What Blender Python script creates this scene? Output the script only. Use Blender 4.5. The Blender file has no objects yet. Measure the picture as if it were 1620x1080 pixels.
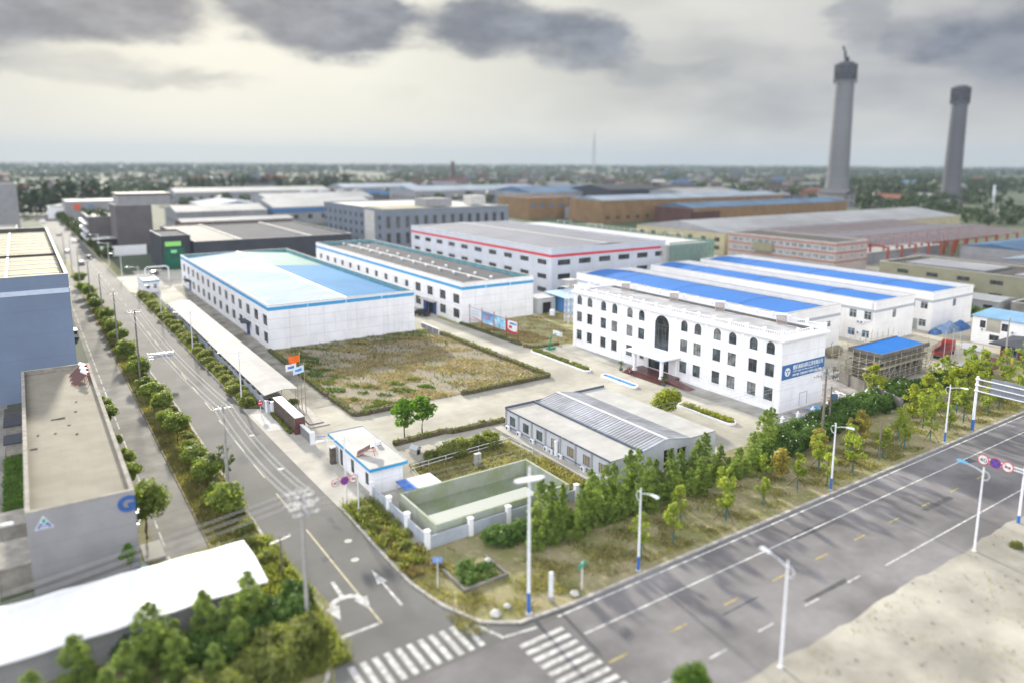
import bpy, math, random
import numpy as np
from mathutils import Vector, Matrix
S = bpy.context.scene
COL = S.collection
R = math.radians

# ---------------------------------------------------------------- camera
# world axes follow the streets: +Y runs along the left road (away), +X along the right road (away to the right)
cd = bpy.data.cameras.new('camera')
cam = bpy.data.objects.new('camera', cd); COL.objects.link(cam)
cd.sensor_fit = 'HORIZONTAL'; cd.sensor_width = 36.0; cd.lens = 25.70
cd.shift_x = -30/1620; cd.shift_y = -82/1620
cd.clip_start = 1.0; cd.clip_end = 30000
ROW0 = (0.8216054, 0.0938283, -0.5622818)
ROW1 = (-0.5700355, 0.1437329, -0.8089502)
ROW2 = (0.0049160, 0.9851584, 0.1715772)
M = Matrix((ROW0, ROW1, ROW2)).to_4x4()
cam.matrix_world = Matrix.Translation((0, 0, 40.0)) @ M
cd.dof.use_dof = True
cd.dof.focus_distance = 116.0
cd.dof.aperture_fstop = 0.0257/0.72
S.camera = cam

# ---------------------------------------------------------------- sun, sky, exposure
SUN_EL = R(19.0); SUN_DIR = Vector((0.13, 1.0, 0)).normalized()
SUN_AZ = math.atan2(SUN_DIR.x, SUN_DIR.y)            # clockwise from +Y
sd = bpy.data.lights.new('sun', 'SUN'); sd.energy = 4.9; sd.angle = R(2.6); sd.color = (1.0, 0.93, 0.80)
sun = bpy.data.objects.new('sun', sd); COL.objects.link(sun)
to_sun = Vector((SUN_DIR.x*math.cos(SUN_EL), SUN_DIR.y*math.cos(SUN_EL), math.sin(SUN_EL)))
sun.rotation_euler = (-to_sun).to_track_quat('-Z', 'Y').to_euler()
sun.location = (0, 0, 300)

W = bpy.data.worlds.new('World'); S.world = W; W.use_nodes = True
nt = W.node_tree; N = nt.nodes; L = nt.links
N.clear()
def nd(tree, typ, **kw):
    n = tree.nodes.new(typ)
    for k, v in kw.items(): setattr(n, k, v)
    return n
def mth(tree, op, a, b=None, c=None, clamp=False):
    n = tree.nodes.new('ShaderNodeMath'); n.operation = op; n.use_clamp = clamp
    for i, v in enumerate((a, b, c)):
        if v is None: continue
        if isinstance(v, (int, float)): n.inputs[i].default_value = v
        else: tree.links.new(v, n.inputs[i])
    return n.outputs[0]
def mixc(tree, f, a, b, blend='MIX'):
    n = tree.nodes.new('ShaderNodeMix'); n.data_type = 'RGBA'; n.blend_type = blend
    def put(i, v):
        s = n.inputs[i]
        if isinstance(v, (int, float)): s.default_value = v
        elif isinstance(v, tuple): s.default_value = (*v[:3], 1)
        else: tree.links.new(v, s)
    put(0, f); put(6, a); put(7, b)
    return n.outputs[2]
def smooth(tree, v, lo, hi):
    n = tree.nodes.new('ShaderNodeMapRange'); n.interpolation_type = 'SMOOTHSTEP'
    tree.links.new(v, n.inputs[0]); n.inputs[1].default_value = lo; n.inputs[2].default_value = hi
    return n.outputs[0]
sky = nd(nt, 'ShaderNodeTexSky'); sky.sky_type = 'NISHITA'; sky.sun_disc = False
sky.sun_elevation = SUN_EL; sky.sun_rotation = SUN_AZ; sky.air_density = 1.0; sky.dust_density = 3.0
tc = nd(nt, 'ShaderNodeTexCoord')
sep = nd(nt, 'ShaderNodeSeparateXYZ'); L.new(tc.outputs['Generated'], sep.inputs[0])
gx, gy, gz = sep.outputs
# compass bearing and slope of the view direction, in degrees: clouds are placed by where they stand in the sky
az = mth(nt, 'MULTIPLY', mth(nt, 'ARCTAN2', gx, gy), 57.2958)
hor = mth(nt, 'SQRT', mth(nt, 'ADD', mth(nt, 'MULTIPLY', gx, gx), mth(nt, 'MULTIPLY', gy, gy)))
el = mth(nt, 'MULTIPLY', mth(nt, 'ARCTAN2', gz, hor), 57.2958)
cmb = nd(nt, 'ShaderNodeCombineXYZ'); L.new(az, cmb.inputs[0]); L.new(mth(nt, 'MULTIPLY', el, 2.4), cmb.inputs[1])
def wnoise(scale, detail, rough, off=0.0):
    n = nd(nt, 'ShaderNodeTexNoise'); n.inputs['Scale'].default_value = scale; n.inputs['Detail'].default_value = detail
    n.inputs['Roughness'].default_value = rough
    a = nd(nt, 'ShaderNodeVectorMath'); a.operation = 'ADD'; a.inputs[1].default_value = (off, off*.7, off)
    L.new(cmb.outputs[0], a.inputs[0]); L.new(a.outputs[0], n.inputs['Vector'])
    return n.outputs['Fac']
n1 = wnoise(0.14, 6, .6, 3.0); n2 = wnoise(0.035, 4, .55, 41.0); n3 = wnoise(0.25, 4, .6, 90.0)
# heavy cloud masses: (bearing, elevation, half-width, half-height, strength)
BLOBS = [
 (2.0, 10.0, 8.0, 2.4, 1.2), (18.8, 10.5, 5.4, 2.6, 1.15), (23.5, 9.6, 3.4, 1.9, .8), (31.2, 10.2, 3.5, 2.3, 1.0),
 (38.5, 9.0, 4.0, 2.2, .95), (45.0, 6.7, 4.0, .9, .4), (57.9, 9.9, 2.4, 2.6, .5), (62.0, 8.0, 2.2, 1.5, .55), (65.6, 7.4, 2.6, 1.8, .6),
 (69.0, 11.0, 4.0, 2.5, .5), (74.0, 6.0, 6.0, 3.0, .4), (4.0, 5.8, 9.0, .9, .42), (12.5, 5.2, 5.0, .7, .25), (24.0, 5.0, 3.0, .8, .25), (-10.0, 7.0, 8.0, 2.0, .8),
]
n4 = wnoise(0.16, 6, .62, 17.0); n5 = wnoise(0.13, 6, .62, 63.0)
azw = mth(nt, 'ADD', az, mth(nt, 'MULTIPLY', mth(nt, 'SUBTRACT', n4, .5), 9.0)); elw = mth(nt, 'ADD', el, mth(nt, 'MULTIPLY', mth(nt, 'SUBTRACT', n5, .5), 4.2))
tot = None
for (a0, e0, wa, we, st) in BLOBS:
    da = mth(nt, 'DIVIDE', mth(nt, 'SUBTRACT', azw, a0), wa)
    de = mth(nt, 'DIVIDE', mth(nt, 'SUBTRACT', elw, e0), we)
    r2 = mth(nt, 'ADD', mth(nt, 'MULTIPLY', da, da), mth(nt, 'MULTIPLY', de, de))
    g = mth(nt, 'MULTIPLY', mth(nt, 'EXPONENT', mth(nt, 'MULTIPLY', mth(nt, 'MULTIPLY', r2, r2), -.55)), st)
    tot = g if tot is None else mth(nt, 'ADD', tot, g)
nz = mth(nt, 'ADD', mth(nt, 'MULTIPLY', mth(nt, 'SUBTRACT', n1, .52), 2.4), mth(nt, 'MULTIPLY', mth(nt, 'SUBTRACT', n3, .5), 1.1))
dark = mth(nt, 'ADD', tot, mth(nt, 'MULTIPLY', nz, mth(nt, 'ADD', .13, mth(nt, 'MULTIPLY', tot, .12))))
dmask = smooth(nt, dark, 0.13, .95)
# pale cloud sheet whose brightness wanders, with a warm glow towards the hidden sun
base = mixc(nt, smooth(nt, n2, .38, .60), (.19, .197, .22), (.40, .395, .38))
warm = smooth(nt, mth(nt, 'SUBTRACT', 46, mth(nt, 'ABSOLUTE', mth(nt, 'SUBTRACT', az, 16))), 0, 44)
base = mixc(nt, mth(nt, 'MULTIPLY', warm, .85), base, (.60, .585, .50))
right = smooth(nt, az, 48, 85)
base = mixc(nt, mth(nt, 'MULTIPLY', right, .75), base, (.20, .205, .23))
hz = smooth(nt, mth(nt, 'SUBTRACT', 5.0, el), 0, 5.5)
base = mixc(nt, mth(nt, 'MULTIPLY', hz, .45), base, (.58, .56, .49))
up = smooth(nt, el, 13, 38)
base = mixc(nt, up, base, (.30, .32, .37))
# bright patch of sky added above the frame to brighten the basin's reflection
ga_ = mth(nt, 'DIVIDE', mth(nt, 'SUBTRACT', az, 22), 34); ge_ = mth(nt, 'DIVIDE', mth(nt, 'SUBTRACT', el, 29), 10)
sky_fill = mth(nt, 'EXPONENT', mth(nt, 'MULTIPLY', mth(nt, 'ADD', mth(nt, 'MULTIPLY', ga_, ga_), mth(nt, 'MULTIPLY', ge_, ge_)), -1.0))
base = mixc(nt, sky_fill, base, (.80, .78, .72))
# unseen sky behind the camera, brightened as added fill for the walls
back = smooth(nt, mth(nt, 'SUBTRACT', mth(nt, 'MULTIPLY', gx, -.86), mth(nt, 'MULTIPLY', gy, .5)), -.15, .6)
base = mixc(nt, back, base, (1.6, 1.63, 1.76))
dk = mixc(nt, smooth(nt, n3, .32, .72), (.075, .088, .12), (.17, .185, .22))
dk = mixc(nt, up, dk, (.5, .52, .58))
cl = mixc(nt, mth(nt, 'MULTIPLY', mth(nt, 'MULTIPLY', dmask, .93), mth(nt, 'SUBTRACT', 1, back)), base, dk)
skys = mixc(nt, 1.0, sky.outputs[0], (.05, .05, .05), 'MULTIPLY')
fin = mixc(nt, .975, skys, cl)
below = smooth(nt, el, -2.0, -.2)
fin = mixc(nt, below, (.12, .14, .16), fin)
bg = nd(nt, 'ShaderNodeBackground'); bg.inputs[1].default_value = 1.0
L.new(fin, bg.inputs[0])
wo = nd(nt, 'ShaderNodeOutputWorld'); L.new(bg.outputs[0], wo.inputs[0])

S.view_settings.view_transform = 'Standard'; S.view_settings.look = 'None'
S.view_settings.exposure = 0.8; S.view_settings.gamma = 1.0; S.view_settings.use_curve_mapping = False
S.render.engine = 'CYCLES'
cy = S.cycles
cy.use_denoising = True; cy.max_bounces = 6; cy.diffuse_bounces = 3; cy.glossy_bounces = 2
cy.transmission_bounces = 3; cy.volume_bounces = 0; cy.transparent_max_bounces = 8
cy.caustics_reflective = False; cy.caustics_refractive = False
cy.use_adaptive_sampling = True; cy.adaptive_threshold = 0.02; cy.sample_clamp_indirect = 6

# ---------------------------------------------------------------- object helpers
def link(o, parent=None):
    COL.objects.link(o)
    if parent is not None: o.parent = parent
    return o
def tag(o, label=None, cat=None, group=None, kind=None):
    if label: o['label'] = label
    if cat: o['category'] = cat
    if group: o['group'] = group
    if kind: o['kind'] = kind
    return o
def thing(name, label, cat, loc=(0, 0, 0), rz=0.0, group=None):
    o = bpy.data.objects.new(name, None); o.empty_display_size = .2
    o.location = loc; o.rotation_euler = (0, 0, rz); link(o)
    return tag(o, label, cat, group)
KIDS = {}
def kids(o):
    return [c for c in o.children]
def copy_tree(o, parent=None):
    c = o.copy(); COL.objects.link(c)
    if parent is not None: c.parent = parent
    for ch in list(o.children): copy_tree(ch, c)
    return c
def dup(o, loc, rz=0.0, label=None, sc=1.0, group=None):
    c = copy_tree(o); c.location = loc; c.rotation_euler = (0, 0, rz)
    if isinstance(sc, (int, float)): sc = (sc, sc, sc)
    c.scale = sc
    if label: c['label'] = label
    if group: c['group'] = group
    return c

class MB:
    """collects faces; build() links them as one mesh object"""
    def __init__(s): s.v = []; s.f = []; s.m = []; s.off = Vector((0, 0, 0)); s.mi = 0
    def add(s, vs, fs):
        n = len(s.v)
        s.v += [tuple(v) for v in vs]
        s.f += [tuple(i+n for i in f) for f in fs]
        s.m += [s.mi]*len(fs)
        return s
    def mat(s, i): s.mi = i; return s
    def box(s, x0, y0, z0, x1, y1, z1):
        x0, x1 = min(x0, x1), max(x0, x1); y0, y1 = min(y0, y1), max(y0, y1); z0, z1 = min(z0, z1), max(z0, z1)
        return s.add([(x0,y0,z0),(x1,y0,z0),(x1,y1,z0),(x0,y1,z0),(x0,y0,z1),(x1,y0,z1),(x1,y1,z1),(x0,y1,z1)],
                     [(0,3,2,1),(4,5,6,7),(0,1,5,4),(1,2,6,5),(2,3,7,6),(3,0,4,7)])
    def quad(s, a, b, c, d): return s.add([a, b, c, d], [(0,1,2,3)])
    def poly(s, pts): return s.add(pts, [tuple(range(len(pts)))])
    def prism(s, pts, z0, z1):
        n = len(pts)
        A = sum(pts[i][0]*pts[(i+1)%n][1]-pts[(i+1)%n][0]*pts[i][1] for i in range(n))
        if A < 0: pts = pts[::-1]
        vs = [(x, y, z0) for x, y in pts]+[(x, y, z1) for x, y in pts]
        fs = [tuple(range(n))[::-1], tuple(range(n, 2*n))]+[(i, (i+1)%n, n+(i+1)%n, n+i) for i in range(n)]
        return s.add(vs, fs)
    def tube(s, pts, r, n=6, cap=True):
        """tube through points; r a number or a list"""
        pts = [Vector(p) for p in pts]
        if isinstance(r, (int, float)): r = [r]*len(pts)
        rings = []
        for i, p in enumerate(pts):
            d = (pts[min(i+1, len(pts)-1)]-pts[max(i-1, 0)]).normalized()
            a = d.cross(Vector((0, 0, 1)));
            if a.length < 1e-3: a = Vector((1, 0, 0))
            a.normalize(); b = d.cross(a).normalized()
            rings.append([p+(a*math.cos(2*math.pi*k/n)+b*math.sin(2*math.pi*k/n))*r[i] for k in range(n)])
        vs = [v for rg in rings for v in rg]; fs = []
        for i in range(len(pts)-1):
            for k in range(n):
                fs.append((i*n+k, i*n+(k+1)%n, (i+1)*n+(k+1)%n, (i+1)*n+k))
        if cap:
            fs.append(tuple(range(n))[::-1]); fs.append(tuple((len(pts)-1)*n+k for k in range(n)))
        return s.add(vs, fs)
    def bar(s, a, b, w, h=None):
        """rectangular bar from a to b"""
        h = h or w
        a, b = Vector(a), Vector(b); d = (b-a).normalized()
        x = d.cross(Vector((0, 0, 1)))
        if x.length < 1e-3: x = Vector((1, 0, 0))
        x.normalize(); y = d.cross(x).normalized()
        vs = []
        for p in (a, b):
            for sx, sy in ((-1,-1),(1,-1),(1,1),(-1,1)): vs.append(p+x*sx*w/2+y*sy*h/2)
        return s.add(vs, [(0,1,2,3),(7,6,5,4),(0,4,5,1),(1,5,6,2),(2,6,7,3),(3,7,4,0)])
    def lathe(s, prof, n=12, c=(0, 0, 0)):
        vs = []; fs = []
        for r, z in prof:
            for k in range(n):
                a = 2*math.pi*k/n; vs.append((c[0]+r*math.cos(a), c[1]+r*math.sin(a), c[2]+z))
        for i in range(len(prof)-1):
            for k in range(n): fs.append((i*n+k, i*n+(k+1)%n, (i+1)*n+(k+1)%n, (i+1)*n+k))
        fs.append(tuple(range(n))[::-1]); fs.append(tuple((len(prof)-1)*n+k for k in range(n)))
        return s.add(vs, fs)
    def disc(s, c, nrm, r, t, n=16):
        c = Vector(c); nrm = Vector(nrm).normalized()
        return s.tube([c-nrm*t/2, c+nrm*t/2], r, n)
    def xf(s, Mx):
        s.v = [tuple(Mx @ Vector(v)) for v in s.v]; return s
    def mesh(s, name, mats):
        me = bpy.data.meshes.new(name); me.from_pydata(s.v, [], s.f)
        if not isinstance(mats, (list, tuple)): mats = [mats]
        for m in mats: me.materials.append(m)
        if len(mats) > 1: me.polygons.foreach_set('material_index', s.m)
        me.update(); return me
    def build(s, name, mats, parent=None, smooth=False, loc=None, rz=0):
        me = s.mesh(name, mats)
        if smooth:
            me.polygons.foreach_set('use_smooth', [True]*len(me.polygons))
        o = bpy.data.objects.new(name, me); link(o, parent)
        if loc: o.location = loc
        if rz: o.rotation_euler = (0, 0, rz)
        return o
def part(name, me, parent):
    return link(bpy.data.objects.new(name, me), parent)

# ---------------------------------------------------------------- materials
MATS = {}
def newmat(name):
    m = bpy.data.materials.new(name); m.use_nodes = True
    t = m.node_tree; t.nodes.clear()
    out = t.nodes.new('ShaderNodeOutputMaterial'); b = t.nodes.new('ShaderNodeBsdfPrincipled')
    t.links.new(b.outputs[0], out.inputs[0]); MATS[name] = m
    return m, t, b, out
def coord(t, obj=False):
    if obj: return nd(t, 'ShaderNodeTexCoord').outputs['Object']
    return nd(t, 'ShaderNodeNewGeometry').outputs['Position']
def tnoise(t, co, scale, detail=4, rough=.55, sx=1, sy=1, sz=1, off=0):
    mp = nd(t, 'ShaderNodeMapping'); mp.inputs['Scale'].default_value = (sx, sy, sz); mp.inputs['Location'].default_value = (off, off, off)
    t.links.new(co, mp.inputs[0])
    n = nd(t, 'ShaderNodeTexNoise'); n.inputs['Scale'].default_value = scale; n.inputs['Detail'].default_value = detail
    n.inputs['Roughness'].default_value = rough
    t.links.new(mp.outputs[0], n.inputs['Vector']); return n.outputs['Fac']
def lines(t, co, axis, period, width, off=0.0):
    """1 on thin joints every `period` metres along an axis"""
    sp = nd(t, 'ShaderNodeSeparateXYZ'); t.links.new(co, sp.inputs[0])
    v = sp.outputs[axis] if isinstance(axis, int) else mth(t, 'ADD', sp.outputs[0], sp.outputs[1])
    fr = mth(t, 'FRACT', mth(t, 'ADD', mth(t, 'DIVIDE', v, period), off))
    return mth(t, 'LESS_THAN', fr, width/period)
def surf(name, col, rough=.8, var=.12, scale=.5, col2=None, dirt=0.0, streak=0.0, metal=0.0, bump=0.0, bscale=8, joints=(), jcol=.6, spec=.12, corr=None, obj=False):
    """general wall / ground / metal material: two-tone noise, dirt patches, vertical streaks, joints, corrugation"""
    m, t, b, out = newmat(name); co = coord(t, obj)
    c2 = col2 or tuple(c*(1-var*1.6) for c in col); c1 = col if col2 else tuple(min(1, c*(1+var*.5)) for c in col)
    f = smooth(t, tnoise(t, co, scale, 6, .6), .3, .7)
    c = mixc(t, f, c1, c2)
    f2 = smooth(t, tnoise(t, co, scale*9, 3, .6, off=7), .35, .75)
    c = mixc(t, mth(t, 'MULTIPLY', f2, var*.8), c, tuple(x*.6 for x in col))
    if dirt:
        d = smooth(t, tnoise(t, co, scale*.35, 8, .7, off=31), .48, .72)
        c = mixc(t, mth(t, 'MULTIPLY', d, dirt), c, tuple(x*.45*y for x, y in zip(col, (1.0, .95, .85))))
    if streak:
        d = smooth(t, tnoise(t, co, 1.1, 5, .7, 1, 1, .07, off=5), .5, .78)
        c = mixc(t, mth(t, 'MULTIPLY', d, streak), c, tuple(x*.5*y for x, y in zip(col, (1.0, .96, .9))))
    for (axis, per, wd, off) in joints:
        c = mixc(t, mth(t, 'MULTIPLY', lines(t, co, axis, per, wd, off), 1-jcol), c, tuple(x*.25 for x in col))
    t.links.new(c, b.inputs['Base Color'])
    b.inputs['Roughness'].default_value = rough; b.inputs['Metallic'].default_value = metal
    b.inputs['Specular IOR Level'].default_value = spec
    h = None
    if bump: h = mth(t, 'MULTIPLY', tnoise(t, co, bscale, 5, .6, off=3), bump)
    if corr:
        axis, per, amp = corr
        sp = nd(t, 'ShaderNodeSeparateXYZ'); t.links.new(co, sp.inputs[0])
        w = mth(t, 'MULTIPLY', mth(t, 'SINE', mth(t, 'MULTIPLY', sp.outputs[axis], 6.28318/per)), amp)
        h = w if h is None else mth(t, 'ADD', h, w)
    if h is not None:
        bp = nd(t, 'ShaderNodeBump'); bp.inputs['Strength'].default_value = 1.0; bp.inputs['Distance'].default_value = 1.0
        t.links.new(h, bp.inputs['Height']); t.links.new(bp.outputs[0], b.inputs['Normal'])
    return m
def plain(name, col, rough=.5, metal=0.0, spec=.4, var=.06):
    return surf(name, col, rough, var, 2.0, metal=metal, spec=spec)
def foliage(name, c_dark, c_light, trans=.35, scale=.9, tint=.25):
    m, t, b, out = newmat(name)
    co = coord(t); oi = nd(t, 'ShaderNodeObjectInfo')
    f = smooth(t, tnoise(t, co, scale, 3, .6), .3, .7)
    fi = tnoise(t, co, scale*7, 2, .6, off=11)
    f = mth(t, 'ADD', mth(t, 'MULTIPLY', f, .6), mth(t, 'MULTIPLY', smooth(t, fi, .3, .75), .4))
    f = mth(t, 'ADD', f, mth(t, 'MULTIPLY', mth(t, 'SUBTRACT', oi.outputs['Random'], .5), tint), clamp=True)
    c = mixc(t, f, c_dark, c_light)
    t.links.new(c, b.inputs['Base Color']); b.inputs['Roughness'].default_value = .55
    b.inputs['Specular IOR Level'].default_value = .25
    tr = nd(t, 'ShaderNodeBsdfTranslucent')
    c2 = mixc(t, 1.0, c, (1.5, 1.5, .7), 'MULTIPLY'); t.links.new(c2, tr.inputs[0])
    mx = nd(t, 'ShaderNodeMixShader'); mx.inputs[0].default_value = trans
    t.links.new(b.outputs[0], mx.inputs[1]); t.links.new(tr.outputs[0], mx.inputs[2]); t.links.new(mx.outputs[0], out.inputs[0])
    return m
def glassmat(name, c1, c2, rough=.12):
    m, t, b, out = newmat(name); co = coord(t)
    c = mixc(t, smooth(t, tnoise(t, co, .55, 3, .5), .4, .62), c1, c2)
    t.links.new(c, b.inputs['Base Color']); b.inputs['Roughness'].default_value = rough
    b.inputs['Specular IOR Level'].default_value = .6
    return m

m_white = surf('white_render', (.86, .86, .88), .8, .05, .3, dirt=.12, streak=.32, joints=((2, 1.95, .06, .1),), jcol=.7)
m_panel = surf('white_wall_panels', (.84, .845, .865), .75, .05, .25, dirt=.12, streak=.32, joints=((2, 2.2, .06, .0), ('xy', 7.6, .07, .4)), jcol=.5)
m_panelc = surf('light_grey_wall_panels', (.52, .55, .60), .75, .06, .2, dirt=.08, streak=.1, joints=((0, 7.9, .08, .3), (1, 9.1, .08, .6)), jcol=.6)
m_shedwall = surf('off_white_wall', (.84, .83, .81), .8, .05, .3, dirt=.10, streak=.16, joints=((2, 2.3, .05, .2), (1, 8.2, .06, .4)), jcol=.75)
m_white2 = surf('plain_white_paint', (.86, .86, .87), .55, .04, 1.0)
m_cap = surf('parapet_coping', (.50, .49, .46), .8, .12, .8, dirt=.25)
m_bluestripe = plain('blue_stripe_paint', (.06, .33, .62), .6)
m_redstripe = plain('red_stripe_paint', (.55, .06, .07), .6)
m_blueroof = surf('blue_roof_sheet', (.045, .165, .46), .6, .06, .12, dirt=.06, corr=(1, .9, .03), spec=.15)
m_blueroof2 = surf('bright_blue_roof_sheet', (.02, .16, .50), .6, .06, .3, corr=(0, .75, .05), spec=.15)
m_paleblue = surf('pale_blue_sheet_sky_glare', (.26, .345, .44), .8, .2, .03, col2=(.43, .44, .44), corr=(1, .9, .02), spec=.04)  # near-white tone paints sky glare into the blue sheet
m_midblue = surf('sky_blue_roof_sheet', (.085, .23, .42), .8, .1, .06, corr=(1, .9, .02), spec=.05)
m_tealroof = surf('teal_roof_sheet', (.12, .24, .22), .7, .12, .1, corr=(1, .9, .02), spec=.1)
m_tealpar = surf('teal_parapet_lining', (.16, .33, .37), .6, .15, .5, streak=.3)
m_greyroof = surf('grey_roof_membrane', (.105, .105, .11), .95, .12, .12, dirt=.2, joints=((1, 6.0, .07, .2),), jcol=.75)
m_cgreyroof = surf('pale_grey_metal_roof', (.215, .22, .245), .8, .08, .06, corr=(1, 1.0, .02), joints=((1, 11.0, .5, .4),), jcol=.85)
m_gutter = surf('dark_gutter', (.09, .087, .083), .9, .2, .5)
m_tanroof = surf('sun_bleached_felt_roof', (.27, .25, .20), .9, .10, .25, dirt=.22, bump=.02, bscale=3, joints=((0, 1.35, .03, .2), (1, 1.9, .03, .6)), jcol=.82)
m_tanroof2 = surf('ribbed_cream_roof', (.34, .32, .22), .85, .12, .1, dirt=.25, joints=((1, 5.2, .35, .2),), jcol=1.25)
m_gwall = surf('grey_plaster_wall', (.29, .29, .295), .85, .08, .3, dirt=.10, streak=.18, joints=((2, 2.0, .03, .35),), jcol=.55)
m_gwall2 = surf('weathered_grey_parapet', (.34, .32, .28), .9, .18, .9, dirt=.4)
m_bluewall = surf('slate_blue_wall_panels', (.18, .23, .325), .7, .06, .15, dirt=.05, streak=.06, joints=((2, 4.0, .04, .2),), jcol=.6)
m_palestripe = plain('pale_blue_stripe', (.52, .60, .72), .6)
m_dgrey = surf('dark_grey_cladding', (.05, .054, .066), .6, .1, .15, joints=((2, 2.0, .04, .2),), jcol=.7)
m_dgreyroof = surf('dark_roof', (.07, .075, .09), .95, .15, .15, dirt=.2)
m_taupe = surf('taupe_render', (.135, .125, .125), .85, .08, .2, streak=.1)
m_midgrey = surf('mid_grey_render', (.17, .195, .23), .85, .08, .2, streak=.1)
m_ochre = surf('ochre_cladding', (.235, .155, .085), .75, .12, .15, joints=((1, 3.2, .1, .2), (0, 3.2, .1, .2)), jcol=.7)
m_maroon = surf('maroon_cladding', (.10, .055, .05), .75, .12, .2)
m_pink = surf('cream_pink_render', (.40, .35, .32), .85, .08, .3, streak=.15)
m_yellow = surf('pale_yellow_render', (.42, .38, .25), .85, .08, .3, streak=.15)
m_olive = surf('olive_cream_render', (.25, .245, .17), .85, .08, .3, streak=.15)
m_trim = plain('dark_red_trim', (.30, .06, .05), .6)
m_farblue = surf('dull_blue_sheet', (.085, .15, .235), .8, .2, .05, dirt=.2, joints=((0, 6.0, .5, .2),), jcol=.8)
m_farwhite = surf('dull_white_sheet', (.28, .29, .30), .8, .15, .05, dirt=.3, joints=((0, 6.0, .5, .2), (1, 9.0, .5, .2)), jcol=.85)
m_whiteroof = surf('white_sheet_roof', (.55, .55, .54), .5, .05, .2, dirt=.08)
m_hutwall = surf('raw_cement_block_wall', (.20, .19, .17), .95, .2, .6, dirt=.4, streak=.3, joints=((2, .9, .04, .1), ('xy', 1.7, .05, .2)), jcol=.6)
m_concwall = surf('old_concrete_wall', (.24, .23, .21), .95, .2, .5, dirt=.4, streak=.4, joints=(('xy', 3.0, .08, .2),), jcol=.6)
m_prefab = surf('pale_grey_sandwich_panel', (.50, .52, .55), .6, .05, .3, streak=.1, joints=((1, 1.0, .03, .2), (0, 1.0, .03, .5)), jcol=.7)
m_ribroof = surf('grey_ribbed_translucent_roof', (.31, .325, .36), .7, .22, .22, dirt=.12, corr=(1, .6, .05), joints=((1, .9, .22, .2), (0, 3.4, .08, .2)), jcol=.72)
m_prefroof = surf('white_flat_prefab_roof', (.43, .425, .40), .7, .10, .3, dirt=.3)
m_glass = glassmat('window_glass', (.035, .045, .05), (.12, .15, .155))
m_curt = glassmat('curtained_window_glass', (.09, .10, .10), (.26, .27, .26), .25)
m_glassd = glassmat('dark_window_glass', (.02, .024, .028), (.06, .07, .075))
m_blueglass = glassmat('blue_window_glass', (.05, .10, .18), (.12, .2, .33))
m_frame = plain('dark_window_frame', (.10, .11, .12), .5)
m_wframe = plain('white_window_frame', (.62, .64, .66), .5)
m_sill = plain('white_sill', (.80, .80, .81), .6)
m_black = plain('black_rubber', (.018, .018, .018), .8)
m_bluedoor = plain('blue_door_paint', (.025, .07, .24), .5)
m_conc = surf('pale_concrete_paving', (.43, .41, .345), .9, .2, .09, dirt=.42, joints=((0, 5.0, .05, .1), (1, 4.0, .05, .3)), jcol=.75, bump=.01)
m_conc2 = surf('bleached_concrete_apron', (.44, .42, .37), .9, .14, .15, dirt=.3, joints=((1, 5.0, .06, .3),), jcol=.7)
m_lane = surf('patched_cement_lane', (.27, .26, .235), .92, .22, .16, dirt=.35, joints=((1, 5.0, .05, .3),), jcol=.65)
m_asph = surf('worn_asphalt', (.150, .148, .140), .85, .13, .10, dirt=.22, bump=.012, bscale=5)
m_asph2 = surf('patched_asphalt', (.215, .206, .205), .85, .25, .10, dirt=.4, bump=.012, bscale=5)
m_kerb = surf('kerb_stone', (.44, .42, .38), .9, .2, 1.2, dirt=.3, joints=(('xy', 1.0, .05, .1),), jcol=.55)
m_paint = surf('white_road_paint', (.55, .55, .53), .8, .3, 1.5, dirt=.5)
m_yel = surf('yellow_road_paint', (.42, .35, .14), .8, .25, 1.5, dirt=.3)
m_yelpale = surf('faded_yellow_road_paint', (.46, .42, .29), .8, .2, 1.5, dirt=.25)
m_sand = surf('pale_dry_sand', (.41, .39, .33), .95, .3, .07, dirt=.55, bump=.02, bscale=1.5)
m_soil = surf('dry_soil', (.30, .26, .18), .95, .2, .4, dirt=.3, bump=.05, bscale=2)
m_poolwall = surf('mossy_cement_basin', (.40, .43, .38), .85, .2, .5, col2=(.30, .34, .20), streak=.4)
m_conpole = surf('spun_concrete_pole', (.35, .34, .32), .9, .12, 1.5, streak=.2)
m_oldpole = surf('brown_grey_pole', (.20, .175, .15), .9, .15, 1.5)
m_steel = plain('galvanised_steel', (.45, .46, .47), .5, .5)
m_ins = plain('white_insulator', (.45, .46, .47), .3)
m_wire = plain('pale_grey_cable', (.50, .50, .49), .5)
m_lampw = plain('white_lamp_paint', (.74, .76, .79), .4)
m_lampb = plain('blue_pole_base_paint', (.03, .13, .42), .5)
m_lampcyan = plain('cyan_lamp_head', (.10, .45, .75), .4)
m_bark = surf('tree_bark', (.14, .115, .085), .95, .2, 2)
m_bark2 = surf('pale_bark', (.27, .235, .18), .95, .2, 2)
m_scaf = plain('bamboo_and_pipe_scaffold', (.42, .38, .27), .7)
m_red = plain('red_paint', (.42, .05, .04), .5)
m_green = plain('green_paint', (.02, .22, .11), .5)
m_redsteel = plain('red_oxide_steel', (.30, .07, .05), .6)
m_greysteel = plain('grey_purlin_steel', (.27, .26, .28), .6)
m_granite = surf('red_granite', (.13, .055, .05), .35, .2, 3, joints=((1, .6, .02, 0),), jcol=.6, spec=.5)
m_brownstone = surf('brown_stone_cladding', (.15, .125, .105), .8, .25, 2)
m_signblue = plain('banner_blue', (.06, .16, .36), .6)
m_black2 = plain('black_gloss', (.02, .02, .022), .25)
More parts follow.
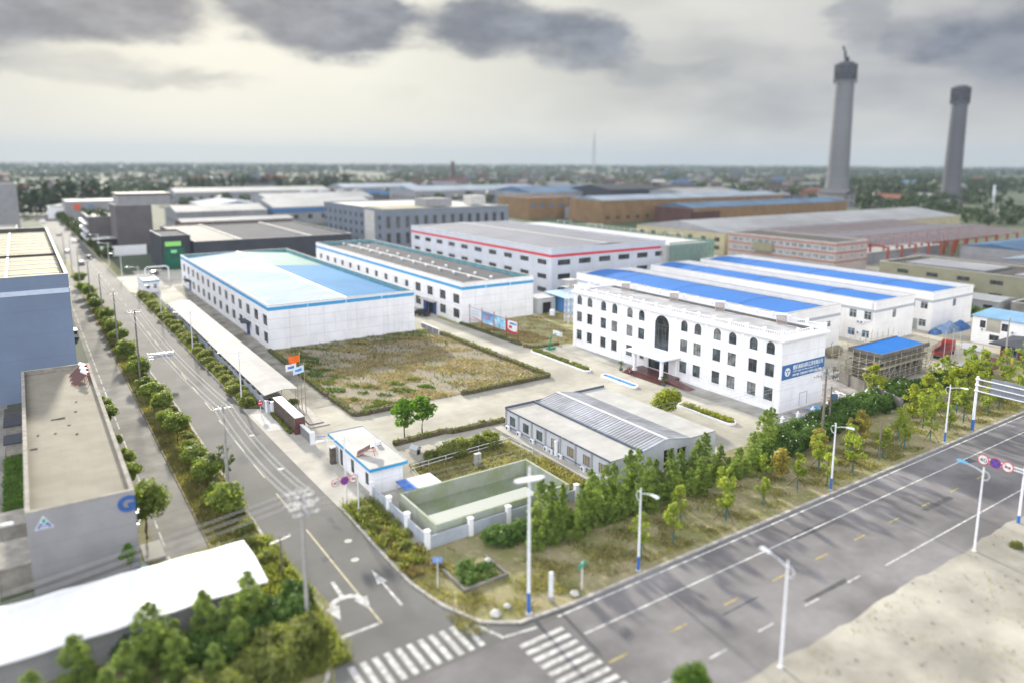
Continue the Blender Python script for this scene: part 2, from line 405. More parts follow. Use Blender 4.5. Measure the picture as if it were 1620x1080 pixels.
# ---------------------------------------------------------------- leaf crowns
def leaf_cloud(rng, centers, radii, n_each, size, flat=.0, jitter=.5, droop=0.0):
    """quads spread over the shells of many overlapping leaf clumps"""
    C = np.repeat(np.asarray(centers, float), n_each, 0); Rr = np.repeat(np.asarray(radii, float), n_each)
    n = len(C)
    d = rng.normal(size=(n, 3)); d /= np.linalg.norm(d, axis=1)[:, None]
    rad = Rr*(.45+.6*rng.random(n)**.6)
    P = C+d*rad[:, None]*np.array([1, 1, .85])
    nrm = d+rng.normal(size=(n, 3))*jitter+np.array([0, 0, .35]); nrm /= np.linalg.norm(nrm, axis=1)[:, None]
    t = np.cross(nrm, rng.normal(size=(n, 3))); t /= np.linalg.norm(t, axis=1)[:, None]
    b = np.cross(nrm, t)
    s = size*(.6+.8*rng.random(n))
    a, c = t*s[:, None], b*(s*(.55+.3*rng.random(n)))[:, None]
    V = np.empty((n, 4, 3)); V[:, 0] = P-a; V[:, 1] = P+c*.9; V[:, 2] = P+a; V[:, 3] = P-c*.9
    return V.reshape(-1, 3)
def quads_mesh(name, V, mat):
    n = len(V)//4; me = bpy.data.meshes.new(name)
    me.vertices.add(len(V)); me.vertices.foreach_set('co', V.astype(np.float32).ravel())
    me.loops.add(n*4); me.loops.foreach_set('vertex_index', np.arange(n*4, dtype=np.int32))
    me.polygons.add(n); me.polygons.foreach_set('loop_start', np.arange(0, n*4, 4, dtype=np.int32))
    try: me.polygons.foreach_set('loop_total', np.full(n, 4, dtype=np.int32))
    except Exception: pass
    me.update(calc_edges=True); me.materials.append(mat); me.validate(); return me

f_round = foliage('camphor_leaves', (.10, .145, .028), (.31, .38, .09), .5)
f_dark = foliage('dark_shrub_leaves', (.045, .095, .025), (.15, .25, .06), .45)
f_yel = foliage('yellow_green_leaves', (.14, .18, .02), (.40, .43, .07), .55)
f_feather = foliage('feathery_green_leaves', (.115, .175, .045), (.34, .43, .13), .58)
f_young = foliage('young_tree_leaves', (.15, .21, .035), (.38, .44, .09), .58)
f_gold = foliage('golden_leaves', (.20, .17, .04), (.42, .36, .09), .4)
f_weed = foliage('tall_weed_leaves', (.115, .14, .04), (.32, .35, .115), .55)
f_far = foliage('far_tree_leaves', (.022, .038, .018), (.055, .080, .032), .2, scale=.2)
f_hedge = foliage('clipped_hedge_leaves', (.08, .11, .02), (.25, .29, .065), .45)
f_dry = foliage('dry_straw', (.22, .18, .095), (.46, .38, .20), .3, scale=.35)
f_grass = foliage('verge_grass', (.14, .14, .05), (.36, .33, .14), .45, scale=.35)
f_flower = plain('white_blossom', (.75, .75, .70), .7)

def blob_centers(rng, n, rx, ry, rz, cz, shell=.55):
    d = rng.normal(size=(n, 3)); d /= np.linalg.norm(d, axis=1)[:, None]
    r = (shell+(1-shell)*rng.random(n))
    return d*r[:, None]*np.array([rx, ry, rz])+np.array([0, 0, cz])
def crown_round(seed, r=1.7, h=3.0, cz=2.9, n=26, each=60, size=.16, mat=None):
    rng = np.random.default_rng(seed)
    c = blob_centers(rng, n, r*.75, r*.75, h*.38, cz); rad = r*(.24+.20*rng.random(n))
    c2 = blob_centers(rng, 6, r*.3, r*.3, h*.2, cz, .2)
    return quads_mesh('crown', np.concatenate([leaf_cloud(rng, c, rad, each, size), leaf_cloud(rng, c2, [r*.5]*6, each, size*1.3)]), mat)
def crown_cone(seed, r=1.2, z0=1.2, z1=7.0, n=60, each=40, size=.13, mat=None, loose=1.0):
    rng = np.random.default_rng(seed)
    z = z0+(z1-z0)*rng.random(n)**1.1
    k = 1-(z-z0)/(z1-z0); rr = r*np.sqrt(np.clip(k*1.25, 0, 1))*(.3+.8*rng.random(n))*loose
    a = rng.random(n)*2*np.pi
    c = np.stack([rr*np.cos(a), rr*np.sin(a), z], 1)
    rad = (.12+.20*np.sqrt(k)*r)*(.6+.8*rng.random(n))
    top = np.array([[0, 0, z1-.1], [0, 0, z1-.5], [.05, 0, z1-.9]])
    V = np.concatenate([leaf_cloud(rng, c, rad, each, size), leaf_cloud(rng, top, [.12, .18, .25], each, size*.8)])
    return quads_mesh('crown', V, mat)
def crown_loose(seed, r=1.3, z0=1.8, z1=4.6, n=14, each=42, size=.17, mat=None, rr=.42):
    rng = np.random.default_rng(seed)
    z = z0+(z1-z0)*rng.random(n); k = np.sin(np.pi*np.clip((z-z0)/(z1-z0)*.85+.12, 0, 1))
    a = rng.random(n)*2*np.pi; q = r*k*(.25+.75*rng.random(n))
    c = np.stack([q*np.cos(a), q*np.sin(a), z], 1); rad = rr*(.55+.7*rng.random(n))
    return quads_mesh('crown', leaf_cloud(rng, c, rad, each, size, jitter=.8), mat), c
def crown_bush(seed, rx=1.4, ry=1.4, h=2.2, n=24, each=55, size=.15, mat=None):
    rng = np.random.default_rng(seed)
    a = rng.random(n)*2*np.pi; q = np.sqrt(rng.random(n))
    z = h*(.18+.66*rng.random(n)*np.sqrt(1-.7*q*q))
    c = np.stack([rx*.8*q*np.cos(a), ry*.8*q*np.sin(a), z], 1); rad = h*(.17+.13*rng.random(n))
    return quads_mesh('foliage', leaf_cloud(rng, c, rad, each, size), mat)
def trunk_mesh(seed, h, r, limbs, mat, name='trunk', lean=.08, r_top=.35):
    rr = random.Random(seed); m = MB()
    p = [Vector((0, 0, -.05))]; n = 5
    for i in range(1, n+1): p.append(Vector((rr.uniform(-lean, lean)*i*.5, rr.uniform(-lean, lean)*i*.5, h*i/n)))
    m.tube(p, [r*(1-(1-r_top)*i/n) for i in range(n+1)], 7)
    for L_ in limbs:
        L_ = Vector(L_); z = min(L_.z*.6, h*.95); i = z/h*n; i0 = min(int(i), n-1); b = p[i0].lerp(p[i0+1], i-i0)
        mid = b.lerp(L_, .5)+Vector((0, 0, -.1*(L_-b).length*.5))
        m.tube([b, mid, L_], [r*.42, r*.27, r*.1], 5)
    return m.mesh(name, mat)
def tree_proto(name, label, cat, group, crown, trunk, extra=None):
    t = thing(name, label, cat, group=group)
    part('trunk', trunk, t); part('crown', crown, t)
    if extra: extra(t)
    return t
def ring_pts(rng, n, r, z):
    return [(r*math.cos(6.283*(i+rng.random()*.6)/n), r*math.sin(6.283*(i+rng.random()*.6)/n), z*(.85+.3*rng.random())) for i in range(n)]

# ---------------------------------------------------------------- wall builder
def grid_wall(m, org, ux, w, h, nrm, holes, depth=.16, z0=0.0):
    """vertical wall from org along ux with real openings (u0,u1,v0,v1[,arch]); reveals go inward by depth"""
    org, ux, nrm = Vector(org), Vector(ux), Vector(nrm)
    P = lambda u, v, d=0.0: tuple(org+ux*u+Vector((0, 0, v))-nrm*d)
    us = sorted({0.0, w, *[round(x, 4) for hh in holes for x in hh[:2]]}); vs = sorted({z0, h, *[round(x, 4) for hh in holes for x in hh[2:4]]})
    for i in range(len(us)-1):
        for j in range(len(vs)-1):
            uc, vc = (us[i]+us[i+1])/2, (vs[j]+vs[j+1])/2
            if any(hh[0] < uc < hh[1] and hh[2] < vc < hh[3] for hh in holes): continue
            m.quad(P(us[i], vs[j]), P(us[i+1], vs[j]), P(us[i+1], vs[j+1]), P(us[i], vs[j+1]))
    for hh in holes:
        u0, u1, v0, v1 = hh[:4]; arch = len(hh) > 4 and hh[4]
        if not arch:
            pts = [(u0, v0), (u1, v0), (u1, v1), (u0, v1)]
        else:
            r = (u1-u0)/2; uc = (u0+u1)/2; vc = v1-arch
            arc = [(uc+r*math.cos(math.pi*k/12), vc+arch*math.sin(math.pi*k/12)) for k in range(13)]
            pts = [(u0, v0), (u1, v0)]+arc
            for k in range(12):     # spandrels between the arch and its bounding rectangle
                (a, b), (c, d) = arc[k], arc[k+1]
                if k < 6: m.quad(P(a, b), P(u1 if k == 0 else a, v1) if False else P(a, v1), P(c, v1), P(c, d))
                else: m.quad(P(a, b), P(a, v1), P(c, v1), P(c, d))
        n = len(pts)
        for k in range(n):
            (a, b), (c, d) = pts[k], pts[(k+1) % n]
            m.quad(P(a, b), P(c, d), P(c, d, depth), P(a, b, depth))
def window(parent, org, ux, nrm, hole, depth=.12, frame=None, glass=None, mull=2, bar=.08, transom=.3, sill=None, name='window', label=None, proud=.10):
    """a window filling one opening: frame part with a glass pane (and sill) under it"""
    org, ux, nrm = Vector(org), Vector(ux), Vector(nrm)
    u0, u1, v0, v1 = hole[:4]; arch = len(hole) > 4 and hole[4]
    P = lambda u, v, d: tuple(org+ux*u+Vector((0, 0, v))-nrm*d)
    def slab(m, a0, a1, b0, b1, d0, d1):
        vs = [P(a0, b0, d0), P(a1, b0, d0), P(a1, b1, d0), P(a0, b1, d0), P(a0, b0, d1), P(a1, b0, d1), P(a1, b1, d1), P(a0, b1, d1)]
        m.add(vs, [(0,1,2,3),(7,6,5,4),(0,4,5,1),(1,5,6,2),(2,6,7,3),(3,7,4,0)])
    f = MB(); b = bar; d0, d1 = depth-.05, depth+.02
    top = v1-arch if arch else v1
    slab(f, u0+.002, u0+b, v0+.002, top, d0, d1); slab(f, u1-b, u1-.002, v0+.002, top, d0, d1)
    slab(f, u0+b, u1-b, v0+.002, v0+b, d0, d1)
    if not arch: slab(f, u0+b, u1-b, v1-b, v1-.002, d0, d1)
    if arch:
        r = (u1-u0)/2; uc = (u0+u1)/2
        for k in range(12):
            a, c = math.pi*k/12, math.pi*(k+1)/12; ro, ri = 1.0, 1-b/r
            q = [(uc+r*ro*math.cos(a), top+arch*ro*math.sin(a)), (uc+r*ro*math.cos(c), top+arch*ro*math.sin(c)), (uc+r*ri*math.cos(c), top+arch*ri*math.sin(c)), (uc+r*ri*math.cos(a), top+arch*ri*math.sin(a))]
            f.quad(*[P(x, y, d0) for x, y in q])
        slab(f, u0+b, u1-b, top-b/2, top+b/2, d0, d1)
    elif transom:
        tz = v1-(v1-v0)*transom; slab(f, u0+b, u1-b, tz-b/2, tz+b/2, d0+.01, d1)
    for k in range(1, mull):
        uu = u0+(u1-u0)*k/mull; slab(f, uu-b/2, uu+b/2, v0+b, top-b, d0+.006, d1+.004)
    o = f.build(name, frame or m_frame, parent)
    if label: o['label'] = label
    g = MB(); dg = depth+.004
    if not arch: g.quad(P(u0, v0, dg), P(u1, v0, dg), P(u1, v1, dg), P(u0, v1, dg))
    else:
        r = (u1-u0)/2; uc = (u0+u1)/2
        g.poly([P(u0, v0, dg), P(u1, v0, dg)]+[P(uc+r*math.cos(math.pi*k/12), top+arch*math.sin(math.pi*k/12), dg) for k in range(13)])
    g.build('pane', glass or m_glass, o)
    if sill:
        s = MB(); slab(s, u0-.18, u1+.18, v0-.16, v0-.005, -proud, -.002); s.build('sill', m_sill, o)
    return o
def shell(root, w, d, h, wallmat, holesF=(), holesS=(), par=.9, th=.28, capmat=None, name='wall', depth=.16, inner=None):
    """walls of a flat roofed block in local coords (front face x=0 looks to -x, side face y=0 looks to -y), with parapet ring"""
    m = MB()
    grid_wall(m, (0, d, 0), (0, -1, 0), d, h, (-1, 0, 0), [(d-q[1], d-q[0], *q[2:]) for q in holesF], depth)
    grid_wall(m, (0, 0, 0), (1, 0, 0), w, h, (0, -1, 0), holesS, depth)
    m.quad((w, 0, 0), (w, d, 0), (w, d, h), (w, 0, h)); m.quad((w, d, 0), (0, d, 0), (0, d, h), (w, d, h))
    m.mat(1 if inner else 0); r = h-par-.3
    m.quad((th, th, r), (th, d-th, r), (th, d-th, h), (th, th, h)); m.quad((w-th, d-th, r), (w-th, th, r), (w-th, th, h), (w-th, d-th, h))
    m.quad((w-th, th, r), (th, th, r), (th, th, h), (w-th, th, h)); m.quad((th, d-th, r), (w-th, d-th, r), (w-th, d-th, h), (th, d-th, h))
    o = m.build(name, [wallmat, inner] if inner else wallmat, root)
    c = MB(); z0, z1, e = h, h+.10, .05
    c.box(-e, -e, z0, th+e, d+e, z1); c.box(w-th-e, -e, z0, w+e, d+e, z1); c.box(th+e, -e, z0, w-th-e, th+e, z1); c.box(th+e, d-th-e, z0, w-th-e, d+e, z1)
    c.build('coping', capmat or m_cap, root)
    return o
def win_fr(root, y, z0, z1, wd, **k):   # window in front face (x=0), centred at local y
    hole = (y-wd/2, y+wd/2, z0, z1)+((k.pop('arch'),) if 'arch' in k else ())
    return hole, lambda: window(root, (0, 0, 0), (0, 1, 0), (-1, 0, 0), hole, **k)
def win_sd(root, x, z0, z1, wd, **k):
    hole = (x-wd/2, x+wd/2, z0, z1)
    return hole, lambda: window(root, (0, 0, 0), (1, 0, 0), (0, -1, 0), hole, **k)
def stripe(root, w, d, z0, z1, mat, t=.03):
    m = MB(); m.box(-t, -t, z0, 0.0-.001, d, z1); m.box(-.001, -t, z0, w, -.001, z1); return m.build('stripe', mat, root)
def door_fr(root, y, wd, h, mat, name='door', hood=None, open_leaf=False):
    m = MB(); m.box(-.07, y-wd/2+.02, .0, -.004, y+wd/2-.02, h-.02); o = m.build(name, mat, root)
    q = MB(); q.box(-.12, y-.03, .9, -.071, y+.03, 1.3); q.build('handle', m_steel, o)
    if hood:
        q = MB(); q.box(-hood[0], y-wd/2-hood[1], h+.25, -.002, y+wd/2+hood[1], h+.42); q.build('door_hood', m_dgreyroof, root)
    return o
def text_mesh(txt, size, extrude=.01, bold=0.0):
    cu = bpy.data.curves.new('t', 'FONT'); cu.body = txt; cu.size = size; cu.extrude = extrude; cu.align_x = 'LEFT'; cu.offset = bold
    o = bpy.data.objects.new('t', cu); COL.objects.link(o)
    dg = bpy.context.evaluated_depsgraph_get(); me = bpy.data.meshes.new_from_object(o.evaluated_get(dg))
    bpy.data.objects.remove(o); me.materials.clear(); return me
def text_part(name, txt, size, mat, parent, org, ux, uz=(0, 0, 1), ext=.012, bold=0.0, wid=None):
    me = text_mesh(txt, size, ext, bold); me.materials.append(mat)
    xs = [v.co.x for v in me.vertices] or [0, 1]
    sx = (wid/(max(xs)-min(xs))) if wid else 1
    ux, uz = Vector(ux), Vector(uz); n = ux.cross(uz)
    Mx = Matrix((( ux.x*sx, uz.x, n.x, org[0]), (ux.y*sx, uz.y, n.y, org[1]), (ux.z*sx, uz.z, n.z, org[2]), (0, 0, 0, 1)))
    me.transform(Mx); me.name = name
    return part(name, me, parent)
# ---------------------------------------------------------------- the setting: ground, roads, kerbs, paint
def sheet(name, pts, z, mat):
    m = MB(); m.poly([(x, y, z) for x, y in pts]); return tag(m.build(name, mat), kind='structure')
def gmat():
    m, t, b, out = newmat('open_country'); co = coord(t)
    v = nd(t, 'ShaderNodeTexVoronoi'); v.inputs['Scale'].default_value = .006; v.feature = 'F1'
    t.links.new(co, v.inputs['Vector'])
    sp = nd(t, 'ShaderNodeSeparateColor'); t.links.new(v.outputs['Color'], sp.inputs[0])
    c = mixc(t, sp.outputs[0], (.035, .06, .027), (.08, .09, .045))
    c = mixc(t, smooth(t, tnoise(t, co, .0035, 6, .6), .42, .62), c, (.035, .055, .028))
    c = mixc(t, mth(t, 'MULTIPLY', smooth(t, tnoise(t, co, .02, 6, .6, off=9), .5, .7), .6), c, (.12, .11, .08))
    t.links.new(c, b.inputs['Base Color']); b.inputs['Roughness'].default_value = .95; return m
def grassmat(name, a, b_, c_, sc=.25):
    m, t, b, out = newmat(name); co = coord(t)
    c = mixc(t, smooth(t, tnoise(t, co, sc, 6, .65), .35, .65), a, b_)
    c = mixc(t, smooth(t, tnoise(t, co, sc*2.7, 6, .7, off=14), .5, .72), c, c_)
    c = mixc(t, mth(t, 'MULTIPLY', smooth(t, tnoise(t, co, 5, 4, .7, off=3), .4, .7), .5), c, tuple(x*.45 for x in a))
    t.links.new(c, b.inputs['Base Color']); b.inputs['Roughness'].default_value = .95
    bp = nd(t, 'ShaderNodeBump'); bp.inputs['Distance'].default_value = .25; bp.inputs['Strength'].default_value = .8
    t.links.new(tnoise(t, co, 3.5, 5, .7), bp.inputs['Height']); t.links.new(bp.outputs[0], b.inputs['Normal']); return m
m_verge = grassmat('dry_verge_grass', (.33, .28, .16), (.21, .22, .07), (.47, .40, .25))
m_field = grassmat('dried_field', (.27, .235, .17), (.21, .18, .12), (.40, .33, .19), .13)
m_field2 = grassmat('dry_and_green_grass', (.36, .32, .17), (.19, .22, .07), (.46, .40, .23), .2)
m_leftv = grassmat('dirt_and_weeds', (.27, .24, .13), (.15, .18, .05), (.38, .33, .18), .4)  # mottled dirt and weeds, darker than the dry verge grass
m_country = gmat()
G_ = MB(); G_.poly([(-6000, -400, 0), (9000, -400, 0), (9000, 9000, 0), (-6000, 9000, 0)]); tag(G_.build('ground', m_country), kind='structure')
sheet('factory_yard', [(31, 64.5), (300, 64.5), (300, 300), (31, 300)], .004, m_conc)
sheet('right_road', [(-80, 32.0), (700, 32.0), (700, 48.1), (-80, 48.1)], .006, m_asph2)
LRL = [(-60, 48.0), (10, 48.0), (14.0, 48.6), (16.2, 50.6), (17.9, 54), (19.2, 60.4), (18.6, 68), (18.3, 77), (18.3, 121), (16.8, 180), (15.5, 230), (13.5, 350), (8, 615), (-4, 1000)]
LRR = [(12, 1000), (19, 608), (22.8, 430), (24, 335), (24.6, 270), (25.9, 200), (26.6, 150), (27, 120), (27.2, 65), (27.3, 59.2), (28.2, 54.4), (29.8, 50.4), (32.7, 48.4), (38, 48.0)]
sheet('left_road', LRL[1:]+LRR+[(38, 47.2), (10, 47.2)], .010, m_asph)
sheet('verge_lawn', [(27.3, 78.8), (27.3, 59.2), (28.2, 54.4), (29.8, 50.4), (32.7, 48.4), (38, 48.1), (700, 48.1), (700, 64.5), (31, 64.5), (31, 78.8)], .013, m_verge)
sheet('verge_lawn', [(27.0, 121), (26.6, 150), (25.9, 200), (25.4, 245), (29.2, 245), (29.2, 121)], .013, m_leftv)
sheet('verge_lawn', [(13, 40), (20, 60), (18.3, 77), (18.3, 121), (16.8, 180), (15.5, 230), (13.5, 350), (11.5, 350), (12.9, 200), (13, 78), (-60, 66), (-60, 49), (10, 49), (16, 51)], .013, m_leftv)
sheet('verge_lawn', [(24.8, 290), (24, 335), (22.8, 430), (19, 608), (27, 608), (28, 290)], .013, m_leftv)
sheet('service_lane', [(8.2, 30), (12.8, 30), (12.8, 220), (11.8, 340), (7.4, 340), (8.2, 220)], .012, m_lane)
sheet('dirt_strip', [(-2, 60), (8.2, 60), (8.2, 150), (-2, 150)], .009, m_leftv)
sheet('side_pavement', [(-14, 60), (-5.0, 60), (-5.0, 146), (-14, 146)], .010, m_lane)
sheet('entrance_apron', [(28.1, 66), (28.4, 78.9), (31, 78.9), (31.4, 100), (31.0, 118), (26.6, 121), (26.9, 100), (27.3, 78.5)], .016, m_conc2)
sheet('fresh_concrete', [(27.3, 108.5), (30.0, 108.0), (29.4, 117.0), (27.1, 117.4)], .020, surf('fresh_pale_concrete', (.50, .49, .47), .9, .08, .4))
sheet('entrance_apron', [(25.0, 252), (24.7, 288), (50, 292), (50, 252), (33, 246), (27, 247)], .012, m_conc2)
sand = [(-80, 31.4)]+[(x, 32.3+.16*math.sin(x*.31)+.12*math.sin(x*.93+1)+.08*math.sin(x*2.3)) for x in np.arange(36, 96, 1.5)]+[(700, 32.2), (700, -300), (-80, -300)]
sheet('sand_lot', sand, .014, m_sand)
sheet('field_soil', [(41.2, 107.4), (79, 107.8), (78.2, 150), (76.8, 156.6), (41.2, 156.6)], .018, m_field)
sheet('field_soil', [(88.2, 130), (97.9, 125.5), (124, 126), (124, 156), (88, 156)], .018, m_field2)
sheet('dirt_strip', [(35.9, 114.5), (40.8, 114.5), (40.8, 256), (37.8, 256)], .014, surf('stained_cement_strip', (.30, .285, .245), .95, .3, .3, dirt=.5))
sheet('dirt_strip', [(39, 83.6), (55.6, 86.3), (56.0, 66), (52.5, 66), (52.4, 77), (39, 77)], .018, m_field2)
sheet('dirt_strip', [(76.7, 157), (78.4, 157), (78.4, 150), (76.7, 150)], .019, m_soil)
sheet('dirt_strip', [(86.3, 156), (87.8, 156), (87.8, 168), (86.3, 168)], .019, m_field2)
sheet('pavement', [(93.8, 66), (98, 66), (98, 124.2), (93.8, 124.2)], .016, surf('grey_forecourt', (.36, .35, .31), .9, .2, .2, dirt=.45))
sheet('pavement', [(98.2, 65.8), (115.5, 59.8), (122.6, 76), (110, 76), (110, 69.9), (98.2, 69.9)], .016, surf('cluttered_grey_paving', (.37, .35, .34), .9, .3, .5, dirt=.4))
sheet('yard_paving', [(141, 66), (230, 66), (230, 86), (150, 86)], .016, surf('sandy_concrete_yard', (.50, .46, .36), .95, .2, .1, dirt=.35))

def strip(name, pts, w, h, mat, z=0.0, kind='structure', label=None, cat=None):
    """a kerb-like ribbon following points"""
    m = MB(); P = [Vector((*p, 0)) for p in pts]; L_, Rr = [], []
    for i, p in enumerate(P):
        d = (P[min(i+1, len(P)-1)]-P[max(i-1, 0)]).normalized(); n = Vector((-d.y, d.x, 0))
        L_.append(p+n*w/2); Rr.append(p-n*w/2)
    for i in range(len(P)-1):
        a, b, c, d = L_[i], L_[i+1], Rr[i+1], Rr[i]
        up = Vector((0, 0, z+h)); lo = Vector((0, 0, z))
        m.quad(d+up, c+up, b+up, a+up); m.quad(a+lo, a+up, b+up, b+lo); m.quad(c+lo, c+up, d+up, d+lo)
    m.quad(L_[0]+Vector((0,0,z)), Rr[0]+Vector((0,0,z)), Rr[0]+Vector((0,0,z+h)), L_[0]+Vector((0,0,z+h)))
    m.quad(Rr[-1]+Vector((0,0,z)), L_[-1]+Vector((0,0,z)), L_[-1]+Vector((0,0,z+h)), Rr[-1]+Vector((0,0,z+h)))
    o = m.build(name, mat); return tag(o, label, cat, kind=kind)
strip('kerb', [(700, 48.15), (38, 48.15), (32.7, 48.5), (29.9, 50.5), (28.3, 54.5), (27.45, 59.3), (27.35, 66), (27.55, 78.8)], .34, .15, m_kerb)
strip('kerb', [(27.0, 121), (26.7, 150), (26.0, 200), (25.4, 246)], .34, .15, m_kerb)
strip('kerb', [(-60, 48.15), (10, 48.15), (14.0, 48.8), (16.1, 50.8), (17.8, 54), (19.0, 60.4), (18.4, 68), (18.15, 77), (18.15, 121), (16.65, 180), (15.35, 230), (13.3, 350)], .34, .15, m_kerb)
strip('kerb', [(12.95, 40), (12.95, 180), (12.6, 240), (11.8, 340)], .22, .12, surf('chipped_yellow_and_black_kerb', (.30, .25, .13), .9, .3, 1.5, col2=(.10, .09, .07)))
strip('kerb', [(25.0, 290), (24.2, 335), (23.0, 430), (19.2, 608)], .34, .15, m_kerb)
strip('gutter_line', [(36, 47.35), (700, 47.35)], .22, .008, m_paint, .006)
def paint(name, rects, mat, z): 
    m = MB()
    for q in rects: m.quad(*[(x, y, z) for x, y in q])
    return tag(m.build(name, mat), kind='structure')
def rect(x0, y0, x1, y1): return [(x0, y0), (x1, y0), (x1, y1), (x0, y1)]
P_ = [rect(36.5, 43.98, 700, 44.2), rect(68.5, 35.3, 700, 35.5)]
P_ += [rect(x, 35.7, x+2.1, 35.92) for x in (36.4, 42.9, 49.1, 55.7, 62.5)]
P_ += [rect(18.0+k*1.02, 47.7, 18.5+k*1.02, 51.4) for k in range(11)]
P_ += [rect(30.9, 34.2+k*1.03, 35.4, 34.7+k*1.03) for k in range(12)]
P_ += [rect(18.9, 55.25, 22.45, 55.6)]
P_ += [[(29.2, 50.4), (29.5, 50.5), (30.6, 47.6), (30.3, 47.5)], [(33.6, 47.3), (33.6, 47.0), (30.6, 47.5), (30.6, 47.75)]]
paint('road_markings', P_, m_paint, .016)
yl = [rect(x, 40.0, x+2.0, 40.2) for x in np.arange(35.8, 300, 6.95)]
paint('yellow_lane_dashes', yl, m_yel, .0125)
m = MB(); m.quad((22.55, 55.3, .016), (22.75, 55.3, .016), (22.6, 75.6, .016), (22.4, 75.6, .016))
y = 81.5
while y < 520:
    x = 22.4 if y < 125 else 22.4-(y-125)*.0095 if y < 350 else 20.2-(y-350)*.022
    m.quad((x-.09, y, .016), (x+.09, y, .016), (x+.03, y+5, .016), (x-.15, y+5, .016)); y += 10.4
tag(m.build('centre_line', m_yelpale), kind='structure')
# arrows: straight-on arrow (heading away) and a left/right turn arrow (heading to the crossing)
m = MB()
m.quad((25.1, 56.8, .017), (25.4, 56.8, .017), (25.35, 61.2, .017), (25.15, 61.2, .017)); m.add([(24.75, 61.2, .017), (25.75, 61.2, .017), (25.25, 63.9, .017)], [(0, 1, 2)])
m.quad((20.98, 61.2, .017), (21.42, 61.2, .017), (21.48, 64.0, .017), (21.1, 64.0, .017))
for s in (-1, 1):
    c = 21.2; pts = [(c, 61.0), (c+s*.5, 60.9), (c+s*1.0, 60.4), (c+s*1.2, 59.7)]
    m.poly([(c+s*.001, 61.2, .018), (c+s*.75, 61.15, .018), (c+s*1.35, 60.7, .018), (c+s*1.6, 60.0, .018), (c+s*2.0, 60.0, .018), (c+s*1.4, 57.7, .018), (c+s*.7, 60.0, .018), (c+s*1.1, 60.0, .018), (c+s*.85, 60.35, .018), (c+s*.4, 60.6, .018), (c+s*.001, 60.6, .018)][::s])
tag(m.build('road_arrows', m_paint), kind='structure')
P_ = []
y = 62.0
while y < 300: P_.append(rect(8.95, y, 9.15, y+(3.6 if int(y) % 3 else 2.2))); y += 4.6
paint('lane_edge_line', P_, m_paint, .018)
# scattered tar patches on the roads
rg = random.Random(5); m = MB()
m_patch = surf('fresh_tar_patch', (.11, .11, .112), .8, .2, .8)
for i in range(15):
    x, y = rg.uniform(40, 170), rg.uniform(36, 46); w, h = rg.uniform(1.5, 7), rg.uniform(.25, 1.0)
    m.quad((x, y, .0095), (x+w, y+rg.uniform(-.3, .3), .0095), (x+w+.2, y+h, .0095), (x-.2, y+h, .0095))
for i in range(9):
    x, y = rg.uniform(19, 25.5), rg.uniform(60, 200); w, h = rg.uniform(.2, 1.2), rg.uniform(1, 6)
    m.quad((x, y, .0132), (x+w, y, .0132), (x+w+.1, y+h, .0132), (x-.05, y+h, .0132))
tag(m.build('road_patches', m_patch), kind='structure')
m = MB()
for i in range(150):     # stones and clods on the sand lot
    x, y = rg.uniform(44, 96), rg.uniform(12, 32.2); s = rg.uniform(.05, .16); m.lathe([(s*.7, 0), (s, s*.4), (s*.4, s*.8)], 5, (x, y, .012))
tag(m.build('gravel', surf('grey_stones', (.26, .25, .22), .9, .2, 3)), kind='stuff')
# tyre marks and manholes
for i, (x, y) in enumerate([(24.9, 93.5), (25.4, 70.6), (24.9, 108.0), (24.6, 66.6)]):
    m = MB(); m.disc((x, y, .02), (0, 0, 1), .42, .012, 14)
    tag(m.build('manhole_cover', m_cap), 'pale round manhole cover in the side street, %s from the crossing' % ['third', 'second', 'fourth', 'first'][i], 'manhole cover', 'manhole covers in the side street')

def tufts(name, pts, n, h, mat, w=.05, seed=1, spread=.25, clump=None):
    """grass and straw: many blades in one stuff object; pts = list of polygons (rect bounds) with weights"""
    rng = np.random.default_rng(seed); V = []
    for (x0, y0, x1, y1, k) in pts:
        kk = int(n*k); x = x0+(x1-x0)*rng.random(kk); y = y0+(y1-y0)*rng.random(kk)
        if clump:   # keep only where a lumpy field is high
            f = np.sin(x*clump+np.sin(y*.9*clump+1.3)*1.7)*np.sin(y*clump*1.13+np.sin(x*clump*.7)*2.1)+.55*np.sin(x*clump*2.9+y*clump*2.3)
            keep = f > rng.random(kk)*1.2-.35; x, y = x[keep], y[keep]; kk = len(x)
        a = rng.random(kk)*6.283; hh = h*(.5+.8*rng.random(kk)); ww = w*(.6+.8*rng.random(kk))
        dx, dy = np.cos(a)*ww, np.sin(a)*ww; lx, ly = rng.normal(size=kk)*spread*hh, rng.normal(size=kk)*spread*hh
        q = np.zeros((kk, 4, 3)); q[:, 0] = np.stack([x-dx, y-dy, np.zeros(kk)], 1); q[:, 1] = np.stack([x+dx, y+dy, np.zeros(kk)], 1)
        q[:, 2] = np.stack([x+dx*.4+lx, y+dy*.4+ly, hh], 1); q[:, 3] = np.stack([x-dx*.4+lx, y-dy*.4+ly, hh], 1); V.append(q.reshape(-1, 3))
    me = quads_mesh(name, np.concatenate(V), mat); return tag(link(bpy.data.objects.new(name, me)), kind='stuff')
tufts('straw', [(41.5, 108, 78.5, 156, 1.0)], 42000, .30, f_dry, .09, 3, .9, .23)
tufts('weeds', [(43, 108.5, 58, 121, .5), (41.6, 120, 47, 150, .3), (41.6, 108, 78, 156.5, .35), (41.6, 149, 76, 156.5, .3)], 12000, .36, foliage('field_weeds', (.05, .10, .02), (.15, .22, .05), .35), .10, 4, .7, .5)
tufts('dark_weeds', [(44, 138, 76, 156.4, 1.0)], 2600, .55, foliage('dead_brown_weeds', (.06, .05, .03), (.16, .13, .07), .2), .07, 5, .4, .9)
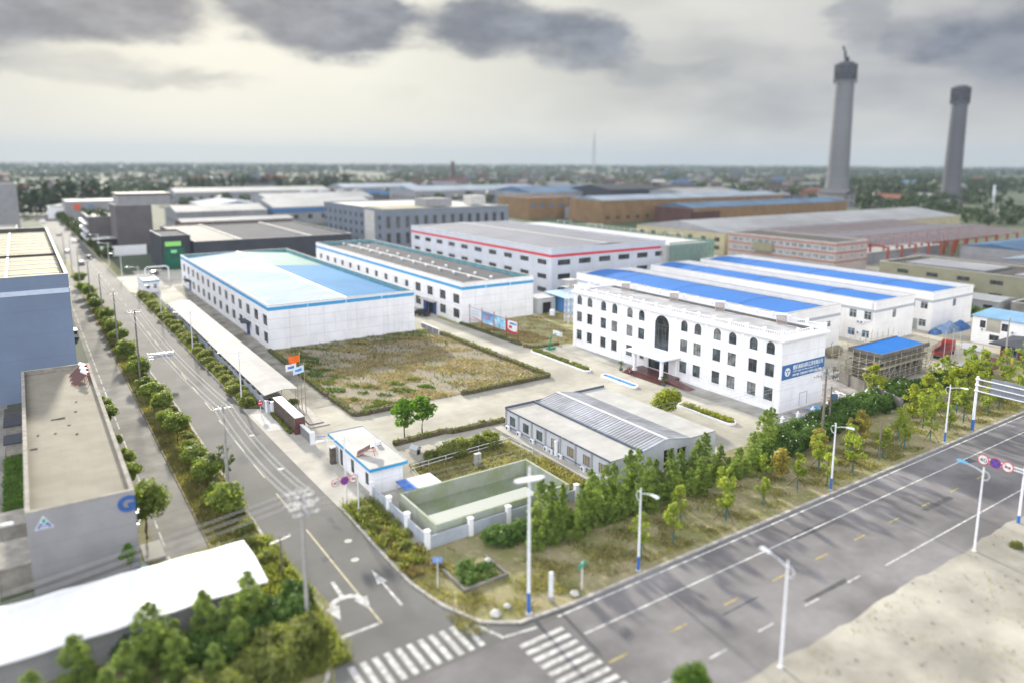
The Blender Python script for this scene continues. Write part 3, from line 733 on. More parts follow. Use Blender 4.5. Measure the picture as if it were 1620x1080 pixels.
tufts('grass', [(27.8, 49.2, 140, 57, 1.0), (27.8, 57, 34, 66, .06)], 52000, .26, f_grass, .06, 6, .6, .42)
tufts('grass', [(48, 14, 98, 32.0, 1.0)], 2600, .16, f_dry, .06, 26, .9, .3)
tufts('grass', [(88.4, 131, 97, 155.5, .5), (98.2, 126, 123, 155, .6)], 16000, .38, f_dry, .09, 7, .7, .4)
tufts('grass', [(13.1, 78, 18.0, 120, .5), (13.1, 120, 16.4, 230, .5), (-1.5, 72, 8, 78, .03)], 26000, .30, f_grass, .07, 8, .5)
tufts('grass', [(39.2, 77.2, 55, 85, .7), (52.6, 66, 55.8, 77, .3)], 7000, .35, f_grass, .08, 9, .6)
tufts('tall_weeds', [(27.2, 121.5, 29.0, 150, .4), (26.7, 150, 29.0, 245, .6), (27.7, 66, 31.0, 78.5, .0)], 26000, .75, f_weed, .09, 10, .45)
tufts('tall_weeds', [(27.7, 62, 31.2, 78.5, 1.0)], 9000, .6, f_weed, .08, 12, .6, 1.1)
tufts('dry_weeds', [(27.7, 60, 31.3, 78.5, 1.0)], 6000, .5, foliage('brown_weed_leaves', (.14, .11, .05), (.30, .25, .12), .4), .06, 13, .6, .8)
tufts('tall_weeds', [(13.0, 52, 18.6, 76, 1.0)], 9000, .7, f_weed, .10, 11, .45)
# ---------------------------------------------------------------- the white office building with arched windows
def ordinal(i): return ['first','second','third','fourth','fifth','sixth','seventh','eighth','ninth','tenth','eleventh','twelfth','thirteenth','fourteenth','fifteenth','sixteenth','seventeenth','eighteenth','nineteenth','twentieth','twenty-first','twenty-second','twenty-third','twenty-fourth','twenty-fifth','twenty-sixth','twenty-seventh','twenty-eighth','twenty-ninth','thirtieth'][i]
ox, oy = 98.0, 70.3
off = thing('office_building', 'white three storey office building with arched top windows and a blue banner', 'building', (ox, oy, 0))
cols = [122.4, 118.9, 114.4, 110.9, 106.3, 102.9, 91.6, 88.3, 83.8, 80.4, 76.0, 72.6]
W2, D2, H2 = 11.6, 54.0, 12.0
hF = []
for y in cols:
    if y not in (102.9, 91.6): hF.append((y-oy-.88, y-oy+.88, 1.65, 3.85))
    hF.append((y-oy-.88, y-oy+.88, 5.7, 7.9)); hF.append((y-oy-.82, y-oy+.82, 9.45, 11.5, .82))
hF.append((102.6-oy-.6, 102.6-oy+.6, 1.85, 3.5)); hF.append((91.6-oy-.88, 91.6-oy+.88, 1.65, 3.85))
bigarch = (95.4-oy, 99.2-oy, 4.85, 11.45, 1.9); hF.append(bigarch)
doorh = (95.2-oy, 100.6-oy, .7, 3.2); hF.append(doorh)
m = MB()
grid_wall(m, (0, D2, 0), (0, -1, 0), D2, H2, (-1, 0, 0), [(D2-q[1], D2-q[0], *q[2:]) for q in hF], .2)
m.quad((0, 0, 0), (W2, 0, 0), (W2, 0, H2), (0, 0, H2)); m.quad((W2, 0, 0), (W2, D2, 0), (W2, D2, H2), (W2, 0, H2)); m.quad((W2, D2, 0), (0, D2, 0), (0, D2, H2), (W2, D2, H2))
m.build('wall', m_white, off)
wr = random.Random(4)
for hh in hF:
    if hh in (bigarch, doorh): continue
    window(off, (0, 0, 0), (0, 1, 0), (-1, 0, 0), hh, .16, m_frame, wr.choice((m_glass, m_glass, m_curt, m_glassd)), 2, .06, .28, sill=(hh[2] < 3))
window(off, (0, 0, 0), (0, 1, 0), (-1, 0, 0), bigarch, .18, m_frame, m_glassd, 4, .06, 0, name='tall_arched_window')
d = window(off, (0, 0, 0), (0, 1, 0), (-1, 0, 0), doorh, .18, m_frame, m_glassd, 4, .09, 0, name='entrance_door')
q = MB(); q.box(.06, 95.9-oy, 2.2, .10, 99.0-oy, 2.55); q.build('door_sign', plain('cyan_sign', (.03, .30, .62), .5), off)
m = MB()
for y in (123.9, 116.7, 108.7, 101.0, 93.6, 86.1, 78.3, 70.8):
    m = MB(); m.box(-.16, y-oy-.42, 0, -.002, y-oy+.42, 11.75); m.build('pilaster', m_white2, off)
m = MB(); m.box(-.10, .95, .0, -.004, 89.0-oy, .55); m.box(-.10, 104.0-oy, .0, -.004, 53.0, .55); m.build('plinth', m_white2, off)
m = MB()
for (z0, z1, e) in ((11.78, 11.98, .28), (11.98, 12.22, .55), (12.22, 12.30, .45)):
    m.box(-e, -e, z0, W2+e, D2+e, z1-.002)
m.build('cornice', m_white2, off)
m = MB(); m.box(.3, .3, 12.29, W2-.3, D2-.3, 12.42); m.build('roof', surf('pale_roof_screed', (.40, .40, .41), .9, .18, .25, dirt=.35, bump=.01), off)
m = MB()
def rail_run(m, a, b, n, ends=True):
    a, b = Vector(a), Vector(b)
    for i in range(0 if ends else 1, n+1 if ends else n):
        p = a.lerp(b, i/n); m.box(p.x-.2, p.y-.2, 12.3, p.x+.2, p.y+.2, 13.5); m.box(p.x-.26, p.y-.26, 13.5, p.x+.26, p.y+.26, 13.6)
    m.bar(a+Vector((0, 0, 12.5)), b+Vector((0, 0, 12.5)), .22, .40); m.bar(a+Vector((0, 0, 13.28)), b+Vector((0, 0, 13.28)), .16, .12)
    L_ = (b-a).length; k = int(L_/.42)
    for i in range(1, k):
        p = a.lerp(b, i/k); m.tube([(p.x, p.y, 12.68), (p.x, p.y, 13.24)], .045, 4, False)
rail_run(m, (.1, .2, 0), (.1, D2-.2, 0), 15); rail_run(m, (.36, .2, 0), (W2-.36, .2, 0), 3, False); rail_run(m, (.36, D2-.2, 0), (W2-.36, D2-.2, 0), 3, False); rail_run(m, (W2-.1, .2, 0), (W2-.1, D2-.2, 0), 15)
m.build('balustrade', m_white2, off)
m = MB(); m.box(W2-2.2, 1.2, 12.43, W2-.9, D2-1.5, 12.50); m.build('gutter_shade_strip', m_gutter, off)  # dark strip painted in for the shadow gap along the back edge
# porch
pr_ = MB(); pr_.box(-4.4, 92.4-oy, 4.15, -.02, 102.2-oy, 4.35); pr_.box(-4.6, 92.2-oy, 4.35, -.02, 102.4-oy, 4.55); pr_.build('porch_roof', m_white2, off)
for y in (100.6, 93.4):
    c = MB(); c.box(-3.9, y-oy-.25, .5, -3.4, y-oy+.25, 4.15); c.box(-4.0, y-oy-.35, .5, -3.3, y-oy+.35, .95); c.build('porch_column', m_white2, off)
st = MB(); st.box(-4.1, 92.2-oy, 0, -.02, 102.3-oy, .6)
for k in range(3): st.box(-4.1-.35*(k+1), 92.2-oy, 0, -4.1-.35*k-.002, 102.3-oy, .45-.15*k)
st.build('entrance_steps', m_granite, off)
rp = MB(); rp.add([(-3.6, 92.15-oy, 0), (-1.6, 92.15-oy, 0), (-1.6, 92.15-oy, .6), (-3.6, 92.15-oy, .6), (-3.6, 86.6-oy, 0.02), (-1.6, 86.6-oy, .02)], [(0, 1, 2, 3), (3, 2, 5, 4), (0, 3, 4), (1, 5, 2)]); rp.build('ramp', m_granite, off)
# banner on the side wall
bn = MB(); bn.box(.15, -.09, 5.55, W2-.1, -.03, 7.95); bo = bn.build('banner', m_signblue, off)
bo['label'] = 'blue banner with white Chinese lettering and round emblem'
m_white3 = plain('banner_white', (.78, .80, .82), .6)
e = MB(); e.disc((1.5, -.11, 6.75), (0, 1, 0), .72, .03, 24); e.build('emblem', m_white3, bo)
e = MB()
for k in range(3):
    a = 2.1*k+.5; e.bar((1.5+.12*math.cos(a), -.14, 6.75+.12*math.sin(a)), (1.5+.5*math.cos(a), -.14, 6.75+.5*math.sin(a)), .05, .2)
e.build('emblem_mark', m_signblue, bo)
text_part('lettering', '顺雄高新材料江苏有限公司', .82, m_white3, bo, (2.9, -.10, 6.98), (1, 0, 0), wid=8.1, bold=.012)
text_part('lettering', 'TOWO High-Tech Material Jiangsu Co., Ltd', .4, m_white3, bo, (2.9, -.10, 6.48), (1, 0, 0), wid=7.0)
text_part('lettering', '科研 创新  智能化电力产品研发  生产  服务', .42, m_white3, bo, (2.9, -.10, 5.85), (1, 0, 0), wid=7.8, bold=.006)
q = MB(); q.box(5.2, -.06, .35, 5.3, -.02, 2.6); q.box(7.2, -.06, .35, 7.3, -.02, 2.6); q.box(5.3, -.06, 2.5, 7.2, -.02, 2.6); q.build('sealed_doorway', m_cap, off)

def solar_heater(name, label, loc, rz, red=False, n=1, group=None):
    t = thing(name, label, 'solar heater', loc, rz, group)
    # evacuated tube panel sloping, tank on top, stand; local: faces -x
    p = MB(); 
    w = 1.5
    for k in range(14): p.tube([(-1.15, -w/2+k*w/13, .15), (.35, -w/2+k*w/13, 1.35)], .042, 5)
    p.build('tube_panel', plain('solar_tubes', (.30, .24, .21), .3) if not red else plain('solar_tubes_dark', (.10, .045, .04), .3), t)
    f = MB(); f.bar((-1.2, -w/2-.08, .1), (.4, -w/2-.08, 1.4), .06); f.bar((-1.2, w/2+.08, .1), (.4, w/2+.08, 1.4), .06); f.bar((-1.2, -w/2-.08, .1), (-1.2, w/2+.08, .1), .06)
    for s in (-1, 1): f.bar((.7, s*w/2, 0), (.45, s*w/2, 1.4), .06); f.bar((-1.2, s*w/2, 0), (.7, s*w/2, 0), .05)
    f.build('stand', m_redsteel if red else m_steel, t)
    k = MB(); k.tube([(.5, -w/2-.25, 1.6), (.5, -w/2-.2, 1.6), (.5, w/2+.2, 1.6), (.5, w/2+.25, 1.6)], [.18, .26, .26, .18], 14); tk = k.build('water_tank', m_lampw, t)
    c = MB(); c.disc((.5, -w/2-.27, 1.6), (0, 1, 0), .2, .05, 12); c.build('tank_cap', m_red, tk)
    return t
hy = [117.6, 103.1, 91.2, 77.4]
for i, y in enumerate(hy):
    solar_heater('solar_water_heater', 'solar water heater at the back edge of the office roof, %s from the far end' % ordinal(i), (ox+9.0, y, 12.43), R(42), group='solar heaters on the office roof')

# ---------------------------------------------------------------- factory halls behind the yard
def factory(name, label, x0, y0, w, d, h, wallm, striped=None, ps=(8.48, 9.33)):
    t = thing(name, label, 'factory', (x0, y0, 0)); return t
# hall with the pale and blue roof
A = factory('factory_hall', 'white two storey factory hall with a pale and sky blue gabled roof and blue stripe', 41.0, 156.8, 34.0, 102.0, 9.65, m_panel)
hs = []; fn = []
for i in range(14):
    y = 159.7+7.22*i-156.8
    for z0, z1 in ((4.9, 7.25), (1.2, 3.5)):
        if z0 < 2 and i in (2, 12): continue
        hh, f_ = win_fr(A, y, z0, z1, 3.3, depth=.14, frame=m_frame, glass=m_glassd, mull=2, transom=0, bar=.07); hs.append(hh); fn.append(f_)
shell(A, 34.0, 102.0, 9.65, m_panel, hs, [], 1.0, .3, inner=m_tealpar)
for f_ in fn: f_()
stripe(A, 34.0, 102.0, 8.5, 9.25, m_bluestripe)
for y in (174.6, 245.0):
    door_fr(A, y-156.8, 2.6, 2.9, m_bluedoor, hood=(1.5, 1.6))
def gable_roof(t, w, d, z0, z1, xr, ml, mr, ym=None, mr2=None, th=.35):
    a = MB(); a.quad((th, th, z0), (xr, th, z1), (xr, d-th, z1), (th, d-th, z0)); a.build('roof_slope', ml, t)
    if ym: 
        a = MB(); a.quad((xr, th, z1), (w-th, th, z0), (w-th, ym, z0), (xr, ym, z1)); a.build('roof_slope', mr, t)
        a = MB(); a.quad((xr, ym, z1), (w-th, ym, z0), (w-th, d-th, z0), (xr, d-th, z1)); a.build('roof_slope', mr2, t)['label'] = 'teal green end of the roof slope'
    else:
        a = MB(); a.quad((xr, th, z1), (w-th, th, z0), (w-th, d-th, z0), (xr, d-th, z1)); a.build('roof_slope', mr, t)
    a = MB(); a.add([(xr-.35, th+.02, z1), (xr, th+.02, z1+.09), (xr+.35, th+.02, z1), (xr-.35, d-th, z1), (xr, d-th, z1+.09), (xr+.35, d-th, z1)], [(0, 1, 4, 3), (1, 2, 5, 4)]); a.build('ridge_cap', m_whiteroof, t)
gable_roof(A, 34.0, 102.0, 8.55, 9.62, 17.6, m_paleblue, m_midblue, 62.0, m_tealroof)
for x in (8.5, 17.2, 25.8): m = MB(); m.box(x-.06, -.12, .2, x+.06, -.02, 9.6); m.build('downpipe', m_white2, A)

B = factory('factory_hall', 'white factory hall with a flat grey vented roof behind the billboards', 87.8, 156.2, 21.5, 109.0, 10.4, m_panel)
hs = []; fn = []
for i in range(15):
    y = 159.3+7.2*i-156.2
    z = (4.85, 7.2) if i < 4 else (5.1, 6.9)
    hh, f_ = win_fr(B, y, z[0], z[1], 3.2 if i < 4 else 2.2, depth=.14, frame=m_frame, glass=m_glassd, mull=2, transom=0, bar=.07); hs.append(hh); fn.append(f_)
    if i != 2:
        hh, f_ = win_fr(B, y, 1.15, 3.45, 3.2, depth=.14, frame=m_frame, glass=m_glassd, mull=2, transom=0, bar=.07); hs.append(hh); fn.append(f_)
shell(B, 21.5, 109.0, 10.4, m_panel, hs, [], 1.0, .3, inner=m_tealpar)
for f_ in fn: f_()
stripe(B, 21.5, 109.0, 8.6, 9.35, m_bluestripe)
for y, l in ((175.7, 'blue_door_leaf'), (171.0, 'blue_door_leaf')):
    m = MB(); m.box(-.6 if y > 172 else -.1, y-156.2-.9, 0, -.03, y-156.2+.9, 3.3); m.build('door_leaf', m_bluedoor, B)
m = MB(); m.box(-.01, 172.0-156.2, 0.01, -.004, 174.7-156.2, 3.3); m.build('open_doorway', plain('dark_interior', (.02, .03, .03), .9), B)
m = MB(); m.box(-1.6, 169.5-156.2, 3.5, -.003, 177.5-156.2, 3.72); m.build('door_hood', m_cap, B)
m = MB(); m.box(.35, .35, 9.1, 21.15, 108.65, 9.3); m.build('roof', m_greyroof, B)
m = MB(); m.box(10.9, 6, 9.3, 11.6, 107, 9.52); m.build('roof_ridge', m_whiteroof, B)
for i in range(24):
    m = MB(); x = 9.0 if i % 2 else 13.4; y = 8+i*4.2
    m.lathe([(.2, 0), (.2, .3), (.42, .35), (.46, .6), (.30, .8), (.05, .88)], 10, (x, y, 9.3)); m.build('roof_vent', m_lampw, B)
for x in (6.8, 14.2): m = MB(); m.box(x-.06, -.12, .2, x+.06, -.02, 10.3); m.build('downpipe', m_white2, B)

Cc = factory('factory_hall', 'large pale grey factory hall with a red stripe and three rows of wide windows', 124.3, 168.5, 43.7, 92.5, 15.4, m_panelc)
hs = []; fn = []; hs2 = []
for i in range(10):
    y = 173.3+9.18*i-168.5
    for z in (10.4, 6.2, 2.2):
        hh, f_ = win_fr(Cc, y, z, z+1.45, 4.6, depth=.2, frame=m_frame, glass=m_glassd, mull=4, transom=0, bar=.08); hs.append(hh); fn.append(f_)
for i in range(6):
    x = 128.9+7.78*i-124.3
    for z in (10.35, 6.2, 2.2):
        hh, f_ = win_sd(Cc, x, z, z+1.6, 4.6, depth=.2, frame=m_frame, glass=m_glassd, mull=4, transom=0, bar=.08); hs2.append(hh); fn.append(f_)
shell(Cc, 43.7, 92.5, 15.4, m_panelc, hs, hs2, .5, .3)
for f_ in fn: f_()
stripe(Cc, 43.7, 92.5, 12.8, 13.6, m_redstripe)
gable_roof(Cc, 43.7, 92.5, 14.9, 15.75, 21.8, m_cgreyroof, m_cgreyroof)

an = thing('unfinished_annex', 'annex wrapped in green scaffold netting beside the red striped hall', 'building', (168.3, 166.0, 0))
m = MB(); m.box(.2, 0.6, 0, 20, 96, 13.6); m.build('wall', m_cap, an)
m = MB(); m.box(.1, .5, 13.6, 20.2, 96.2, 13.9); m.build('roof', m_whiteroof, an)
m = MB(); 
for x in np.arange(1, 21.5, 2.4): m.tube([(x, -.5, 0), (x, -.5, 15.2)], .06, 4)
for z in np.arange(2, 15.5, 2.1): m.tube([(.6, -.5, z), (21.4, -.5, z)], .06, 4)
for y in np.arange(2, 96, 3.5): m.tube([(21.3, y, 0), (21.3, y, 15.2)], .06, 4)
m.build('scaffold_poles', m_scaf, an)
def netmat():
    m, t, b, out = newmat('green_safety_net'); co = coord(t)
    c = mixc(t, tnoise(t, co, .7, 4, .6), (.05, .17, .13), (.16, .28, .23)); t.links.new(c, b.inputs['Base Color']); b.inputs['Roughness'].default_value = .9
    tr = nd(t, 'ShaderNodeBsdfTransparent'); mx = nd(t, 'ShaderNodeMixShader'); mx.inputs[0].default_value = .55
    t.links.new(tr.outputs[0], mx.inputs[1]); t.links.new(b.outputs[0], mx.inputs[2]); t.links.new(mx.outputs[0], out.inputs[0]); return m
m_net = netmat()
m = MB(); m.quad((.3, -.65, 0), (21.5, -.65, 0), (21.5, -.65, 14.9), (.3, -.65, 14.9)); m.quad((21.5, -.65, 0), (21.5, 96, 0), (21.5, 96, 14.9), (21.5, -.65, 14.9)); m.build('safety_net', m_net, an)
m = MB()
for y in (12, 30, 55, 75): 
    for (a, b) in (((16, y, 13.9), (16, y, 16)), ((19.5, y, 13.9), (19.5, y, 16)), ((16, y+5, 13.9), (16, y+5, 16)), ((16, y, 16), (19.5, y, 16)), ((16, y, 16), (16, y+5, 16))): m.bar(a, b, .14)
m.build('roof_frame', m_cap, an)

# three long sheds with bright blue barrel roofs
def blue_shed(label, x0, y0, w, d, h, wins=(), swins=(), door=None):
    t = thing('long_shed', label, 'shed', (x0, y0, 0), group='long blue roofed sheds')
    hs = [ (y-y0-wd/2, y-y0+wd/2, z0, z1) for (y, z0, z1, wd, g) in wins ]; h2 = [(x-x0-wd/2, x-x0+wd/2, z0, z1) for (x, z0, z1, wd, g) in swins]
    shell(t, w, d, h, m_shedwall, hs, h2, 1.15, .28)
    for hh, q in zip(hs, wins): window(t, (0, 0, 0), (0, 1, 0), (-1, 0, 0), hh, .14, m_wframe, q[4], 2, .08, .3)
    for hh, q in zip(h2, swins): window(t, (0, 0, 0), (1, 0, 0), (0, -1, 0), hh, .14, m_wframe, q[4], 2, .08, .3)
    m = MB(); n = 14; a, b = 1.0, w-2.3; z = h-.75
    pts = [(a+(b-a)*k/n, z+.85*math.sin(math.pi*k/n)) for k in range(n+1)]
    for k in range(n): m.quad((pts[k][0], .7, pts[k][1]), (pts[k+1][0], .7, pts[k+1][1]), (pts[k+1][0], d-.6, pts[k+1][1]), (pts[k][0], d-.6, pts[k][1]))
    m.poly([(x, .7, zz) for x, zz in pts][::-1]); m.poly([(x, d-.6, zz) for x, zz in pts]); m.build('roof', m_blueroof, t, smooth=False)
    m = MB(); m.box(.29, .29, h-1.3, w-.29, d-.29, h-1.1); m.build('gutter_shade_strip', m_gutter, t)
    m = MB(); m.box(-.03, -.03, 7.0, -.001, d, 7.6); m.box(-.001, -.03, 7.0, w, -.001, 7.6); m.build('grey_band', plain('grey_band_paint', (.42, .44, .47), .7), t)
    for k in range(3):
        v = MB()
        for q in range(22): v.lathe([(.05, 0), (.1, .08), (.04, .2)], 5, (a+(b-a)*(q+.5)/22, d*(.2+.3*k), z+.85*math.sin(math.pi*(q+.5)/22)))
        v.build('roof_bolts', m_gutter, t)
    return t
blue_shed('long blue roofed shed directly behind the white office building', 126.3, 90.8, 20.0, 68.5, 9.6, (), ((142.2, 4.9, 6.2, 1.6, m_glass),))
s2 = blue_shed('middle long blue roofed shed with the blue lower windows', 155.3, 87.9, 16.5, 72, 9.6, ((89.7, 5.1, 7.0, 1.8, m_glass), (93.3, 5.1, 7.0, 1.8, m_glass), (89.9, .9, 2.6, 1.8, m_blueglass), (93.4, .9, 2.6, 1.8, m_blueglass)), ((163.4, 5.0, 7.4, 1.6, m_glass),))
s3 = blue_shed('long blue roofed shed with an open door and tarpaulin heaps', 178.2, 86.8, 20.0, 74, 9.6, ((88.8, 5.3, 7.3, 1.8, m_glass), (91.9, 5.3, 7.3, 1.8, m_glass), (88.9, .9, 2.7, 1.8, m_glass)), ((189.1, 5.1, 7.5, 1.7, m_glass),))
m = MB(); m.box(-.05, 91.3-86.8, 0, -.004, 92.5-86.8, 2.7); m.build('doorway', plain('dark_opening', (.02, .02, .02), .9), s3)
m = MB(); m.box(-.09, 90.0-86.8, 0, -.03, 91.2-86.8, 2.6); m.build('door', m_steel, s3)
def ac_unit(parent, loc, rz=0, top=None, label=None):
    if parent is None: t = thing('air_conditioner', label, 'air conditioner', loc, rz, 'air conditioners')
    m = MB(); m.box(-.3, -.42, 0, 0, .42, .6)
    if parent is not None: o = m.build('air_conditioner', m_lampw, parent); o.location = loc; o.rotation_euler = (0, 0, rz); host = o
    else: host = t; m.build('casing', m_lampw, t)
    f = MB(); f.disc((-.31, .08, .3), (1, 0, 0), .22, .03, 12); f.build('fan_grille', m_frame, host)
    return host
ac_unit(s2, (-.03, 91.6-87.9, 4.1)); ac_unit(s2, (-.03, 90.8-87.9, 4.1)); ac_unit(s2, (-.03, 91.5-87.9, 1.6))
m = MB(); m.tube([(-.15, .6, 9.3), (-.15, .6, 5.0), (-.15, 1.6, 4.6), (-.15, 2.8, 4.4)], .05, 5); m.build('drain_pipe', m_steel, s2)

# small garage and blue lean-to beside the billboard hall
g_ = thing('garage', 'small pale grey garage with a dark open bay beside the billboard factory hall', 'garage', (110.6, 155.6, 0))
m = MB(); grid_wall(m, (0, 0, 0), (1, 0, 0), 5.6, 4.1, (0, -1, 0), [(1.4, 4.3, .0, 3.0)], .4); m.quad((0, 6, 0), (0, 0, 0), (0, 0, 4.1), (0, 6, 4.1)); m.quad((5.6, 0, 0), (5.6, 6, 0), (5.6, 6, 4.1), (5.6, 0, 4.1)); m.quad((5.6, 6, 0), (0, 6, 0), (0, 6, 4.1), (5.6, 6, 4.1)); m.build('wall', surf('grey_panel', (.46, .48, .50), .7, .06, .5), g_)
m = MB(); m.box(-.15, -.15, 4.1, 5.75, 6.1, 4.3); m.build('roof', m_whiteroof, g_)
m = MB(); m.quad((1.4, .41, 0), (4.3, .41, 0), (4.3, .41, 3), (1.4, .41, 3)); m.build('open_bay', plain('dark_bay', (.025, .025, .028), .9), g_)
bs = thing('metal_shed', 'blue walled metal shed with a pale blue roof behind the lighting tower', 'shed', (117.2, 150.5, 0))
m = MB(); m.box(.2, .6, 0, 12, 9.5, 4.4); m.build('wall', surf('blue_corrugated_wall', (.10, .26, .55), .5, .08, .4, corr=(0, .5, .03)), bs)
m = MB(); m.add([(-1.5, -.2, 4.45), (12.5, -.2, 4.45), (12.5, 9.8, 4.9), (-1.5, 9.8, 4.9), (-1.5, -.2, 4.57), (12.5, -.2, 4.57), (12.5, 9.8, 5.02), (-1.5, 9.8, 5.02)], [(0, 3, 2, 1), (4, 5, 6, 7), (0, 1, 5, 4), (1, 2, 6, 5), (2, 3, 7, 6), (3, 0, 4, 7)]); m.build('roof', surf('pale_blue_shed_roof', (.45, .60, .74), .45, .08, .3, corr=(0, .6, .03)), bs)
# ---------------------------------------------------------------- near left: building with the letter, blue-grey block, white shed
Gb = thing('flat_roofed_building', 'grey rendered building with a flat felt roof and a big blue letter on its gable', 'building', (-2.3, 76.3, 0))
shell(Gb, 8.7, 54.5, 8.6, m_gwall, [], [], .6, .3, m_gwall2, inner=m_gwall2)
m = MB(); m.box(.31, .31, 7.7, 8.39, 54.19, 7.95); m.build('roof', m_tanroof, Gb)
text_part('wall_letter', 'G', 2.0, plain('deep_blue_sign', (.02, .09, .30), .5), Gb, (7.2, -.10, 6.75), (1, 0, 0), ext=.06, bold=.09, wid=1.5)
lg = MB(); lg.add([(.55, -.03, 6.85), (2.05, -.03, 6.85), (1.3, -.03, 8.1), (.55, -.07, 6.85), (2.05, -.07, 6.85), (1.3, -.07, 8.1)], [(3, 4, 5), (0, 1, 4, 3), (1, 2, 5, 4), (2, 0, 3, 5)]); lgo = lg.build('triangular_sign', m_lampw, Gb)
lg = MB(); lg.add([(.68, -.085, 6.93), (1.92, -.085, 6.93), (1.56, -.085, 7.52), (1.3, -.085, 7.18), (1.04, -.085, 7.52)], [(0, 1, 2, 3, 4)]); lg.build('sign_field', plain('sign_navy', (.04, .10, .30), .5), lgo)
lg = MB(); lg.add([(1.3, -.086, 7.30), (1.5, -.086, 7.62), (1.3, -.086, 7.93), (1.1, -.086, 7.62)], [(0, 1, 2, 3)]); lg.build('sign_lozenge', plain('sign_green', (.03, .30, .24), .5), lgo)
text_part('sign_lettering', '曙光', .24, m_lampw, lgo, (.98, -.088, 6.97), (1, 0, 0), wid=.62, bold=.006)
m = MB(); m.box(8.72, .15, 6.1, 8.95, .3, 6.2); m.box(8.72, .15, 4.9, 8.95, .3, 5.0); m.tube([(8.93, .22, 6.2), (8.93, .22, 6.5)], .06, 6); m.tube([(8.93, .22, 5.0), (8.93, .22, 5.3)], .06, 6); m.build('cable_bracket', m_ins, Gb)
# litter on the roof
db = [(3.6, 29.5, 1.5), (.9, 19.5, .7), (5.6, 31.5, .3), (4.6, 26.2, .3), (5.2, 22.2, .25), (3.1, 23.8, .25), (1.4, 24.2, .22), (5.9, 36.0, .2)]
for i, (x, y, s) in enumerate(db):
    m = MB(); rr = random.Random(i)
    for k in range(3): 
        a = rr.uniform(-.5, .5); m.bar((x-2.3-s*.5, 76.3+y+rr.uniform(-.15, .15), 7.99), (x-2.3+s*.5, 76.3+y+math.sin(a)*s*.5, 8.01+rr.random()*.05), .09, .06)
    tag(m.build('roof_debris', m_gutter), ['long strip of torn black felt lying on the lettered building roof', 'short strip of torn felt near the parapet of the lettered roof', 'dark scrap past the long felt strip on the lettered roof', 'dark scrap in the middle of the lettered roof', 'dark scrap beside the street parapet of the lettered roof', 'dark scrap between the two torn felt strips on the lettered roof', 'small dark scrap beside the short felt strip on the lettered roof', 'dark scrap behind all others on the lettered roof'][i], 'debris', 'scraps on the felt roof')
for i in range(3):
    solar_heater('solar_water_heater', 'white tanked solar heater on the lettered roof, %s from its far end' % ordinal(i), (4.9, 126.0-2.3*i, 7.95), R(20), True, group='solar heaters on the felt roof')
# low lean-tos and porch roofs along its left wall
for i, (y0, y1, h, mt) in enumerate([(117, 121, 2.2, m_dgreyroof), (122.5, 127, 3.0, m_dgreyroof), (128, 133, 2.6, m_gutter), (88.5, 92.5, 2.6, m_gwall2), (78.5, 84.5, 2.8, m_gwall2)]):
    t = thing('lean_to', 'low lean-to against the lettered building, %s from its far end' % ordinal([2, 1, 0, 3, 4][i]), 'lean-to', (-5.0, y0, 0), group='lean-tos on the left wall')
    m = MB(); m.box(.2, .2, 0, 2.65, y1-y0-.2, h-.1); m.build('wall', m_gwall2, t)
    m = MB(); m.box(0, 0, h-.1, 2.66, y1-y0, h+.08); m.build('roof', mt, t)
tufts('grass', [(-4.9, 93, -2.6, 117, 1.0)], 9000, .5, f_dark, .10, 21, .4)

Bb = thing('tall_block', 'tall slate blue clad block with a pale stripe and a ribbed cream roof', 'building', (-46.0, 144.8, 0))
shell(Bb, 51.4, 104, 21.0, m_bluewall, [], [], .8, .45, m_cap, inner=m_gutter)
m = MB(); m.box(.5, .5, 19.7, 50.9, 103.5, 19.95); m.build('roof', m_tanroof2, Bb)
m = MB(); m.box(-.05, -.05, 17.9, 51.45, -.003, 18.7); m.box(51.403, -.05, 17.9, 51.45, 104, 18.7); m.build('stripe', m_palestripe, Bb)
m = MB(); m.box(.5, 40.0, 19.96, 50.9, 40.7, 20.35); m.build('roof_joint', m_gutter, Bb)
m = MB(); m.box(42.5, .6, 19.96, 42.9, 103.4, 20.12)
for k in range(14): m.box(.6, 4+k*7.2, 19.96, 50.8, 4.25+k*7.2, 20.05)
m.build('roof_ridge', m_whiteroof, Bb)

# low sheds with a bright white membrane roof, bottom left
ws = thing('white_roofed_shed', 'long low shed with a bright white sheet roof beside the lettered building', 'shed', (-40.0, 62.8, 0))
m = MB(); m.box(.4, .3, 0, 54.3, 7.4, 3.0); m.build('wall', m_gwall, ws)
m = MB(); n = 36
for k in range(n):
    x0, x1 = 55.0*k/n, 55.0*(k+1)/n
    za, zb = 3.45+.10*math.sin(x0*.9), 3.45+.10*math.sin(x1*.9); ea, eb = 3.05+.06*math.sin(x0*1.3), 3.05+.06*math.sin(x1*1.3)
    m.quad((x0, -.3, ea), (x1, -.3, eb), (x1, 4.1, zb), (x0, 4.1, za)); m.quad((x0, 4.1, za), (x1, 4.1, zb), (x1, 8.4, eb), (x0, 8.4, ea))
    m.quad((x0, -.3, ea-.15), (x1, -.3, eb-.15), (x1, -.3, eb), (x0, -.3, ea)); 
m.quad((55, -.3, 2.9), (55, 8.4, 2.9), (55, 8.4, 3.06), (55, -.3, 3.06)); m.add([(55, -.3, 3.05), (55, 8.4, 3.05), (55, 4.1, 3.45)], [(0, 1, 2)])
m.build('roof', surf('bright_white_membrane', (.88, .88, .88), .6, .04, .15, dirt=.05), ws)
sl = MB(); sl.box(6.9, 77.9, .0, 8.8, 81.8, .22); tag(sl.build('concrete_slab', m_conc2), 'square pale concrete slab beside the lane near the lettered gable', 'slab')
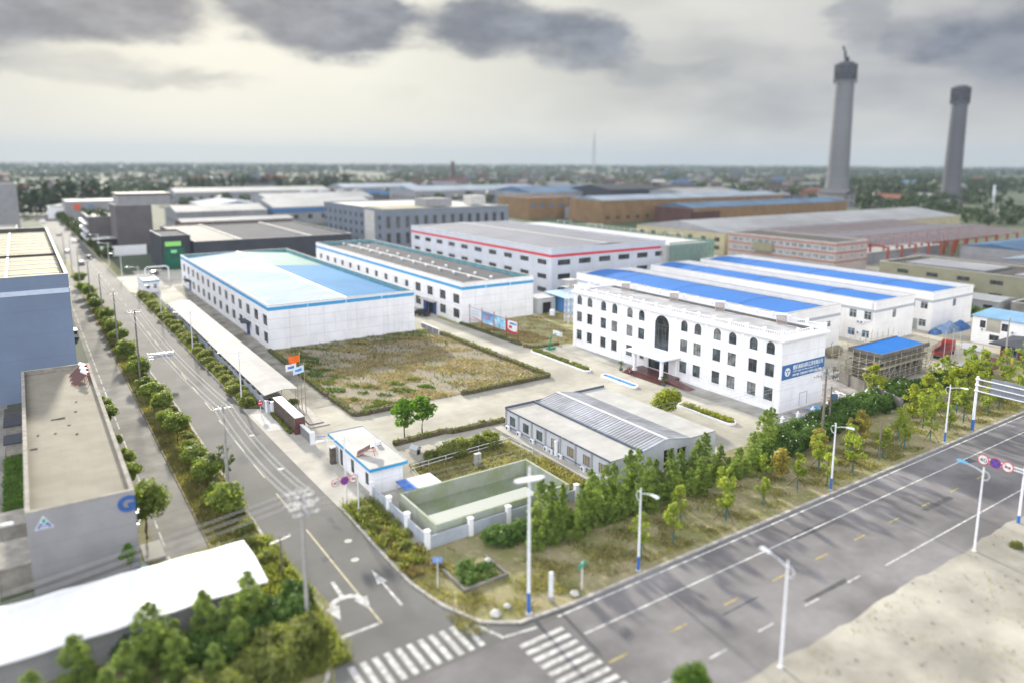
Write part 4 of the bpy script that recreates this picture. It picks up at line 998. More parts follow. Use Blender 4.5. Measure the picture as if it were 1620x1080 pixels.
bn = MB(); bn.lathe([(.28, 0), (.33, .1), (.36, .9), (.2, 1.0)], 12, (6.6, 75.6, 0)); tag(bn.build('plastic_barrel', plain('aqua_plastic', (.30, .55, .50), .5)), 'aqua plastic barrel at the street corner of the lettered gable', 'barrel')

# ---------------------------------------------------------------- bicycle shed, boundary wall, sign wall, gate, flags
cp = thing('bicycle_shed', 'long open shed with a white pitched roof beside the side street', 'bike shed', (29.6, 118.5, 0))
m = MB(); xs = [(0, 2.45), (3.1, 3.0), (5.5, 2.7)]
for (a, b), (c, d) in zip(xs[:-1], xs[1:]): m.quad((a, 0, b), (c, 0, d), (c, 94, d), (a, 94, b)); m.quad((a, 0, b-.1), (a, 94, b-.1), (c, 94, d-.1), (c, 0, d-.1)); m.quad((a, 0, b-.1), (c, 0, d-.1), (c, 0, d), (a, 0, b))
m.quad((0, 0, 2.35), (0, 0, 2.45), (0, 94, 2.45), (0, 94, 2.35)); m.build('roof', surf('white_tin_roof', (.385, .378, .365), .8, .08, .25, dirt=.15, joints=((1, 6.0, .05, .1),), jcol=.7), cp)
for k in range(17): m = MB(); m.tube([(2.9, .4+5.8*k, 0), (2.9, .4+5.8*k, 2.85)], .06, 6); m.bar((.1, .4+5.8*k, 2.33), (2.9, .4+5.8*k, 2.85), .08); m.bar((2.9, .4+5.8*k, 2.85), (5.4, .4+5.8*k, 2.58), .08); m.build('post', m_steel, cp)
m = MB(); m.tube([(5.2, .4, 0), (5.2, .4, 2.6)], .06, 6); m.build('post', m_steel, cp)
def bicycle(label, loc, rz, mt):
    t = thing('electric_scooter', label, 'scooter', loc, rz, 'scooters under the bike shed')
    for x in (-.55, .55):
        w = MB(); w.disc((x, 0, .24), (0, 1, 0), .24, .1, 14); w.build('wheel', m_black, t)
    b = MB(); b.box(-.65, -.14, .35, -.05, .14, .68); b.box(-.1, -.13, .28, .35, .13, .38); b.add([(.3, -.16, .3), (.45, -.16, .95), (.52, -.16, .92), (.4, -.16, .3), (.3, .16, .3), (.45, .16, .95), (.52, .16, .92), (.4, .16, .3)], [(0, 1, 2, 3), (7, 6, 5, 4), (0, 4, 5, 1), (1, 5, 6, 2), (2, 6, 7, 3), (3, 7, 4, 0)]); b.build('body', mt, t)
    s = MB(); s.box(-.62, -.13, .68, -.02, .13, .78); s.build('seat', m_black, t)
    h = MB(); h.tube([(.47, 0, .9), (.42, 0, 1.08)], .03, 6); h.tube([(.4, -.32, 1.1), (.42, 0, 1.08), (.4, .32, 1.1)], .025, 6); h.build('handlebar', m_black, t)
    return t
bicycle('dark scooter parked under the near end of the bike shed', (31.2, 119.8, .02), R(20), m_black2)
bicycle('second dark scooter under the bike shed, behind the first', (31.4, 121.6, .02), R(15), plain('dark_blue_paint', (.03, .05, .12), .4))
bicycle('maroon scooter parked by the office entrance column', (93.6, 101.0, .02), R(60), plain('maroon_paint', (.22, .03, .04), .4))

def wall_run(name, label, a, b, h, n, wm, pm, post_h=None, pw=.42, t_=.16, ball=False, first=0):
    a, b = Vector((*a, 0)), Vector((*b, 0)); t = thing(name, label, 'wall', a)
    d = b-a; m = MB(); m.bar((0, 0, h/2), tuple(d+Vector((0, 0, h/2))), t_, h); m.build('panel', wm, t)
    for i in range(first, n+1):
        p = d*(i/n); q = MB(); H_ = post_h or h+.35
        q.box(p.x-pw/2, p.y-pw/2, 0, p.x+pw/2, p.y+pw/2, H_); q.box(p.x-pw/2-.06, p.y-pw/2-.06, H_, p.x+pw/2+.06, p.y+pw/2+.06, H_+.1)
        if ball: q.lathe([(.06, 0), (.16, .1), (.17, .2), (.06, .34)], 8, (p.x, p.y, H_+.1))
        q.build('post', pm, t)
    return t
m_wallpale = surf('pale_blue_grey_wall', (.44, .48, .54), .8, .12, .6, dirt=.25, streak=.3)
wall_run('boundary_wall', 'pale wall with square posts running along the bike shed', (29.75, 117), (29.75, 214), 1.5, 27, m_wallpale, m_wallpale, None, .3)
wall_run('boundary_wall', 'weathered pale wall with white posts between the guard house and the crossing', (31.6, 78.8), (31.7, 64.4), 1.5, 3, m_wallpale, m_white2, 2.0, .5)
wall_run('boundary_wall', 'weathered pale wall with white posts in front of the green basin', (31.96, 64.3), (56.5, 64.5), 1.4, 5, m_wallpale, m_white2, 1.95, .5, first=1)
wall_run('boundary_wall', 'pale wall with ball topped posts between the office and the shrubs', (88.0, 65.1), (119.2, 65.7), 1.35, 8, m_wallpale, m_white2, 1.9, .4, ball=True)
wall_run('concrete_wall', 'old stained grey concrete wall behind the office building corner', (115.6, 59.6), (122.9, 76.6), 2.2, 4, m_concwall, m_concwall, 2.3, .34)
wall_run('boundary_wall', 'short pale wall beside the sign wall near the scooters', (29.6, 117.2), (30.2, 116.3), 1.5, 1, m_wallpale, m_white2)

sw = thing('sign_wall', 'long dark stone name wall with a white top by the factory gate', 'wall', (30.3, 104.6, 0))
m = MB(); m.box(.05, .4, 0, 1.3, 11.4, 2.4); m.build('wall', m_brownstone, sw)
m = MB(); m.box(-.05, -.1, 0, 1.45, .398, 2.55); m.build('end_pier', m_granite, sw)
m = MB(); m.box(-.02, -.05, 2.552, 1.42, 11.5, 2.66); m.build('top_slab', m_whiteroof, sw)
m = MB(); m.box(-.02, .4, 2.4, 1.36, 11.4, 2.55); m.build('cap_band', m_granite, sw)
gt = thing('sliding_gate', 'folded silver sliding gate next to the dark stone sign wall', 'gate', (30.95, 99.7, 0))
m = MB()
for k in range(26):
    y = .15+k*.175; m.bar((0, y, .12), (0, y, 1.55), .05); m.bar((.42, y, .12), (.42, y, 1.55), .05)
    m.bar((0, y, .3), (.42, y, 1.4), .03); m.bar((.42, y, .3), (0, y, 1.4), .03)
m.build('gate_lattice', m_steel, gt)
m = MB(); m.box(-.03, .1, 1.5, .45, 4.7, 1.6); m.build('top_rail', m_lampw, gt)
m = MB(); m.box(-.1, -.35, .0, .55, .1, 1.75); m.box(-.02, -.38, 1.76, .45, .05, 1.9); m.build('motor_head', m_lampw, gt)
gp_ = thing('gate_pier', 'brown stone gate pier at the corner of the guard house', 'pier', (30.9, 91.0, 0))
m = MB(); m.box(0, 0, 0, .7, .7, 2.3); m.build('shaft', m_brownstone, gp_); m = MB(); m.box(-.05, -.05, 2.3, .75, .75, 2.4); m.build('cap', m_whiteroof, gp_)
ba = thing('barrier_arm', 'blue and white barrier camera arm at the guard house corner', 'barrier', (31.0, 93.6, 0))
m = MB(); m.tube([(.2, 0, 0), (.2, 0, 3.3)], .05, 6); m.build('post', m_lampw, ba); m = MB(); m.bar((.2, 0, 3.2), (-1.0, .6, 3.2), .09); m.build('arm', plain('royal_blue', (.03, .10, .45), .5), ba)

pf = MB(); pf.box(33.3, 107.2, 0, 35.5, 117.6, .25); pf.box(33.0, 106.0, 0, 36.0, 107.198, .12); tag(pf.build('flag_platform', surf('dark_stone_step', (.33, .31, .28), .7, .15, 1)), 'low stone platform that carries the three flagpoles', 'platform')
hb = MB(); hb.box(33.4, 117.7, 0, 36.0, 118.9, .05)
def flagpole(x, y, h, label, fl, mt, sag, band=None):
    t = thing('flagpole', label, 'flagpole', (x, y, .25), group='flagpoles by the gate')
    m = MB(); m.tube([(0, 0, 0), (0, 0, h)], [.07, .035], 8); m.build('pole', plain('golden_brown_pole', (.30, .26, .17), .4), t)
    m = MB(); m.lathe([(.02, 0), (.09, .06), (.09, .13), (.02, .19)], 8, (0, 0, h)); m.build('finial', plain('pale_gold', (.65, .58, .40), .3), t)
    n, k = 10, 6; vs = []; fs = []; Lf, Hf = 1.9, 1.15
    for i in range(n+1):
        for j in range(k+1):
            u, v = i/n, j/k
            vs.append((-.04-Lf*u*.93, .16*math.sin(u*8+v*1.5)*u-.2*u, h-.15-Hf*v-sag*u**1.5*(.4+.6*v*0)))
    for i in range(n):
        for j in range(k): a = i*(k+1)+j; fs.append((a, a+k+1, a+k+2, a+1))
    f = MB(); f.add(vs, fs); o = f.build('flag', mt, t, smooth=True); o['label'] = fl
    if band:
        g = MB(); g.add([(v[0], v[1]-.012, v[2]) for v in vs], [q for i, q in enumerate(fs) if (i//k) in range(2, 8) and (i % k) in (2, 3)]); g.add([(v[0], v[1]+.012, v[2]) for v in vs], [q[::-1] for i, q in enumerate(fs) if (i//k) in range(2, 8) and (i % k) in (2, 3)]); g.build('flag_mark', band, o)
flagpole(34.4, 116.3, 7.6, 'flagpole with a white flag, the one beside the bike shed', 'white flag with a blue mark', plain('white_cloth', (.75, .78, .82), .8), .2, plain('flag_blue', (.10, .25, .6), .8))
flagpole(34.5, 114.7, 9.3, 'tallest flagpole with an orange red flag, middle of the three', 'orange red flag in the wind', plain('orange_red_cloth', (.80, .15, .02), .8), .1)
flagpole(34.5, 112.7, 8.1, 'flagpole with a pale blue flag, the one beside the sliding gate', 'pale blue and white flag', plain('pale_blue_cloth', (.55, .70, .85), .8), .7, plain('flag_blue2', (.10, .25, .6), .8))
for i, (x, y) in enumerate([(34.0, 118.6)]):
    b_ = thing('clipped_bush', 'square clipped dark bush behind the flagpoles', 'bush', (34.3, 118.8, 0)); part('foliage', crown_bush(77, 1.5, .6, 1.1, 20, 60, .1, f_hedge), b_)

# ---------------------------------------------------------------- guard house, basin, prefab hall
gh = thing('guard_house', 'small white guard house with a blue edged flat roof by the gate', 'guard house', (31.9, 79.4, 0))
hs = [(1.2, 2.3, .7, 2.3), (6.0, 7.1, .5, 2.3), (10.0, 11.1, .05, 2.35)]
m = MB(); grid_wall(m, (0, 13.6, 0), (0, -1, 0), 13.6, 3.2, (-1, 0, 0), [(13.6-q[1], 13.6-q[0], *q[2:]) for q in hs], .15); m.quad((0, 0, 0), (4, 0, 0), (4, 0, 3.2), (0, 0, 3.2)); m.quad((4, 0, 0), (4, 13.6, 0), (4, 13.6, 3.2), (4, 0, 3.2)); m.quad((4, 13.6, 0), (0, 13.6, 0), (0, 13.6, 3.2), (4, 13.6, 3.2)); m.build('wall', m_white, gh)
for q in hs: window(gh, (0, 0, 0), (0, 1, 0), (-1, 0, 0), q, .12, m_frame, m_glass, 2, .06, 0)
m = MB(); m.box(-.5, -.5, 3.2, 4.5, 14.1, 3.55); m.build('fascia', plain('bright_blue_fascia', (.03, .33, .62), .5), gh)
m = MB(); m.box(-.46, -.46, 3.552, 4.46, 14.06, 3.60); m.build('roof', m_prefroof, gh)
m = MB(); m.box(-.5, 14.0, 3.56, 4.5, 14.1, 3.68); m.box(4.4, -.4, 3.6, 4.5, 14, 3.68); m.build('roof_edge', m_paleblue, gh)
for x in (1.2, 3.6): m = MB(); m.tube([(x, -.08, .1), (x, -.08, 3.2)], .05, 6); m.build('downpipe', m_white2, gh)
sh = solar_heater('solar_water_heater', 'solar panel with a red tank on the white guard house roof', (33.2, 83.6, 3.6), R(-25), True); sh.scale = (1.2, 1.0, .75)
dsh = MB(); dsh.lathe([(.1, 0), (.35, .1), (.38, .5), (.3, .6)], 10, (35.4, 85.6, 3.6)); tag(dsh.build('roof_tank', m_lampw), 'small white tank on the yard edge of the guard house roof', 'tank')
bc = thing('canopy', 'blue and white sheet canopy between the guard house and the basin', 'canopy', (34.6, 75.4, 0))
m = MB(); m.box(.0, 0, 1.35, 4.6, 3.2, 1.42); m.build('roof_sheet', plain('white_blue_sheet', (.70, .76, .84), .4), bc)
m = MB(); m.box(-.03, -.04, 1.3, 1.4, 3.24, 1.45); m.build('blue_edge', plain('royal_blue_sheet', (.05, .16, .50), .5), bc)
m = MB(); [m.tube([(x, y, 0), (x, y, 1.35)], .04, 6) for x in (.1, 4.4) for y in (.1, 3.1)]; m.build('post', m_steel, bc)

pl = thing('water_basin', 'rectangular cement basin of green water inside the wall corner', 'basin', (33.1, 65.2, 0))
m = MB(); w, d, h = 18.0, 9.2, 1.9
m.box(0, 0, 0, .28, d, h); m.box(w-.28, 0, 0, w, d, h); m.box(.282, 0, 0, w-.282, .28, h); m.box(.282, d-.28, 0, w-.282, d, h); m.build('wall', m_poolwall, pl)
def watermat():
    mm, t, b, out = newmat('still_green_water'); co = coord(t)
    c = mixc(t, smooth(t, tnoise(t, co, .35, 4, .6), .4, .7), (.055, .075, .012), (.10, .12, .03)); t.links.new(c, b.inputs['Base Color'])
    b.inputs['Roughness'].default_value = .04; b.inputs['Specular IOR Level'].default_value = 1.0; b.inputs['IOR'].default_value = 1.8
    b.inputs['Coat Weight'].default_value = 1.0; b.inputs['Coat IOR'].default_value = 2.6; b.inputs['Coat Roughness'].default_value = .02
    bp = nd(t, 'ShaderNodeBump'); bp.inputs['Distance'].default_value = .01; bp.inputs['Strength'].default_value = .25
    t.links.new(tnoise(t, co, 1.2, 3, .5), bp.inputs['Height']); t.links.new(bp.outputs[0], b.inputs['Normal'])
    gl = nd(t, 'ShaderNodeBsdfGlossy'); gl.inputs['Color'].default_value = (.88, .93, .90, 1); gl.inputs['Roughness'].default_value = .03; t.links.new(bp.outputs[0], gl.inputs['Normal'])
    mx = nd(t, 'ShaderNodeMixShader'); mx.inputs[0].default_value = .62; t.links.new(b.outputs[0], mx.inputs[1]); t.links.new(gl.outputs[0], mx.inputs[2]); t.links.new(mx.outputs[0], out.inputs[0]); return mm
m = MB(); m.quad((.28, .28, .06), (w-.28, .28, .06), (w-.28, d-.28, .06), (.28, d-.28, .06)); m.build('water', watermat(), pl)
rl = thing('pipe_railing', 'pale pipe railing around the weedy pit behind the green basin', 'railing', (38.0, 77.6, 0))
m = MB(); RP = [(0, 1.2), (.6, 5.2), (16.6, 6.2), (17.0, 1.0)]
for z in (.55, 1.05): m.tube([(x, y, z) for x, y in RP], .035, 6)
for (a, b), (c, d_) in zip(RP[:-1], RP[1:]):
    n = max(1, int(math.hypot(c-a, d_-b)/2.6))
    for i in range(n+1): m.tube([(a+(c-a)*i/n, b+(d_-b)*i/n, 0), (a+(c-a)*i/n, b+(d_-b)*i/n, 1.07)], .035, 6)
m.build('rails', m_lampw, rl)
cb = thing('electric_cabinet', 'grey metal cabinet standing on the pit edge behind the basin', 'cabinet', (46.6, 79.8, 0))
m = MB(); m.box(0, 0, .25, .9, .5, 1.6); m.build('case', m_steel, cb); m = MB(); m.box(-.03, -.03, 1.6, .93, .53, 1.66); m.build('lid', m_cap, cb); m = MB(); m.box(.05, .05, 0, .85, .45, .25); m.build('foot', m_cap, cb); m = MB(); m.box(.44, -.02, .3, .46, -.003, 1.55); m.box(.5, -.05, .9, .54, -.003, 1.05); m.build('door_handle', m_frame, cb)
dh = thing('dog_house', 'little grey gabled dog house near the hedge behind the guard house', 'dog house', (41.7, 87.6, 0), R(20))
m = MB(); m.add([(0, 0, 0), (.9, 0, 0), (.9, 0, .8), (.45, 0, 1.2), (0, 0, .8), (0, 1.2, 0), (.9, 1.2, 0), (.9, 1.2, .8), (.45, 1.2, 1.2), (0, 1.2, .8)], [(0, 1, 2, 3, 4), (9, 8, 7, 6, 5), (0, 4, 9, 5), (1, 6, 7, 2)]); m.build('body', m_cap, dh)
m = MB(); m.add([(-.1, -.1, .76), (.45, -.1, 1.26), (1.0, -.1, .76), (-.1, 1.3, .76), (.45, 1.3, 1.26), (1.0, 1.3, .76)], [(0, 1, 4, 3), (1, 2, 5, 4)]); m.build('roof', m_steel, dh); m = MB(); m.box(.2, -.02, 0, .7, -.002, .65); m.build('opening', m_black, dh)

pf = thing('prefab_hall', 'low pale grey prefab hall with a ribbed grey centre roof between two white flat roofs', 'hall', (57.3, 64.9, 0))
w, d, h = 19.3, 24.0, 3.25
wy = [87.1, 83.6, 80.2, 73.0, 69.6, 66.4]; hs = [(y-64.9-.75, y-64.9+.75, 1.15, 2.55) for y in wy]+[(76.9-64.9-.5, 76.9-64.9+.5, .4, 2.5)]
m = MB(); grid_wall(m, (0, d, 0), (0, -1, 0), d, h, (-1, 0, 0), [(d-q[1], d-q[0], *q[2:]) for q in hs], .12)
grid_wall(m, (0, 0, 0), (1, 0, 0), w, h, (0, -1, 0), [(9.3, 11.2, .05, 2.7), (11.8, 13.6, .8, 2.4)], .3)
m.quad((w, 0, 0), (w, d, 0), (w, d, h), (w, 0, h)); m.quad((w, d, 0), (0, d, 0), (0, d, h), (w, d, h)); m.build('wall', m_prefab, pf)
for i, q in enumerate(hs): window(pf, (0, 0, 0), (0, 1, 0), (-1, 0, 0), q, .10, m_frame, m_glass if i < 3 else plain('curtained_glass', (.30, .26, .19), .4), 3 if i < 6 else 1, .05, 0)
m = MB(); m.quad((9.3, .31, .05), (11.2, .31, .05), (11.2, .31, 2.7), (9.3, .31, 2.7)); m.quad((11.8, .31, .8), (13.6, .31, .8), (13.6, .31, 2.4), (11.8, .31, 2.4)); m.build('dark_opening', m_black, pf)
m = MB(); m.box(.05, .05, h, 5.3, d-.05, h+.12); m.build('flat_roof', m_prefroof, pf); m = MB(); m.box(14.3, .05, h, w-.05, d-.05, h+.12); m.build('flat_roof', m_prefroof, pf)
m = MB(); xm = 9.8; e = 3.42; r_ = 4.25
m.quad((5.35, -.15, e), (xm, -.15, r_), (xm, d+.1, r_), (5.35, d+.1, e)); m.quad((xm, -.15, r_), (14.3, -.15, e), (14.3, d+.1, e), (xm, d+.1, r_)); m.build('ribbed_roof', m_ribroof, pf)
m = MB(); m.add([(5.35, -.02, h), (14.3, -.02, h), (14.3, -.02, e), (xm, -.02, r_-.02), (5.35, -.02, e)], [(0, 1, 2, 3, 4)]); m.add([(5.35, d, h), (5.35, d, e), (xm, d, r_-.02), (14.3, d, e), (14.3, d, h)], [(0, 1, 2, 3, 4)]); m.build('gable', m_prefab, pf)
m = MB(); m.quad((xm-.3, -.16, r_-.01), (xm, -.16, r_+.06), (xm, d+.12, r_+.06), (xm-.3, d+.12, r_-.01)); m.quad((xm, -.16, r_+.06), (xm+.3, -.16, r_-.01), (xm+.3, d+.12, r_-.01), (xm, d+.12, r_+.06)); m.build('ridge_cap', m_whiteroof, pf)
m = MB(); m.box(-.08, d-.03, h, w+.08, d+.12, h+.45); m.box(5.1, -.1, h+.02, 5.33, d, h+.42); m.box(-.1, -.05, h-.02, -.003, d, h+.2); m.build('roof_trim', plain('dark_blue_grey_trim', (.10, .12, .16), .6), pf)
for k in range(8): m = MB(); m.box(-.16, .05+k*3.38, .0, -.003, .3+k*3.38, 3.2); m.build('wall_pilaster', m_steel, pf)
m = MB(); m.box(-1.5, -.6, 0, -.17, d+1.0, .45); m.build('plinth', m_conc2, pf)
m = MB(); m.tube([(-.3, 10.9, .5), (-.3, 10.9, 2.6)], .28, 10); m.build('water_tank', m_lampw, pf)
for k, y in enumerate((22.9, 19.9, 16.5, 13.1, 12.0, 9.9, 4.9, 1.9)): ac_unit(pf, (-.25, y, .46))
m = MB()
for x in (.06, ): m.tube([(-.2, 0, .9), (-.2, d, .9)], .05, 5)
m.build('wall_pipe', m_gutter, pf)

# hut under construction with a blue roof, wrapped in scaffolding
ht = thing('unfinished_hut', 'raw cement hut with a bright blue roof wrapped in scaffolding', 'hut', (126.2, 69.7, 0))
w, d, h = 15.2, 5.3, 5.3
m = MB(); grid_wall(m, (0, 0, 0), (1, 0, 0), w, h, (0, -1, 0), [(5.0, 6.6, 1.6, 3.2), (8.6, 10.2, 1.4, 3.4), (11.6, 13.2, 1.4, 3.4)], .25); m.quad((0, d, 0), (0, 0, 0), (0, 0, h), (0, d, h)); m.quad((w, 0, 0), (w, d, 0), (w, d, h), (w, 0, h)); m.quad((w, d, 0), (0, d, 0), (0, d, h), (w, d, h)); m.box(.5, .5, 0.1, w-.5, d-.5, 5.0); m.build('wall', m_hutwall, ht)
m = MB(); m.box(-.6, -.6, 3.9, w+.6, -.01, 4.05); m.box(-.6, -.6, 3.9, -.01, d+.5, 4.05)
z = 5.3; m.box(-.7, -.7, z, w+.7, d+.7, z+.15); m.box(-.7, -.7, z+.15, w+.7, -.45, z+.75); m.box(-.7, d+.45, z+.15, w+.7, d+.7, z+.75); m.box(-.7, -.45, z+.15, -.45, d+.45, z+.75); m.build('parapet', m_hutwall, ht)
m = MB(); m.quad((-.44, -.44, z+.35), (w+.6, -.44, z+.35), (w+.6, d+.44, z+.62), (-.44, d+.44, z+.62)); m.build('roof', m_blueroof2, ht)
rr = random.Random(3)
def scaffold(loc, x0, x1, y0, y1, H_, label):
    t = thing('scaffold', label, 'scaffolding', loc, group='scaffolding round the raw hut'); m = MB()
    nx, ny = max(1, int((x1-x0)/1.8)), max(1, int((y1-y0)/1.2))
    for i in range(nx+1):
        for j in range(ny+1):
            x = x0+(x1-x0)*i/nx; y = y0+(y1-y0)*j/ny; m.tube([(x, y, 0), (x+rr.uniform(-.05, .05), y, H_+rr.uniform(-.1, .9))], .045, 5)
    m.build('upright', m_scaf, t); m = MB()
    for z in np.arange(.9, H_+.1, 1.25):
        for j in range(ny+1): y = y0+(y1-y0)*j/ny; m.tube([(x0-.4, y, z), (x1+.4, y, z+rr.uniform(-.08, .08))], .04, 5)
        for i in range(nx+1): x = x0+(x1-x0)*i/nx; m.tube([(x, y0-.3, z), (x, y1+.3, z)], .04, 5)
    m.build('rail', m_scaf, t); m = MB()
    for i in range(nx):
        x = x0+(x1-x0)*i/nx; s = rr.choice((0, 1.8))
        m.tube([(x+s, y0, rr.uniform(.5, 1.5)), (x+1.8-s, y0, rr.uniform(3, 4))], .035, 5)
    m.build('brace', m_steel, t); m = MB(); m.box(x0, y0+.05, 3.35, x1, min(y1, y0+1.0)-.05, 3.42); m.build('plank', m_scaf, t)
scaffold((126.2, 69.7, 0), -2.2, 16.3, -1.0, -1.0+.9, 5.0, 'scaffolding along the long front of the raw hut')
scaffold((126.2, 69.7, 0), -3.6, -1.2, .6, 7.4, 5.4, 'scaffolding at the tank end of the raw hut')
scaffold((126.2, 69.7, 0), 16.2, 18.6, -.2, 7.0, 5.6, 'scaffolding at the truck end of the raw hut')
scaffold((126.2, 69.7, 0), -.5, 15.5, 6.4, 7.4, 7.0, 'tall scaffolding behind the blue roof of the raw hut')
tk = thing('storage_tank', 'round brown tank lying beside the long shed behind the office', 'tank', (137.2, 86.0, 0))
m = MB(); m.tube([(-1.9, 0, 1.3), (-1.6, 0, 1.3), (1.6, 0, 1.3), (1.9, 0, 1.3)], [.7, 1.1, 1.1, .7], 16); m.build('vessel', plain('khaki_tank', (.22, .20, .14), .6), tk, smooth=True); m = MB(); m.box(-1.2, -.8, 0, -.9, .8, .6); m.box(.9, -.8, 0, 1.2, .8, .6); m.build('saddle', m_cap, tk); m = MB(); m.tube([(-1.0, 0, 2.3), (-1.0, 0, 3.1), (-.5, 0, 3.3)], .06, 6); m.build('pipe', m_frame, tk)
# ---------------------------------------------------------------- power poles and wires
def wire(name, label, pts, r=.018, sag=.5, group='overhead wires'):
    m = MB()
    for a, b in zip(pts[:-1], pts[1:]):
        a, b = Vector(a), Vector(b); n = 8
        m.tube([a.lerp(b, i/n)-Vector((0, 0, sag*4*(i/n)*(1-i/n))) for i in range(n+1)], r, 4, False)
    return tag(m.build(name, m_wire), label, 'wire', group)
INS = {}
def insul(t, x, y, z, s=1.0, up=1):
    s *= .8; k = (s, up)
    if k not in INS: m = MB(); m.lathe([(.03*s, 0), (.09*s, .05*up), (.05*s, .1*up), (.09*s, .15*up), (.04*s, .24*up)], 7); INS[k] = m.mesh('insulator', m_ins)
    part('insulator', INS[k], t).location = (x, y, z)
def power_pole(label, x, y, h, mat, arms=1, dist=False, r=.19, rz=0, group='power poles'):
    t = thing('power_pole', label, 'power pole', (x, y, 0), rz, group)
    m = MB(); m.tube([(0, 0, 0), (0, 0, h)], [r, r*.62], 10); m.build('pole', mat, t)
    a = MB(); q = t
    for k in range(arms):
        z = h-.35-1.0*k; a.bar((-1.1, 0, z), (1.1, 0, z), .10, .10)
        for xx in (-1.0, -.45, .45, 1.0): insul(q, xx, 0, z+.05, 1.0)
    if dist:   # crowded distribution head: arms both ways, hanging insulators, jumper loops
        for k, z in enumerate((h-.4, h-1.35)):
            a.bar((0, -1.35, z), (0, 1.35, z), .1, .1); a.bar((-1.1, -1.2, z-.05), (1.1, -1.2, z-.05), .08, .08); a.bar((-1.1, 1.2, z-.05), (1.1, 1.2, z-.05), .08, .08)
            for yy in (-1.25, -.8, -.4, .4, .8, 1.25): insul(q, 0, yy, z+.05, 1.2); insul(q, .12, yy, z-.05, 1.1, -1)
            for xx in (-1.0, -.5, .5, 1.0):
                insul(q, xx, -1.2, z, 1.2); insul(q, xx, 1.2, z, 1.2)
                a.tube([(xx, -1.2, z+.15), (xx*.8, -.6, z-.45), (xx, 1.2, z+.1)], .015, 4, False)
    a.build('crossarm', m_steel, t); return t
power_pole('concrete power pole crowded with insulators, first from the crossing', 17.1, 58.4, 12.5, m_conpole, 2, True, .21)
power_pole('second concrete power pole from the crossing beside the side street', 17.0, 87.0, 12.1, m_conpole, 1, False, .22)
for i, (x, y) in enumerate([(14.7, 144.1), (14.2, 174.5), (14.0, 205.0), (13.6, 236.0), (13.0, 268.0), (12.6, 301.0), (12, 335.0)]):
    power_pole('%s power pole from the crossing beside the side street' % ordinal(i+2), x, y, 12.6 if i else 13.8, m_oldpole if i == 0 else m_conpole, 1, False, .18)
for k, dx in enumerate((-1.0, -.45, .45, 1.0)):
    wire('power_wire', 'overhead wire along the side street, %s from the lane side' % ordinal(k), [(17.1+dx, 58.4, 12.35), (17.0+dx, 87, 12.0), (14.7+dx, 144.1, 13.7), (14.2+dx, 174.5, 12.5), (14.0+dx, 205, 12.5), (13.6+dx, 236, 12.5), (13+dx, 268, 12.5), (12.6+dx, 301, 12.5)], .034, .9)
for k, (dy, dz) in enumerate(((-1.1, -.2), (0, -.2), (1.1, -.2))):
    wire('power_wire', 'wire from the first pole past the lettered gable, %s of three' % ordinal(k), [(17.1, 58.4+dy, 12.3), (-30, 52+dy*1.5, 11.0)], .03, .5)
    wire('power_wire', 'long wire from the first pole across the basin, %s of three' % ordinal(k), [(17.1, 58.4+dy, 11.2), (63, 60+dy, 11.0), (90.1, 57.4+dy*.7, 11.4)], .016, .8)
power_pole('short old pole with a crossbar in the bushes beside the side street', 17.5, 67.3, 4.4, m_oldpole, 1, False, .12, R(15))
tk_ = power_pole('tall old power pole in the shrubs beside the office corner', 90.1, 57.3, 11.9, m_oldpole, 2, True, .2)
m = MB(); m.box(.22, -.2, 1.9, .62, .2, 2.7); o = m.build('meter_box', m_lampw, tk_)
tp = power_pole('shorter pole with a blue transformer beside the office corner', 99.8, 62.4, 6.3, m_oldpole, 1, False, .16)
m = MB(); m.lathe([(.3, 0), (.42, .1), (.42, .9), (.3, 1.0)], 12, (0, -.6, 4.3)); m.build('transformer', plain('transformer_blue', (.05, .10, .16), .5), tp)
m = MB(); m.tube([(0, 0, 0), (0, 0, 5.4)], [.15, .11], 8); pp = m.build('wooden_post', m_oldpole); pp.location = (93.9, 50.9, 0); tag(pp, 'plain brown pole on the lawn between the young trees', 'post')
power_pole('power pole standing in the shrubs before the dark roofed gate house', 150.8, 59.1, 11.6, m_conpole, 1, False, .18, R(10))
for i, (x, y, h) in enumerate([(148.6, 69.2, 7.4), (150.2, 68.5, 7.8), (151.6, 67.8, 7.0)]):
    t = thing('pipe_mast', 'thin pipe mast in the sandy yard, %s from the red truck' % ordinal(i), 'mast', (x, y, 0), group='thin masts in the yard')
    m = MB(); m.tube([(0, 0, 0), (0, 0, h)], [.07, .05], 6); m.build('pipe', m_steel, t); m = MB(); m.box(-.15, -.15, 0, .15, .15, .9); m.build('footing', m_conc2, t)

